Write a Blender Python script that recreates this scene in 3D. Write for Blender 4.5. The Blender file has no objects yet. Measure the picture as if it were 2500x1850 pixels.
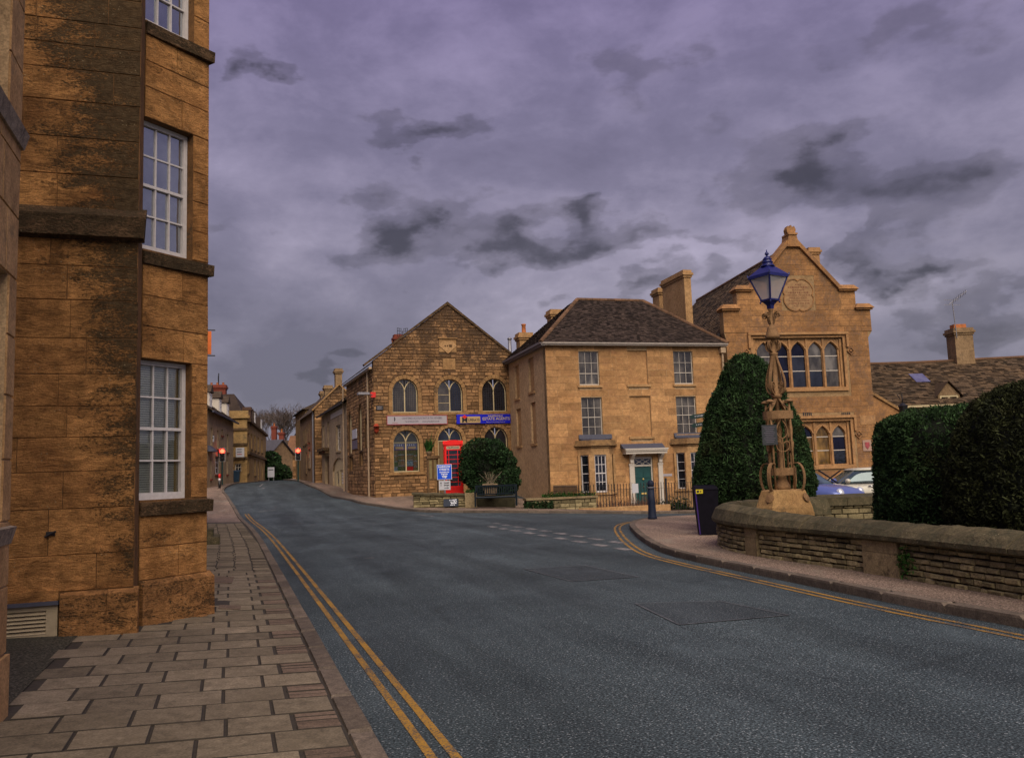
import bpy, math, random
import numpy as np
from mathutils import Vector, Matrix
random.seed(7); np.random.seed(7)
R = math.radians
sc = bpy.context.scene
col = sc.collection

# ------------------------------------------------------------------ camera
EYE = Vector((0, 0, 1.6)); FPX = 2072.0; PITCH = R(6.30); ROLL = R(2.0)
fw = Vector((0, math.cos(PITCH), math.sin(PITCH)))
_u0 = Vector((0, -math.sin(PITCH), math.cos(PITCH))); _r0 = Vector((1, 0, 0))
cr = _r0 * math.cos(ROLL) - _u0 * math.sin(ROLL)
cu = _u0 * math.cos(ROLL) + _r0 * math.sin(ROLL)
cam = bpy.data.cameras.new('camera'); camo = bpy.data.objects.new('camera', cam); col.objects.link(camo)
cam.sensor_width = 36; cam.lens = 36 * FPX / 2500; cam.clip_end = 3000; cam.clip_start = 0.05
M = Matrix((cr, cu, -fw)).transposed().to_4x4(); M.translation = EYE
camo.matrix_world = M
sc.camera = camo

# ------------------------------------------------------------------ world, sun, exposure
SUN_AZ, SUN_EL = R(166), R(46)        # azimuth clockwise from +Y (behind the viewer, to the right)
w = bpy.data.worlds.new('World'); sc.world = w; w.use_nodes = True
nt = w.node_tree; nt.nodes.clear()
def wn(t, **k):
    n = nt.nodes.new(t)
    for a, b in k.items(): setattr(n, a, b)
    return n
def wl(a, b): nt.links.new(a, b)
def wmath(op, a, b=None, c=None, clamp=False):
    n = wn('ShaderNodeMath', operation=op); n.use_clamp = clamp
    for i, v in enumerate((a, b, c)):
        if v is None: continue
        if isinstance(v, (int, float)): n.inputs[i].default_value = v
        else: wl(v, n.inputs[i])
    return n.outputs[0]
def wramp(fac, stops, interp='EASE'):
    n = wn('ShaderNodeValToRGB'); n.color_ramp.interpolation = interp
    e = n.color_ramp.elements
    while len(e) < len(stops): e.new(0.5)
    for i, (p, c) in enumerate(stops): e[i].position = p; e[i].color = (*c, 1)
    wl(fac, n.inputs[0]); return n.outputs[0]
def wmix(fac, a, b, mode='MIX'):
    n = wn('ShaderNodeMix', data_type='RGBA', blend_type=mode)
    if isinstance(fac, (int, float)): n.inputs[0].default_value = fac
    else: wl(fac, n.inputs[0])
    for s, v in ((6, a), (7, b)):
        if isinstance(v, tuple): n.inputs[s].default_value = (*v, 1)
        else: wl(v, n.inputs[s])
    return n.outputs[2]
tc = wn('ShaderNodeTexCoord'); sep = wn('ShaderNodeSeparateXYZ'); wl(tc.outputs['Generated'], sep.inputs[0])
X, Y, Z = sep.outputs
cmb = wn('ShaderNodeVectorMath', operation='MULTIPLY'); wl(tc.outputs['Generated'], cmb.inputs[0]); cmb.inputs[1].default_value = (1, 1, 1.9)
def wnoise(scale, detail, rough, off=(0, 0, 0), dist=0.0):
    mp = wn('ShaderNodeMapping'); mp.inputs['Location'].default_value = off; wl(cmb.outputs[0], mp.inputs[0])
    n = wn('ShaderNodeTexNoise'); n.inputs['Scale'].default_value = scale; n.inputs['Detail'].default_value = detail
    n.inputs['Roughness'].default_value = rough; n.inputs['Distortion'].default_value = dist
    wl(mp.outputs[0], n.inputs['Vector']); return n.outputs['Fac']
az0 = wmath('ARCTAN2', X, Y); el = wmath('ARCSINE', Z)
def wwarp(scale, off):
    mp = wn('ShaderNodeMapping'); mp.inputs['Location'].default_value = off; wl(cmb.outputs[0], mp.inputs[0])
    n = wn('ShaderNodeTexNoise'); n.inputs['Scale'].default_value = scale; n.inputs['Detail'].default_value = 5; n.inputs['Roughness'].default_value = .52
    wl(mp.outputs[0], n.inputs['Vector']); sp_ = wn('ShaderNodeSeparateColor'); wl(n.outputs['Color'], sp_.inputs[0]); return sp_.outputs
wr, wg, wb_ = wwarp(9.0, (2.2, 4.1, 1.0))
az = wmath('ADD', az0, wmath('MULTIPLY', wmath('SUBTRACT', wr, .5), R(19))); elw = wmath('ADD', el, wmath('MULTIPLY', wmath('SUBTRACT', wg, .5), R(10)))
nbig = wnoise(1.9, 3, 0.5, (3.1, 1.2, 0)); nmid = wnoise(5.5, 6, 0.6, (0.4, 7.7, 0), 0.25); nfine = wnoise(15, 7, 0.62, (5, 2, 0), 0.2)
# overcast sheet: violet above, greyer and paler towards the horizon
base = wramp(wmath('MULTIPLY', el, 0.75, clamp=True), [(0.0, (.090, .084, .104)), (0.12, (.100, .092, .120)), (0.30, (.088, .078, .122)), (0.50, (.080, .063, .130)), (1.0, (.068, .050, .116))], 'LINEAR')
def bank(a, e, ra, re, amp):
    da = wmath('MULTIPLY', wmath('SUBTRACT', az, R(a)), 1 / R(ra)); de = wmath('MULTIPLY', wmath('SUBTRACT', elw, R(e)), 1 / R(re))
    d2 = wmath('ADD', wmath('MULTIPLY', da, da), wmath('MULTIPLY', de, de))
    return wmath('MULTIPLY', wmath('POWER', 2.718, wmath('MULTIPLY', d2, -1.0)), amp)
def pix_dir(px, py):
    d = fw + cr * ((px - 1250) / FPX) + cu * ((925 - py) / FPX); d.normalize()
    return math.degrees(math.atan2(d.x, d.y)), math.degrees(math.asin(d.z))
def banks_of(L):
    s_ = None
    for px, py, ra, re, amp in L:
        a, e = pix_dir(px, py); b = bank(a, e, ra, re, amp); s_ = b if s_ is None else wmath('ADD', s_, b)
    return s_
# thin bright breaks and thicker grey parts of the sheet
thin = banks_of([(1560, 640, 9, 3.2, .30), (2080, 720, 8, 3.0, .20), (700, 600, 5, 5, .14), (760, 900, 7, 3.2, -.26), (600, 760, 6, 3, -.16), (1200, 120, 9, 5, .10)])
lum = wmath('ADD', wmath('ADD', wmath('ADD', wmath('MULTIPLY', nbig, 0.42), wmath('MULTIPLY', nmid, 0.50)), wmath('MULTIPLY', nfine, 0.24)), wmath('MULTIPLY', thin, .62))
shade = wramp(lum, [(0.38, (.66, .66, .69)), (0.56, (.96, .96, .97)), (0.70, (1.40, 1.39, 1.34)), (0.90, (2.3, 2.27, 2.15))], 'LINEAR')
sky_c = wmix(1.0, base, shade, 'MULTIPLY')
# darker broken cloud, with the larger banks where the photograph has them
banks = banks_of([(1010, 560, 2.9, 2.4, .52), (1240, 620, 3.6, 1.3, .40), (1440, 585, 3.6, 1.5, .52), (1640, 590, 2.6, 1.0, .36), (1490, 510, 1.7, .9, .36), (1960, 420, 4.6, 2.3, .52), (2240, 470, 5, 2.2, .40), (1050, 315, 3.6, 1.0, .40), (1520, 715, 2.4, 1.2, .42), (1700, 690, 1.8, 1.0, .30), (2200, 635, 2.8, 1.0, .50), (2060, 620, 1.3, 1.2, .30), (645, 175, 1.5, 1.2, .44), (1560, 165, 2.6, 1.8, .24), (2430, 790, 4, 1.4, .40), (2330, 720, 2, 1, .26), (560, 560, 2.2, .9, .22), (850, 900, 1.8, .7, .30), (2250, 60, 5, 1.8, .26), (1750, 300, 3, 1.4, .16)])
ncl = wmath('ADD', wmath('MULTIPLY', nfine, 0.5), wmath('MULTIPLY', nmid, 0.5))
cl = wmath('ADD', wmath('ADD', wmath('MULTIPLY', wmath('SUBTRACT', ncl, .5), 1.1), .12), wmath('MULTIPLY', banks, 1.35))
mask = wramp(cl, [(0.22, (0, 0, 0)), (0.42, (.40, .40, .40)), (0.86, (1, 1, 1))], 'EASE')
dark = wmix(.55, wmix(1.0, sky_c, (.36, .36, .36), 'MULTIPLY'), (.0185, .0162, .0215))
sky_c = wmix(mask, sky_c, dark)
ns = wn('ShaderNodeTexSky', sky_type='NISHITA'); ns.sun_disc = False; ns.sun_elevation = SUN_EL; ns.sun_rotation = SUN_AZ
nis = wmix(1.0, ns.outputs[0], (.05, .05, .05), 'MULTIPLY')
sky_c = wmix(0.04, sky_c, nis)
bg = wn('ShaderNodeBackground'); wl(sky_c, bg.inputs[0]); bg.inputs[1].default_value = 1.0
wo = wn('ShaderNodeOutputWorld'); wl(bg.outputs[0], wo.inputs[0])
w.cycles.sampling_method = 'MANUAL'; w.cycles.sample_map_resolution = 256
sun = bpy.data.lights.new('sun', 'SUN'); sun.energy = 1.5; sun.angle = R(58); sun.color = (1.0, .88, .71)
suno = bpy.data.objects.new('sun', sun); col.objects.link(suno)
sd = Vector((math.sin(SUN_AZ) * math.cos(SUN_EL), math.cos(SUN_AZ) * math.cos(SUN_EL), math.sin(SUN_EL)))
suno.rotation_euler = (-sd).to_track_quat('-Z', 'Y').to_euler(); suno.location = sd * 50
sc.view_settings.view_transform = 'Standard'; sc.view_settings.look = 'None'; sc.view_settings.gamma = 1; sc.view_settings.exposure = 1.30
sc.render.engine = 'CYCLES'; sc.cycles.max_bounces = 4; sc.cycles.diffuse_bounces = 2; sc.cycles.glossy_bounces = 2; sc.cycles.use_adaptive_sampling = True; sc.cycles.adaptive_threshold = .02; sc.cycles.transparent_max_bounces = 8
sc.cycles.use_denoising = True

# ------------------------------------------------------------------ geometry helpers
def ray(px, py): return fw + cr * ((px - 1250) / FPX) + cu * ((925 - py) / FPX)
class MB:
    """collects faces; build() links them as one mesh object"""
    def __init__(s): s.v = []; s.f = []; s.t = []; s.m = []; s.tint = 0.5; s.mi = 0
    def add(s, vs, fs, tint=None):
        o = len(s.v); s.v += [tuple(p) for p in vs]
        t = s.tint if tint is None else tint
        for f in fs: s.f.append(tuple(i + o for i in f)); s.t.append(t); s.m.append(s.mi)
        return s
    def box(s, x0, x1, y0, y1, z0, z1, tint=None):
        return s.add([(x0, y0, z0), (x1, y0, z0), (x1, y1, z0), (x0, y1, z0), (x0, y0, z1), (x1, y0, z1), (x1, y1, z1), (x0, y1, z1)],
                     [(0, 3, 2, 1), (4, 5, 6, 7), (0, 1, 5, 4), (1, 2, 6, 5), (2, 3, 7, 6), (3, 0, 4, 7)], tint)
    def hexa(s, p, tint=None):      # 8 points: bottom ring, top ring
        return s.add(p, [(0, 3, 2, 1), (4, 5, 6, 7), (0, 1, 5, 4), (1, 2, 6, 5), (2, 3, 7, 6), (3, 0, 4, 7)], tint)
    def prism(s, poly, y0, y1, tint=None):   # polygon in x,z (counter-clockwise seen from -y), extruded in y
        n = len(poly); a = [(x, y0, z) for x, z in poly] + [(x, y1, z) for x, z in poly]
        fs = [tuple(range(n)), tuple(range(2 * n - 1, n - 1, -1))] + [(i, i + n, (i + 1) % n + n, (i + 1) % n) for i in range(n)]
        return s.add(a, fs, tint)
    def slab(s, poly, z0, z1, tint=None):    # polygon in x,y extruded in z
        n = len(poly); a = [(x, y, z0) for x, y in poly] + [(x, y, z1) for x, y in poly]
        fs = [tuple(range(n - 1, -1, -1)), tuple(range(n, 2 * n))] + [(i, (i + 1) % n, (i + 1) % n + n, i + n) for i in range(n)]
        return s.add(a, fs, tint)
    def stone(s, x0, x1, z0, z1, yb, yf, ch=.012, jit=.006, tint=None, rnd=random):   # dressed block on a wall facing -y
        j = lambda: rnd.uniform(-jit, jit)
        b = [(x0 + j(), yb, z0 + j()), (x1 + j(), yb, z0 + j()), (x1 + j(), yb, z1 + j()), (x0 + j(), yb, z1 + j())]
        f = [(b[0][0] + ch, yf + j(), b[0][2] + ch), (b[1][0] - ch, yf + j(), b[1][2] + ch), (b[2][0] - ch, yf + j(), b[2][2] - ch), (b[3][0] + ch, yf + j(), b[3][2] - ch)]
        return s.add(b + f, [(4, 5, 6, 7), (0, 1, 5, 4), (1, 2, 6, 5), (2, 3, 7, 6), (3, 0, 4, 7)], tint)
    def tube(s, pts, r, n=8, tint=None, cap=True):
        pts = [Vector(p) for p in pts]; rs = r if isinstance(r, (list, tuple)) else [r] * len(pts)
        vs, fs = [], []; up = None
        for i, p in enumerate(pts):
            d = (pts[min(i + 1, len(pts) - 1)] - pts[max(i - 1, 0)]); d.normalize()
            if up is None: up = Vector((0, 0, 1)) if abs(d.z) < .9 else Vector((0, 1, 0))
            a = d.cross(up); a.normalize(); b = a.cross(d); up = b
            for k in range(n):
                t = 2 * math.pi * k / n; vs.append(p + (a * math.cos(t) + b * math.sin(t)) * rs[i])
        for i in range(len(pts) - 1):
            for k in range(n):
                k2 = (k + 1) % n; fs.append((i * n + k, (i + 1) * n + k, (i + 1) * n + k2, i * n + k2))
        if cap: fs += [tuple(range(n)), tuple(range(len(vs) - 1, len(vs) - n - 1, -1))]
        return s.add(vs, fs, tint)
    def strap(s, pts, w, t, side, tint=None):    # flat bar swept along pts; width w along 'side', thickness t
        pts = [Vector(p) for p in pts]; side = Vector(side).normalized(); vs, fs = [], []
        for i, p in enumerate(pts):
            d = (pts[min(i + 1, len(pts) - 1)] - pts[max(i - 1, 0)]).normalized()
            n = d.cross(side); n.normalize()
            for a, b in ((-1, -1), (1, -1), (1, 1), (-1, 1)): vs.append(p + side * (a * w / 2) + n * (b * t / 2))
        for i in range(len(pts) - 1):
            for k in range(4):
                k2 = (k + 1) % 4; fs.append((i * 4 + k, i * 4 + k2, (i + 1) * 4 + k2, (i + 1) * 4 + k))
        L = len(vs); fs += [(3, 2, 1, 0), (L - 4, L - 3, L - 2, L - 1)]
        return s.add(vs, fs, tint)
    def lathe(s, prof, n=16, c=(0, 0, 0), tint=None, ph=0):
        vs, fs = [], []
        for r, z in prof:
            for k in range(n):
                t = 2 * math.pi * k / n + ph; vs.append((c[0] + r * math.cos(t), c[1] + r * math.sin(t), c[2] + z))
        for i in range(len(prof) - 1):
            for k in range(n):
                k2 = (k + 1) % n; fs.append((i * n + k, i * n + k2, (i + 1) * n + k2, (i + 1) * n + k))
        fs += [tuple(range(n - 1, -1, -1)), tuple(range(len(vs) - n, len(vs)))]
        return s.add(vs, fs, tint)
    def ball(s, c, r, n=12, m=8, sc_=(1, 1, 1), tint=None):
        pr = [(max(1e-4, r * math.sin(math.pi * i / m)), -r * math.cos(math.pi * i / m)) for i in range(m + 1)]
        o = len(s.v); s.lathe(pr, n, (0, 0, 0), tint)
        for i in range(o, len(s.v)):
            x, y, z = s.v[i]; s.v[i] = (c[0] + x * sc_[0], c[1] + y * sc_[1], c[2] + z * sc_[2])
        return s
    def loft(s, rings, close=True, caps=True, tint=None):
        n = len(rings[0]); vs = [p for r in rings for p in r]; fs = []
        for i in range(len(rings) - 1):
            for k in range(n if close else n - 1):
                k2 = (k + 1) % n; fs.append((i * n + k, i * n + k2, (i + 1) * n + k2, (i + 1) * n + k))
        if caps and close: fs += [tuple(range(n - 1, -1, -1)), tuple(range(len(vs) - n, len(vs)))]
        return s.add(vs, fs, tint)
    def mesh(s, name):
        me = bpy.data.meshes.new(name); me.from_pydata(s.v, [], s.f)
        a = me.attributes.new('tint', 'FLOAT', 'FACE'); a.data.foreach_set('value', s.t)
        if any(s.m): me.polygons.foreach_set('material_index', s.m)
        me.update(); return me
    def build(s, name, mat, parent=None, smooth=False, kind=None, loc=None, rz=0):
        me = s.mesh(name)
        for m in (mat if isinstance(mat, (list, tuple)) else [mat]): me.materials.append(m)
        if smooth: me.polygons.foreach_set('use_smooth', [True] * len(me.polygons))
        return link(name, me, parent, kind, loc, rz)
def link(name, data, parent=None, kind=None, loc=None, rz=0):
    o = bpy.data.objects.new(name, data); col.objects.link(o)
    if parent: o.parent = parent
    if loc: o.location = loc
    if rz: o.rotation_euler = (0, 0, rz)
    if kind: o['kind'] = kind
    return o
def tag(o, label, cat, group=None):
    o['label'] = label; o['category'] = cat
    if group: o['group'] = group
    return o
def thing(name, label, cat, loc=(0, 0, 0), rz=0, group=None):
    return tag(link(name, None, None, None, loc, rz), label, cat, group)
def text(body, size, mat, parent, loc, rot=(math.pi / 2, 0, 0), align='CENTER', ext=.002, name='lettering', sx=1.0, bold=0.0):
    c = bpy.data.curves.new(name, 'FONT'); c.body = body; c.size = size; c.align_x = align; c.align_y = 'CENTER'; c.extrude = ext; c.offset = bold
    c.resolution_u = 3; c.materials.append(mat)
    tmp = bpy.data.objects.new('tmp', c); me = bpy.data.meshes.new_from_object(tmp); bpy.data.objects.remove(tmp); bpy.data.curves.remove(c)
    o = link(name, me, parent); o.location = loc; o.rotation_euler = rot; o.scale = (sx, 1, 1); return o

def scrawl(parent, x, y, z, wd, h, mat, seed, slant=0.0, lean=0.0):
    """a line of writing too worn or too far to read: broken strokes"""
    r = random.Random(seed); m = MB(); a = x - wd / 2
    while a < x + wd / 2:
        e = a + h * r.uniform(.35, 1.1); hh = h * r.uniform(.55, 1.0); dz = (a - x) * slant; m.hexa([(a, y, z - hh / 2 + dz), (e, y, z - hh / 2 + dz), (e, y + .002, z - hh / 2 + dz), (a, y + .002, z - hh / 2 + dz), (a, y + lean * hh, z + hh / 2 + dz), (e, y + lean * hh, z + hh / 2 + dz), (e, y + .002 + lean * hh, z + hh / 2 + dz), (a, y + .002 + lean * hh, z + hh / 2 + dz)]); a = e + h * r.uniform(.2, .6)
    return m.build('lettering', mat, parent, False, 'stuff')
class Frame:
    """local axes of a facade: x along it, y into the building, z up"""
    def __init__(s, ox, oy, oz, ang):
        s.o = Vector((ox, oy, oz)); a = R(ang); s.rz = math.pi / 2 - a
        s.d = Vector((math.sin(a), math.cos(a), 0)); s.n = Vector((-math.cos(a), math.sin(a), 0))
    def at(s, px, py, y=0.0):
        r = ray(px, py); p0 = s.o + s.n * y; t = (p0 - EYE).dot(s.n) / r.dot(s.n); p = EYE + r * t - s.o
        return p.dot(s.d), p.z
    def w(s, x, y, z=0): return s.o + s.d * x + s.n * y + Vector((0, 0, z))

# ------------------------------------------------------------------ terrain height (thin plate spline through levelled points)
US = Vector((-.3165, .9486, 0)); VS = Vector((.9486, .3165, 0))      # along the street, and across it
def uv(u, v): return (US.x * u + VS.x * v, US.y * u + VS.y * v)
_cp = [(0, 0, 0), (-.8, 5, 0), (5, 8, 0), (-2, 8, 0), (3, 14, 0), (4, 25, .0), (2.8, 20, 0), (8.5, 24, 0), (8, 16, .02), (20, 12, .0), (0, -12, 0), (-12, -6, 0), (14, -8, 0), (22, 26, -.3),
       (-3.44, 37.5, -.02), (-4.8, 39, .03), (-6.87, 42, .2), (-8.28, 44, .38), (2.5, 37.5, -.27), (5.2, 39.5, -.46), (7, 43.5, -.5), (14, 45, -.72), (3, 32, -.06), (24, 50, -1.2), (-2, 30, -.02), (-1, 44, .2), (12, 36, -.5)]
for u, z in ((10, 0), (20, 0), (30, 0), (40, .12), (52, .52), (64, 1.16), (75, 1.47), (90, 1.55), (125, 1.7)): _cp.append((*uv(u, .4), z))
for u, z in ((54, .52), (66, 1.12), (76, 1.47), (90, 1.6), (125, 1.75)): _cp.append((*uv(u, 7), z))
for u, z in ((10, .02), (30, .05), (52, .6), (70, 1.4), (95, 1.6)): _cp.append((*uv(u, -9), z))
for p in ((-3.6, 60, 1.5), (6, 62, 1.0), (24, 70, .6)): _cp.append(p)
_A = np.array(_cp); _n = len(_cp)
def _phi(r2): return np.where(r2 > 1e-9, r2 * np.log(r2 + 1e-12) * .5, 0)
_d2 = ((_A[:, None, :2] - _A[None, :, :2]) ** 2).sum(-1); _K = _phi(_d2) + np.eye(_n) * 2.0
_P = np.c_[np.ones(_n), _A[:, :2]]; _L = np.block([[_K, _P], [_P.T, np.zeros((3, 3))]])
_W = np.linalg.solve(_L, np.r_[_A[:, 2], 0, 0, 0])
def gs(xy):
    xy = np.asarray(xy, float).reshape(-1, 2); d2 = ((xy[:, None] - _A[None, :, :2]) ** 2).sum(-1)
    return _phi(d2) @ _W[:_n] + _W[_n] + xy @ _W[_n + 1:]
def g(x, y): return float(gs([(x, y)])[0])
def ground_at(px, py, dz=0):      # where a picture ray meets the ground
    r = ray(px, py); t = 3.0
    for _ in range(400):
        p = EYE + r * t; h = p.z - g(p.x, p.y) - dz
        if h < .004: break
        t += max(.01, h * 1.5)
    return EYE + r * t
# ------------------------------------------------------------------ materials
class N:
    def __init__(s, name):
        s.m = bpy.data.materials.new(name); s.m.use_nodes = True; s.t = s.m.node_tree
        s.b = s.t.nodes['Principled BSDF']; s.out = s.t.nodes['Material Output']
        s.pos = s.n('ShaderNodeNewGeometry').outputs['Position']
    def n(s, t, **k):
        x = s.t.nodes.new(t)
        for a, b in k.items(): setattr(x, a, b)
        return x
    def l(s, a, b): s.t.links.new(a, b)
    def put(s, sock, v):
        if isinstance(v, tuple): sock.default_value = (*v, 1) if len(v) == 3 and len(sock.default_value) == 4 else v
        elif isinstance(v, (int, float)): sock.default_value = v
        else: s.l(v, sock)
    def math(s, op, a, b=0.0, clamp=False):
        x = s.n('ShaderNodeMath', operation=op); x.use_clamp = clamp; s.put(x.inputs[0], a); s.put(x.inputs[1], b); return x.outputs[0]
    def mix(s, f, a, b, mode='MIX'):
        x = s.n('ShaderNodeMix', data_type='RGBA', blend_type=mode); s.put(x.inputs[0], f); s.put(x.inputs[6], a); s.put(x.inputs[7], b); return x.outputs[2]
    def noise(s, scale, detail=4, rough=.55, vec=None, dist=0, stretch=None):
        v = s.pos if vec is None else vec
        if stretch:
            mp = s.n('ShaderNodeMapping'); mp.inputs['Scale'].default_value = stretch; s.l(v, mp.inputs[0]); v = mp.outputs[0]
        x = s.n('ShaderNodeTexNoise'); s.l(v, x.inputs['Vector'])
        x.inputs['Scale'].default_value = scale; x.inputs['Detail'].default_value = detail; x.inputs['Roughness'].default_value = rough; x.inputs['Distortion'].default_value = dist
        return x.outputs['Fac']
    def vor(s, scale, feat='F1', out='Distance'):
        x = s.n('ShaderNodeTexVoronoi', feature=feat); s.l(s.pos, x.inputs['Vector']); x.inputs['Scale'].default_value = scale; return x.outputs[out]
    def ramp(s, f, stops):
        x = s.n('ShaderNodeValToRGB'); e = x.color_ramp.elements
        while len(e) < len(stops): e.new(.5)
        for i, (p, c) in enumerate(stops): e[i].position = p; e[i].color = (c, c, c, 1) if isinstance(c, (int, float)) else (*c, 1)
        s.l(f, x.inputs[0]); return x.outputs[0]
    def rot(s):
        mp = s.n('ShaderNodeMapping'); mp.inputs['Rotation'].default_value = (0, 0, R(-18.45)); s.l(s.pos, mp.inputs[0]); mq = s.n('ShaderNodeMapping'); mq.inputs['Scale'].default_value = (1.1, .10, 1); s.l(mp.outputs[0], mq.inputs[0]); return mq.outputs[0]
    def tint(s): return s.n('ShaderNodeAttribute', attribute_name='tint').outputs['Fac']
    def bump(s, h, strength=.5, dist=.01):
        x = s.n('ShaderNodeBump'); x.inputs['Strength'].default_value = strength; x.inputs['Distance'].default_value = dist; s.l(h, x.inputs['Height']); s.l(x.outputs[0], s.b.inputs['Normal'])
    def done(s, color, rough=.9, metal=0, spec=.3):
        s.put(s.b.inputs['Base Color'], color); s.put(s.b.inputs['Roughness'], rough); s.b.inputs['Metallic'].default_value = metal
        s.b.inputs['Specular IOR Level'].default_value = spec; return s.m
def stone(name, c1, c2, stain=.35, dark=(.035, .026, .018), big=.7, fine=22, bump=.5, tintamt=.5, layer=0.0, lich=0.0, bd=.008, grad=None):
    k = N(name)
    b1 = k.noise(big, 5, .6); b2 = k.noise(fine, 5, .65); sp = k.noise(fine * 3.2, 3, .6)
    c = k.mix(k.ramp(b1, [(.3, 0.0), (.7, 1.0)]), c1, c2)
    if layer:     # bedding lines in the stone
        ly = k.noise(5, 6, .7, stretch=(.5, .5, 6)); c = k.mix(k.math('MULTIPLY', k.ramp(ly, [(.48, 0.0), (.66, 1.0)]), layer), c, k.mix(.5, c2, dark))
    c = k.mix(1.0, c, k.ramp(k.tint(), [(0, 1 - tintamt * .55), (1, 1 + tintamt * .35)]), 'MULTIPLY')
    c = k.mix(1.0, c, k.ramp(sp, [(.32, .70), (.68, 1.24)]), 'MULTIPLY')
    c = k.mix(1.0, c, k.ramp(k.noise(big * 5.5, 4, .7, dist=.5), [(.30, .66), (.52, 1.0), (.72, 1.26)]), 'MULTIPLY')
    m = k.math('ADD', k.math('MULTIPLY', k.noise(big * 1.7, 6, .68, dist=.4), .55), k.math('MULTIPLY', b2, .45))
    if grad is not None: m = k.math('ADD', m, grad(k))
    st = k.ramp(m, [(.60 - stain * .3, 0.0), (.70 - stain * .22, .95)])
    c = k.mix(st, c, k.mix(k.ramp(b2, [(.35, 0.0), (.65, 1.0)]), dark, tuple(x * 2.2 for x in dark)))
    if lich:
        v = k.vor(26); c = k.mix(k.math('MULTIPLY', k.math('MULTIPLY', k.ramp(v, [(.10, 1.0), (.2, 0.0)]), k.ramp(k.noise(3, 3), [(.5, 0.0), (.62, 1.0)])), lich), c, (.36, .31, .2))
    k.bump(k.math('ADD', k.math('ADD', b2, k.math('MULTIPLY', sp, .5)), k.math('MULTIPLY', st, -.5)), bump, bd)
    return k.done(c, .92, 0, .2)
def plain(name, c, rough=.6, metal=0, var=.25, scale=9, bump=0.0, spec=.4, tintamt=0.0):
    k = N(name); n = k.noise(scale, 5, .6)
    cc = k.mix(1.0, c, k.ramp(n, [(.3, 1 - var), (.7, 1 + var * .6)]), 'MULTIPLY')
    if tintamt: cc = k.mix(1.0, cc, k.ramp(k.tint(), [(0, 1 - tintamt), (1, 1 + tintamt)]), 'MULTIPLY')
    if bump: k.bump(n, bump, .01)
    return k.done(cc, rough, metal, spec)
def glassy(name, inside=(.02, .022, .026), refl=.28, tint=(.8, .85, .95)):
    k = N(name); k.l(k.mix(k.ramp(k.noise(1.7, 3, .6, stretch=(1, 1, .5)), [(.40, 0.0), (.62, 1.0)]), tuple(x * .45 for x in inside), tuple(x * 1.7 for x in inside)), k.b.inputs['Base Color']); k.b.inputs['Roughness'].default_value = .35; k.b.inputs['Specular IOR Level'].default_value = 0
    gl = k.n('ShaderNodeBsdfGlossy'); gl.inputs['Roughness'].default_value = .02; gl.inputs['Color'].default_value = (*tint, 1)
    fr = k.n('ShaderNodeFresnel'); fr.inputs[0].default_value = 1.5
    bp = k.n('ShaderNodeBump'); bp.inputs['Strength'].default_value = .16; bp.inputs['Distance'].default_value = .03; k.l(k.noise(3.0, 2), bp.inputs['Height']); k.l(bp.outputs[0], gl.inputs['Normal'])
    mx = k.n('ShaderNodeMixShader'); k.l(k.math('ADD', fr.outputs[0], refl, True), mx.inputs[0]); k.l(k.b.outputs[0], mx.inputs[1]); k.l(gl.outputs[0], mx.inputs[2]); k.l(mx.outputs[0], k.out.inputs[0])
    return k.m
def clear(name, tint=(.75, .8, .82), refl=.1):
    k = N(name); tr = k.n('ShaderNodeBsdfTransparent'); tr.inputs[0].default_value = (*tint, 1)
    gl = k.n('ShaderNodeBsdfGlossy'); gl.inputs['Roughness'].default_value = .02; fr = k.n('ShaderNodeFresnel'); fr.inputs[0].default_value = 1.5
    mx = k.n('ShaderNodeMixShader'); k.l(k.math('ADD', fr.outputs[0], refl, True), mx.inputs[0]); k.l(tr.outputs[0], mx.inputs[1]); k.l(gl.outputs[0], mx.inputs[2]); k.l(mx.outputs[0], k.out.inputs[0])
    return k.m
def frosted(name, c):
    k = N(name); k.done(c, .3); tr = k.n('ShaderNodeBsdfTransparent'); tl = k.n('ShaderNodeBsdfTranslucent'); tl.inputs[0].default_value = (*c, 1)
    a = k.n('ShaderNodeMixShader'); a.inputs[0].default_value = .5; k.l(k.b.outputs[0], a.inputs[1]); k.l(tl.outputs[0], a.inputs[2])
    b = k.n('ShaderNodeMixShader'); b.inputs[0].default_value = .55; k.l(tr.outputs[0], b.inputs[1]); k.l(a.outputs[0], b.inputs[2]); k.l(b.outputs[0], k.out.inputs[0]); return k.m
def emit(name, c, s):
    k = N(name); k.b.inputs['Emission Color'].default_value = (*c, 1); k.b.inputs['Emission Strength'].default_value = s
    return k.done(c, .4)
def leaf(name, c1, c2, tr=.25):
    k = N(name); n = k.noise(3.4, 5, .7)
    c = k.mix(k.ramp(n, [(.38, 0.0), (.62, 1.0)]), c1, c2); c = k.mix(1.0, c, k.ramp(k.tint(), [(0, .35), (.75, 1.2), (1, 2.1)]), 'MULTIPLY'); c = k.mix(k.ramp(k.noise(1.3, 4, .6), [(.55, 0.0), (.7, .55)]), c, (c1[1] * .55, c1[1] * .42, c1[2] * .5))
    k.done(c, .75, 0, .12)
    t = k.n('ShaderNodeBsdfTranslucent'); k.l(c, t.inputs[0]); mx = k.n('ShaderNodeMixShader'); mx.inputs[0].default_value = tr
    k.l(k.b.outputs[0], mx.inputs[1]); k.l(t.outputs[0], mx.inputs[2]); k.l(mx.outputs[0], k.out.inputs[0]); return k.m
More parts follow.
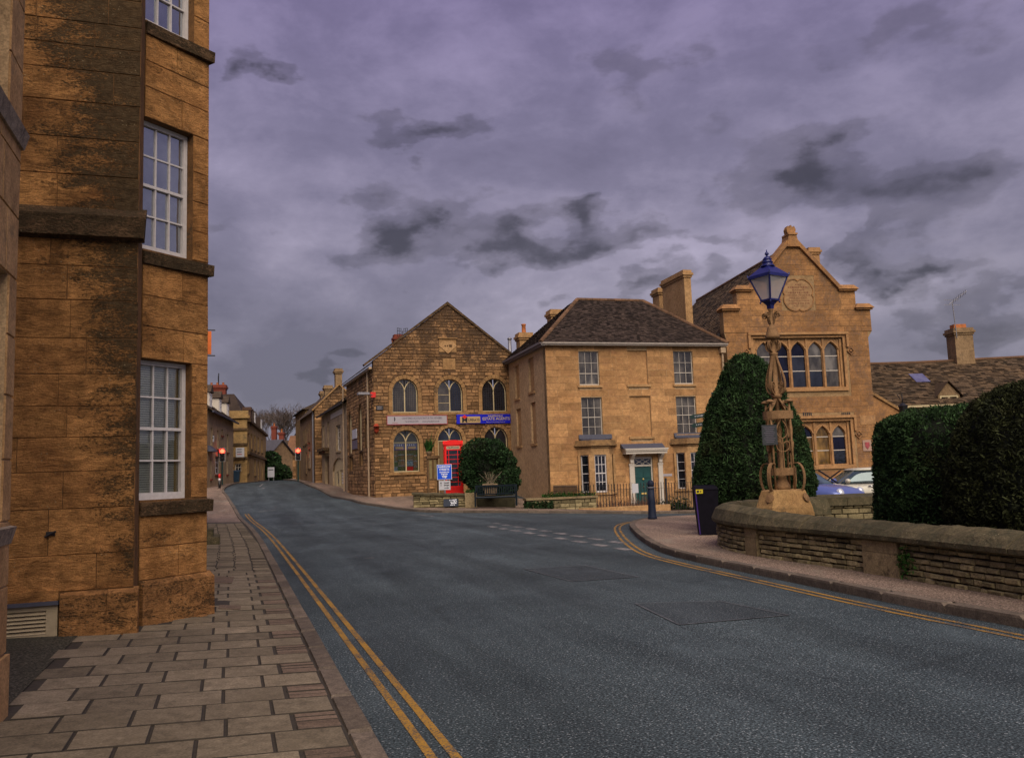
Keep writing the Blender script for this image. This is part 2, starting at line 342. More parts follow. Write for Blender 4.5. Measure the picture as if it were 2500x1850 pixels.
def asphalt(name, c1, c2, chip=(.16, .17, .2), wear=True, scale=1.0):
    k = N(name); n1 = k.noise(.35, 5, .6); n2 = k.noise(150 * scale, 2, .5); n3 = k.noise(45 * scale, 3, .6); n4 = k.noise(.9, 6, .7, stretch=(1.0, .45, 1))
    c = k.mix(k.ramp(n1, [(.35, 0.0), (.65, 1.0)]), c1, c2)
    c = k.mix(1.0, c, k.ramp(k.noise(62 * scale, 2, .6), [(.33, .30), (.5, .9), (.68, 2.4)]), 'MULTIPLY')
    ch = k.ramp(k.vor(48 * scale, out='Distance'), [(.16, 1.0), (.36, 0.0)])
    c = k.mix(k.math('MULTIPLY', ch, k.ramp(k.noise(31 * scale, 1), [(.50, 0.0), (.56, .85)])), c, chip)
    if wear:
        tr_ = k.noise(1.0, 4, .6, vec=k.rot()); c = k.mix(1.0, c, k.ramp(tr_, [(.34, .72), (.5, 1.0), (.68, 1.34)]), 'MULTIPLY')
        cv = k.n('ShaderNodeTexVoronoi', feature='DISTANCE_TO_EDGE'); cv.inputs['Scale'].default_value = .42; wv = k.n('ShaderNodeMix', data_type='VECTOR'); wv.inputs[0].default_value = .12; k.l(k.pos, wv.inputs[4]); nz_ = k.n('ShaderNodeTexNoise'); k.l(k.pos, nz_.inputs['Vector']); nz_.inputs['Scale'].default_value = 1.4; nz_.inputs['Detail'].default_value = 6; k.l(nz_.outputs['Color'], wv.inputs[5]); k.l(wv.outputs[1], cv.inputs['Vector'])
        c = k.mix(k.math('MULTIPLY', k.ramp(cv.outputs['Distance'], [(.004, 1.0), (.011, 0.0)]), k.ramp(n1, [(.50, 0.0), (.60, .45)])), c, tuple(x * .35 for x in c1))
        c = k.mix(k.math('MULTIPLY', k.ramp(n4, [(.55, 0.0), (.72, 1.0)]), .45), c, tuple(min(.3, x * 2.0) for x in c1))
    k.bump(k.math('ADD', k.math('MULTIPLY', ch, .8), n3), .55, .006)
    return k.done(c, k.ramp(n4, [(.3, .92), (.7, .75)]), 0, .2)
ST_HOUSE = stone('ashlar_honey', (.52, .295, .128), (.37, .192, .078), .33, (.18, .092, .043), .9, 13, .5, .50, .35)
ST_HOUSE2 = stone('dressing_honey', (.47, .285, .135), (.36, .205, .09), .14, (.10, .07, .04), 1.3, 18, .3, .2)
ST_SCHOOL = stone('school_ashlar', (.46, .238, .096), (.28, .136, .053), .46, (.105, .06, .035), .55, 9, .5, .32, .3)
ST_DRESS = stone('school_dressing', (.45, .250, .112), (.35, .185, .08), .26, (.12, .08, .05), .9, 16, .3, .2)
def zc(k):
    s = k.n('ShaderNodeSeparateXYZ'); k.l(k.pos, s.inputs[0]); return s.outputs[2]
def vcoord(k):      # position across the street
    x = k.n('ShaderNodeVectorMath', operation='DOT_PRODUCT'); k.l(k.pos, x.inputs[0]); x.inputs[1].default_value = tuple(VS); return x.outputs['Value']
ST_CHAP = stone('chapel_rubble', (.38, .215, .098), (.25, .135, .060), .27, (.042, .026, .016), .55, 11, .6, .9, .2, grad=lambda k: k.math('MULTIPLY', k.math('MAXIMUM', k.math('SUBTRACT', zc(k), 6.0), 0.0), .03))
ST_CHAPM = stone('chapel_mortar', (.13, .072, .034), (.08, .044, .022), .25, (.04, .03, .02), .8, 14, .5, 0)
ST_CHAPD = stone('chapel_dressing', (.36, .21, .092), (.27, .15, .062), .25, (.05, .035, .022), .9, 14, .4, .3)
ST_MORT = stone('lime_mortar', (.54, .37, .21), (.44, .29, .155), .12, (.12, .085, .05), 1.2, 20, .3, 0)
ST_SMORT = stone('school_mortar', (.36, .235, .12), (.29, .18, .085), .2, (.1, .07, .045), 1.2, 20, .3, 0)
# the weathered wall at the left: black lichen gathers towards its outer edge and its upper courses
_ga = lambda k: k.math('ADD', k.math('MULTIPLY', k.math('SUBTRACT', vcoord(k), -1.42), .22), k.math('MULTIPLY', k.math('SUBTRACT', zc(k), 3.0), .036))
def weathered(name, c1, c2, grad, amt=.0, dark=(.034, .024, .013)):
    """ashlar with horizontal bedding and black lichen whose edge is broken by fine pitting"""
    k = N(name); big = k.noise(1.25, 5, .6, stretch=(1, 1, 1.5), dist=.6); st = k.noise(4.2, 8, .75, stretch=(.9, .9, 3.2), dist=.9); pit = k.noise(34, 5, .7, stretch=(1, 1, 1.8)); grain = k.noise(90, 3, .6); mid = k.noise(7, 5, .65, dist=.4)
    c = k.mix(k.ramp(big, [(.30, 0.0), (.70, 1.0)]), c1, c2)
    c = k.mix(k.ramp(st, [(.42, .0), (.66, .62)]), c, tuple(x * .42 for x in c2))
    c = k.mix(1.0, c, k.ramp(mid, [(.30, .62), (.5, 1.0), (.72, 1.38)]), 'MULTIPLY'); c = k.mix(1.0, c, k.ramp(grain, [(.3, .72), (.7, 1.25)]), 'MULTIPLY')
    c = k.mix(1.0, c, k.ramp(k.tint(), [(0, .84), (1, 1.12)]), 'MULTIPLY')
    m = k.math('ADD', k.math('ADD', k.math('MULTIPLY', k.noise(2.6, 6, .7, stretch=(.8, .8, 2.2), dist=.5), .55), k.math('MULTIPLY', pit, .55)), k.math('ADD', grad(k) if grad else 0.0, amt))
    li = k.ramp(m, [(.53, 0.0), (.63, .92)])
    c = k.mix(li, c, k.mix(k.ramp(k.noise(16, 4, .7), [(.35, 0.0), (.65, 1.0)]), dark, tuple(x * 2.6 for x in dark)))
    v = k.vor(24); c = k.mix(k.math('MULTIPLY', k.math('MULTIPLY', k.ramp(v, [(.10, 1.0), (.19, 0.0)]), k.ramp(k.noise(3, 3), [(.52, 0.0), (.62, 1.0)])), .7), c, (.38, .31, .19))
    k.bump(k.math('ADD', k.math('ADD', k.math('MULTIPLY', st, 1.4), pit), k.math('MULTIPLY', li, -.7)), 1.0, .028)
    return k.done(c, .93, 0, .15)
ST_LEFT = weathered('weathered_ashlar', (.66, .330, .115), (.26, .118, .042), _ga, -.02)
ST_BAY = weathered('bay_ashlar', (.66, .330, .115), (.36, .165, .055), None, -.075)
ST_PLINTH = weathered('plinth_stone', (.54, .265, .095), (.34, .165, .065), None, -.03)
ST_SILL = weathered('weathered_sill', (.25, .15, .078), (.15, .09, .05), None, .04)
ST_LEFTM = stone('weathered_joint', (.22, .11, .045), (.13, .068, .028), .3, (.03, .022, .014), 1.5, 24, .6, 0)
ST_GARDEN = stone('wall_rubble', (.34, .275, .150), (.22, .18, .095), .20, (.05, .042, .024), 1.6, 20, .9, 1.0, .2, .4)
ST_GJOINT = stone('wall_joint', (.035, .028, .018), (.022, .018, .012), .2, (.01, .009, .007), 2, 20, .6, 0)
ST_COPE = stone('wall_coping', (.150, .120, .068), (.084, .070, .040), .48, (.030, .028, .016), 1.9, 16, 1.0, .35, 0, .8, .02)
ST_PIER = stone('pier_stone', (.31, .235, .13), (.22, .165, .09), .25, (.035, .028, .018), 2, 20, .7, .3, .2)
ST_LAMP = stone('lamp_plinth', (.42, .26, .11), (.33, .185, .075), .16, (.08, .055, .03), 1.8, 22, .5, .25)
ST_FAR = stone('far_stone', (.31, .205, .112), (.22, .14, .075), .2, (.06, .045, .03), .6, 8, .3, .5)
ST_FAR2 = stone('far_ochre', (.40, .26, .11), (.30, .185, .075), .25, (.05, .04, .025), .5, 8, .3, .5)
RENDER = stone('pale_render', (.40, .30, .19), (.33, .235, .14), .14, (.12, .085, .055), .4, 7, .2, .3)
BRICK = plain('red_brick', (.19, .042, .024), .9, 0, .4, 14, .3)
POT = plain('clay_pot', (.46, .15, .045), .8, 0, .3)
TILE = stone('dark_roof_tile', (.075, .052, .042), (.048, .034, .029), .12, (.02, .016, .013), 1.4, 18, .5, 1.2)
TILE2 = stone('stone_slate', (.105, .072, .05), (.07, .05, .035), .2, (.03, .024, .018), 1.0, 16, .6, 1.4, 0, .5)
TILE3 = stone('mossy_slate', (.125, .08, .045), (.08, .055, .036), .2, (.032, .026, .018), .8, 16, .6, 1.4, 0, .5)
RIDGE = stone('ridge_tile', (.19, .10, .055), (.13, .075, .045), .25, (.04, .03, .02), 3, 20, .5, .6)
LEAD = plain('lead_flashing', (.060, .062, .09), .7, 0, .2)
WHITE = plain('white_paint', (.62, .58, .57), .45, 0, .12, 20)
OFFWHITE = plain('stone_paint', (.55, .49, .42), .55, 0, .12, 20)
CREAMF = plain('cream_frame', (.50, .40, .23), .55, 0, .15, 20)
GLASS = glassy('window_glass', (.070, .062, .054), .075, (.70, .69, .70))
GLASS_D = glassy('dark_glass', (.010, .012, .018), .05, (.7, .75, .9))
GLASS_B = glassy('blue_black_glass', (.005, .006, .017), .02, (.5, .5, .62))
GLASS_G = glassy('grey_blind_glass', (.11, .10, .088), .06, (.8, .8, .85))
GLASS_L = glassy('leaded_glass', (.05, .042, .032), .13, (.75, .72, .68))
GLASS_SKY = glassy('sky_lit_glass', (.06, .065, .075), .34, (.9, .95, 1.05))
CLEAR = clear('clear_glass', (.9, .92, .92), .02)
BLIND = plain('blind_slat', (.80, .78, .68), .6, 0, .08)
CURTAIN = plain('curtain', (.42, .30, .11), .9, 0, .2, 6)
ROOM = plain('room_interior', (.10, .095, .085), .9, 0, .3, 2)
BLACK = plain('black_paint', (.012, .012, .014), .45, 0, .3)
IRON = plain('dark_iron', (.022, .020, .022), .6, 0, .3, 30)
GREENIRON = plain('green_iron', (.02, .055, .05), .5, 0, .3)
TEAL = plain('teal_door_paint', (.013, .066, .066), .45, 0, .2, 6)
BRONZE = stone('lamp_ironwork', (.29, .168, .082), (.22, .125, .06), .10, (.08, .045, .022), 5, 40, .3, .2, 0, 0, .003)
LBLUE = plain('lamp_blue', (.012, .016, .12), .35, 0, .3, 20)
LPANE = frosted('lantern_glass', (.80, .79, .80))
RED = plain('telephone_red', (.85, .010, .008), .4, 0, .12, 8)
ORANGE = plain('orange_sign', (.62, .13, .012), .5, 0, .15)
SIGNBLUE = plain('sign_blue', (.006, .012, .50), .4, 0, .06)
SIGNBLUE2 = plain('road_sign_blue', (.008, .085, .68), .4, 0, .06)
SIGNGREY = plain('sign_grey', (.36, .33, .36), .5, 0, .05)
SIGNWHITE = plain('sign_white', (.50, .50, .54), .5, 0, .05)
PINK = plain('sign_pink_edge', (.36, .07, .08), .5)
TAN = plain('sign_tan', (.48, .32, .15), .5, 0, .06)
GOLD = plain('sign_gold', (.60, .42, .14), .5, 0, .06)
INK = plain('lettering_black', (.015, .013, .02), .6, 0, .1)
INKG = plain('lettering_grey', (.13, .11, .15), .6, 0, .1)
INKW = plain('lettering_white', (.75, .78, .85), .5, 0, .05)
INKT = plain('lettering_tan', (.50, .40, .27), .5, 0, .05)
YELLOW = plain('sign_yellow', (.62, .50, .02), .5, 0, .05)
WOOD = plain('oak_board', (.155, .09, .04), .8, 0, .35, 20)
WOODP = plain('notice_paper', (.26, .20, .09), .8, 0, .3, 6)
BENCHW = plain('bench_dark_stain', (.010, .016, .022), .8, 0, .4, 30, 0, .1)
NAVY = plain('bollard_navy', (.014, .020, .042), .6, 0, .35, 14, 0, .2)
BIN = plain('bin_black', (.007, .006, .011), .7, 0, .3, 9, 0, .1)
BINP = plain('bin_purple', (.045, .018, .16), .5, 0, .2)
STEEL = plain('galvanised_steel', (.26, .25, .27), .45, .6, .2)
PIPE = plain('painted_pipe', (.42, .30, .19), .6, 0, .2)
VENT = plain('vent_louvre', (.40, .32, .21), .6, 0, .12, 14)
CONCRETE = stone('planter_concrete', (.36, .26, .16), (.28, .19, .11), .2, (.08, .06, .04), 3, 24, .3, .2)
ROADM = asphalt('road_asphalt', (.050, .066, .073), (.033, .045, .051), (.30, .33, .35))
ROADP = asphalt('road_patch', (.040, .050, .056), (.031, .040, .045), (.23, .25, .265), wear=True)
FOOT = asphalt('footway_asphalt', (.215, .152, .112), (.160, .118, .090), (.29, .22, .17), True, .8)
FOOTD = asphalt('recess_tarmac', (.060, .055, .040), (.045, .043, .032), (.09, .08, .06), False, .8)
SLAB = stone('paving_slab', (.235, .190, .132), (.172, .138, .094), .24, (.085, .068, .045), 1.5, 22, .7, .55)
SETT = stone('sett_brick', (.20, .142, .102), (.15, .105, .076), .2, (.05, .038, .03), 4, 30, .6, .5)
JOINT = plain('sand_joint', (.045, .036, .027), .95, 0, .3, 30)
KERB = stone('kerb_stone', (.17, .132, .10), (.115, .092, .074), .25, (.045, .036, .030), 2.5, 24, .7, .5)
YLINE = None
def paint(name, c, under=(.05, .055, .065), cut=.42):
    k = N(name); n = k.noise(60, 4, .7); n2 = k.noise(2.0, 5, .6)
    f = k.ramp(k.math('ADD', k.math('MULTIPLY', n, .6), k.math('MULTIPLY', n2, .4)), [(cut - .05, 0.0), (cut + .06, 1.0)])
    c = k.mix(k.ramp(k.noise(5, 5), [(.3, 0.0), (.7, .5)]), c, tuple(x * .6 for x in c))
    k.bump(n, .4, .004); return k.done(k.mix(f, under, c), .8, 0, .2)
YLINE = paint('yellow_line_paint', (.40, .215, .035), cut=.47)
WLINE = paint('worn_white_paint', (.36, .33, .31), cut=.50)
EARTH = stone('earth', (.06, .05, .028), (.04, .038, .02), .2, (.02, .016, .01), 1, 14, .8, 0)
GRASS = stone('grass_ground', (.055, .07, .022), (.04, .052, .018), .1, (.02, .025, .012), .3, 6, .6, 0)
YEW = leaf('yew_needles', (.050, .098, .034), (.016, .034, .013), .25)
YEWD = leaf('yew_needles_dark', (.044, .050, .018), (.016, .020, .010), .25)
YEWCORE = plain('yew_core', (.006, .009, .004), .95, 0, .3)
SHRUB = leaf('laurel_leaf', (.030, .062, .022), (.014, .034, .012), .2)
FERN = leaf('wall_fern', (.035, .10, .02), (.025, .07, .015), .25)
TWIG = plain('bare_twig', (.24, .19, .13), .9, 0, .3, 20)
BARK = plain('bark', (.115, .085, .072), .9, 0, .3, 12)
DRYTWIG = plain('dry_stems', (.19, .085, .045), .9, 0, .4, 10)
CARBLUE = plain('car_blue', (.12, .16, .42), .22, .25, .05, 3, 0, .6)
CARWHITE = plain('car_cream', (.55, .52, .42), .25, 0, .04, 3, 0, .6)
CARGLASS = glassy('car_glass', (.035, .055, .06), .08, (.75, .9, .95))
RUBBER = plain('tyre_rubber', (.012, .012, .013), .8)
CHROME = plain('chrome', (.6, .6, .6), .15, 1.0, .05)
LAMPRED = emit('signal_red', (1.0, .022, .010), 9.0)
HEADL = plain('headlight_glass', (.6, .62, .68), .15, .3)
PHOTO = [plain('photo_%s' % n, c, .4, 0, .6, 14) for n, c in (('sky', (.22, .30, .40)), ('field', (.19, .17, .08)), ('stone', (.25, .19, .12)), ('grey', (.30, .30, .34)), ('lawn', (.10, .15, .07)))]
BANNERB = plain('banner_lilac', (.13, .13, .30), .5, 0, .3, 10)
REDCARD = plain('red_card', (.62, .02, .015), .5, 0, .05)
BLUEBIN = plain('wheelie_blue', (.015, .04, .075), .5)
CHALK = plain('chalkboard', (.018, .026, .045), .7, 0, .4, 14)
# ------------------------------------------------------------------ ground, road, footways, kerbs, markings
def catmull(pts, step):
    P = [Vector((p[0], p[1])) for p in pts]; P = [P[0] * 2 - P[1]] + P + [P[-1] * 2 - P[-2]]; out = []
    for i in range(1, len(P) - 2):
        n = max(2, int((P[i + 1] - P[i]).length / .25))
        for k in range(n):
            t = k / n; a, b, c, d = P[i - 1:i + 3]
            out.append(.5 * ((2 * b) + (c - a) * t + (2 * a - 5 * b + 4 * c - d) * t * t + (3 * b - a - 3 * c + d) * t ** 3))
    out.append(P[-2]); return resample(out, step)
def resample(pts, step):
    out = [pts[0]]; acc = 0
    for a, b in zip(pts, pts[1:]):
        L = (b - a).length
        while acc + L >= step:
            a = a + (b - a) * ((step - acc) / L); L = (b - a).length; out.append(a); acc = 0
        acc += L
    return out
def offset(pts, d):
    out = []
    for i, p in enumerate(pts):
        t = pts[min(i + 1, len(pts) - 1)] - pts[max(i - 1, 0)]; t.normalize(); out.append(p + Vector((t.y, -t.x)) * d)   # positive = to the right of travel
    return out
def sheet(name, pa, pb, cross, dz, mat, parent=None, kind=None, zf=None):
    """strip between two polylines with the same number of points, laid on the terrain"""
    mb = MB(); n = len(pa); rows = []
    xy = [(pa[i].lerp(pb[i], k / cross)) for i in range(n) for k in range(cross + 1)]
    z = gs([(p.x, p.y) for p in xy]) + dz
    vs = [(p.x, p.y, z[i] + (zf(p, i % (cross + 1)) if zf else 0)) for i, p in enumerate(xy)]
    fs = [(i * (cross + 1) + k, (i + 1) * (cross + 1) + k, (i + 1) * (cross + 1) + k + 1, i * (cross + 1) + k + 1) for i in range(n - 1) for k in range(cross)]
    a, b, c = (Vector(vs[fs[0][j]]) for j in range(3))
    if (b - a).cross(c - b).z < 0: fs = [f[::-1] for f in fs]
    mb.add(vs, fs); return mb.build(name, mat, parent, True, kind)
# far terrain
xs = sorted(set([-900, -500, -250, -120] + list(range(-60, 41, 10)) + [70, 140, 300, 900])); ys = sorted(set([-400, -100, -40] + list(range(-20, 141, 10)) + [180, 260, 420, 900]))
pts = [(x, y) for y in ys for x in xs]; cl_ = [(min(max(x, -46), 30), min(max(y, -12), 126)) for x, y in pts]
zt = gs(cl_) - .35
mb = MB(); W_ = len(xs)
mb.add([(x, y, zt[i] + (4.0 * max(0, min(1, (y - 135) / 90)))) for i, (x, y) in enumerate(pts)], [(j * W_ + i, j * W_ + i + 1, (j + 1) * W_ + i + 1, (j + 1) * W_ + i) for j in range(len(ys) - 1) for i in range(W_ - 1)])
mb.build('ground', GRASS, None, True, 'structure')
# road sheet
gx = np.arange(-46, 30.01, .75); gy = np.arange(-8, 126.01, .75); PX, PY = np.meshgrid(gx, gy); q = np.c_[PX.ravel(), PY.ravel()]; zr = gs(q)
mb = MB(); W_ = len(gx)
mb.add([(q[i, 0], q[i, 1], zr[i]) for i in range(len(q))], [(j * W_ + i, j * W_ + i + 1, (j + 1) * W_ + i + 1, (j + 1) * W_ + i) for j in range(len(gy) - 1) for i in range(W_ - 1)])
road = mb.build('road', ROADM, None, True, 'structure')
V2 = lambda p: Vector((p[0], p[1]))
KL = [uv(-2, .82), uv(20, .82), uv(30, .72), uv(38, .45), uv(55, -.08), uv(63, -.4), (-23.5, 72), (-24.1, 78), (-30.7, 107), (-36, 125)]
KR = [(7.4, -1), (6.8, 1), (5.6, 5), (4.74, 7.86), (4.16, 9.8), (3.49, 12.5), (3.07, 14.2), (2.74, 16), (2.70, 18), (2.82, 20.7), (3.07, 23.5), (3.5, 25.3), (4.3, 26.5), (5.6, 27.1), (8, 27.5), (14, 27.6), (26, 27.0)]
KF = [(26, 44.5), (12, 41.3), (5.2, 39.3), (1.76, 37.6), (-1, 37.1), (-3.44, 37.5), (-4.8, 38.9), (-6.87, 41.9), (-8.28, 44), (-11.7, 53.6), (-14.8, 62), (-17.5, 70), (-21.4, 82), (-27, 100), (-34, 122)]
def kerb(parent, path, inner, step, top, rnd, single=300):
    """kerb stones along path (the road edge); inner = +1 / -1 side of travel where the footway lies"""
    p = catmull(path, step); q2 = offset(p, inner * .15); rest = MB(); objs = []
    for i in range(len(p) - 1):
        a, b, c, d = p[i], p[i + 1], q2[i + 1], q2[i]; e = (b - a).normalized() * .006
        a, b, c, d = a + e, b - e, c - e, d + e; j = [rnd.uniform(-.006, .006) for _ in range(4)]; in_ = (d - a).normalized() * .02
        ring = [a, b, c, d] if inner < 0 else [d, c, b, a]
        zs = [g(v.x, v.y) for v in ring]
        lo = [(v.x, v.y, z - .15) for v, z in zip(ring, zs)]; mid = [(v.x, v.y, z + top - .025 + jj) for v, z, jj in zip(ring, zs, j)]
        cen = sum(ring, Vector((0, 0))) / 4
        hi = [(v.x + (cen.x - v.x) * .09, v.y + (cen.y - v.y) * .09, z + top + jj) for v, z, jj in zip(ring, zs, j)]
        m = MB(); m.tint = rnd.random(); m.loft([lo, mid, hi])
        if cen.y < 34 and cen.y > 2 and len(objs) < single: objs.append(m.build('kerb_stone', KERB, parent))
        else: rest.v, off = rest.v, len(rest.v); rest.v += m.v; rest.f += [tuple(i_ + off for i_ in f) for f in m.f]; rest.t += m.t; rest.m += m.m
    if rest.v: rest.build('kerb_run', KERB, parent, False, 'stuff')
# ---- left pavement, falling gently towards the road
def zpl(u, v): x, y = uv(u, v); return g(x, y) + .085 + .035 * (.67 - v)
kl = catmull(KL, .5); inn = offset(kl, -.15)
far_edge = [Vector((p.x, p.y)) - V2(VS) * (4.9 if p.y < 11 else 3.0 if p.y < 58 else 1.9) for p in inn]
zfL = lambda cross: (lambda p, k: 0)
def cross_fall(p, k):
    return .035 * max(0, (k / 8) * (4.9 if p.y < 11 else 3.0 if p.y < 58 else 1.2))
pav = sheet('pavement', inn, far_edge, 8, .048, FOOT, None, 'structure', cross_fall)
sl = [i for i, p in enumerate(inn) if p.y < 33]
sheet('joint_bed', [inn[i] for i in sl], [far_edge[i] for i in sl], 8, .0745, JOINT, pav, None, cross_fall)
def slab_mesh(mb, u0, u1, v0, v1, jit=.004, ch=.006, rnd=random):
    dz = rnd.uniform(-jit, jit); tl = rnd.uniform(-jit, jit); cs = [(u0, v0), (u1, v0), (u1, v1), (u0, v1)]
    lo, hi, md = [], [], []
    for k, (u, v) in enumerate(cs):
        x, y = uv(u, v); z = zpl(u, v) + dz + (tl if k in (1, 2) else 0); lo.append((x, y, z - .05)); md.append((x, y, z - ch))
        u2 = u + (ch if k in (0, 3) else -ch); v2 = v + (ch if k in (0, 1) else -ch); x, y = uv(u2, v2); hi.append((x, y, z))
    t_ = mb.tint; mb.mi = 1; mb.loft([lo[::-1], md[::-1], hi[::-1]], True, False); mb.mi = 0; n_ = len(mb.v); mb.add(hi[::-1], [(0, 1, 2, 3)])
rs = random.Random(3); far = MB(); ns_ = 0; u = 3.1; row = 0
def inside_left(u, v):
    if u < 6.75 and v < -1.38: return True
    if v < -1.42 and u < 9.6: return True          # tarmac recess
    if u > 9.5 and v < -.75: return True
    if u > 10.2 and v < -.3 and u < 12.5: return True
    return u > 12.5 and v < -1.15
vk = lambda u: .66 if u < 22 else .66 - (u - 22) * .022
while u < 33:
    pitch = .402 if u < 15.5 else .30; right = vk(u); v = right
    if row % 2 == 0:
        for k in range(4):
            m = MB(); m.tint = rs.random(); uu = u + .012 + k * (pitch - .012) / 4; slab_mesh(m, uu, uu + (pitch - .03) / 4 - .006, right - .27, right, .004, .006, rs)
            if u < 14: m.build('sett', [SETT, JOINT], pav)
            else: o_ = len(far.v); far.v += m.v; far.f += [tuple(i + o_ for i in f) for f in m.f]; far.t += m.t; far.m += m.m
        v = right - .285
    v += 0
    first = rs.uniform(.9, 1.0) * (.43 if row % 2 else .43)
    while v > -2.6:
        wd = first if first else .43; first = None
        if u > 15.5: wd *= .72
        if not inside_left(u + .2, v - wd / 2):
            m = MB(); m.tint = rs.random() ; slab_mesh(m, u + .007, u + pitch - .007, v - wd + .008, v - .008, .0025, .005, rs)
            if ns_ < 300: m.build('paving_slab', [SLAB, JOINT], pav); ns_ += 1
            else: o_ = len(far.v); far.v += m.v; far.f += [tuple(i + o_ for i in f) for f in m.f]; far.t += m.t; far.m += m.m
        v -= wd
    u += pitch; row += 1
far.build('distant_slabs', [SLAB, JOINT], pav, False, 'stuff')
rec = MB(); rec.add([(*uv(a, b), zpl(a, b) + .002) for a, b in ((6.3, -1.42), (9.75, -1.42), (9.75, -3.4), (6.3, -3.4))], [(3, 2, 1, 0)]); rec.build('tarmac_recess', FOOTD, pav)
for (a, b, c, d) in (((512, 1406), (572, 1406), (566, 1421), (508, 1421)), ((535, 1475), (588, 1475), (586, 1484), (533, 1484))):
    m = MB(); pp = [ground_at(*p, dz=.12) for p in (a, b, c, d)]; cxy = sum(pp, Vector()) / 4
    vs = []
    for p in pp: pu = p.x * US.x + p.y * US.y; pv = p.x * VS.x + p.y * VS.y; vs.append((p.x, p.y, zpl(pu, pv) + .008))
    m.add([(x, y, z - .03) for x, y, z in vs] + vs, [(4, 5, 6, 7)[::-1], (0, 1, 5, 4), (1, 2, 6, 5), (2, 3, 7, 6), (3, 0, 4, 7)]); m.build('inspection_cover', SETT, pav)
kerb(pav, KL, -1, .92, .09, random.Random(5))
# ---- right footway and the corner
kr = catmull(KR, .5); inr = offset(kr, .15); br = offset(kr, 3.2)
CEN = Vector((12.5, 18.5))
br = [p.lerp(CEN, .30 if p.y > 15 else .0) + (Vector((2.0, 0)) if p.y <= 15 else Vector((0, 0))) for p in inr]
fr = sheet('footway', inr, br, 6, .105, FOOT, None, 'structure')
kerb(fr, KR, 1, .95, .11, random.Random(6))
# ---- far footway in front of the chapel and the house
kf = catmull(KF, .5); inf = offset(kf, .15); bf = offset(inf, 7.0)
bf = [p + Vector((.0, 0)) for p in bf]
ff = sheet('far_footway', inf, bf, 6, .10, FOOT, None, 'structure')
kerb(ff, KF, 1, .95, .11, random.Random(8))
# ---- yellow lines and white markings, on the road
def stripe(name, path, off, wd, mat, dz=.005):
    p = offset(path, off - wd / 2); q2 = offset(path, off + wd / 2); sheet(name, p, q2, 1, dz, mat, road)
yl = [p for p in catmull(KL, .3) if 1.5 < p.y < 39]
for o_ in (.27, .40): stripe('yellow_line', yl, o_, .058, YLINE)
yr = [p for p in catmull(KR, .3) if p.x < 5.3 or p.y < 8]
for o_ in (-.27, -.40): stripe('yellow_line', yr, o_, .055, YLINE)
for row, v, u0, n in ((0, 8.08, 17.0, 9), (1, 7.5, 15.5, 9)):
    for k in range(n):
        a = u0 + k * 1.13; m = MB(); cs = [(a, v - .1), (a + .62, v - .1), (a + .62, v + .1), (a, v + .1)]
        m.add([(*uv(*c), g(*uv(*c)) + .006) for c in cs], [(3, 2, 1, 0)]); m.build('give_way_dash', WLINE, road)
for a, b, wd in (((632, 1249), (673, 1244.5), .09), ((889, 1363), (913, 1361), .05), ((714, 1277.5), (740, 1277), .07), ((755, 1281.5), (772, 1281), .06), ((1018, 1255.5), (1060, 1260.5), .12), ((758, 1369), (764, 1368), .06), ((634, 1187), (642, 1181), .12), ((639, 1193), (646, 1190), .10)):
    A, B = ground_at(*a), ground_at(*b); d = (B - A).normalized(); s_ = Vector((d.y, -d.x, 0)) * wd / 2; m = MB()
    m.add([(p.x, p.y, g(p.x, p.y) + .007) for p in (A - s_, B - s_, B + s_, A + s_)], [(0, 1, 2, 3) if True else 0]); m.build('road_marking', WLINE, road)
SEAM = plain('tar_seam', (.10, .105, .115), .8, 0, .5, 6)
for quad in (((1278, 1388), (1430, 1380), (1559, 1408), (1395, 1419)), ((1551, 1473), (1758, 1467), (1926, 1501), (1658, 1525))):
    P = [ground_at(*p) for p in quad]; m = MB(); n = 8; vs = []; fs = []
    for i in range(n + 1):
        for j in range(n + 1):
            a = P[0].lerp(P[1], i / n); b = P[3].lerp(P[2], i / n); c = a.lerp(b, j / n); vs.append((c.x, c.y, g(c.x, c.y) + .004))
    fs = [(i * (n + 1) + j, i * (n + 1) + j + 1, (i + 1) * (n + 1) + j + 1, (i + 1) * (n + 1) + j) for i in range(n) for j in range(n)]
    m.add(vs, fs); m.build('repair_patch', ROADP, road)
    m = MB()
    for i in range(4):
        A, B = P[i], P[(i + 1) % 4]; d = (B - A).normalized(); s_ = Vector((d.y, -d.x, 0)) * .012
        for k in range(4):
            a, b = A.lerp(B, k / 4), A.lerp(B, (k + 1) / 4); m.add([(p.x, p.y, g(p.x, p.y) + .008) for p in (a - s_, b - s_, b + s_, a + s_)], [(0, 1, 2, 3)])
    m.build('tar_seam', SEAM, road)
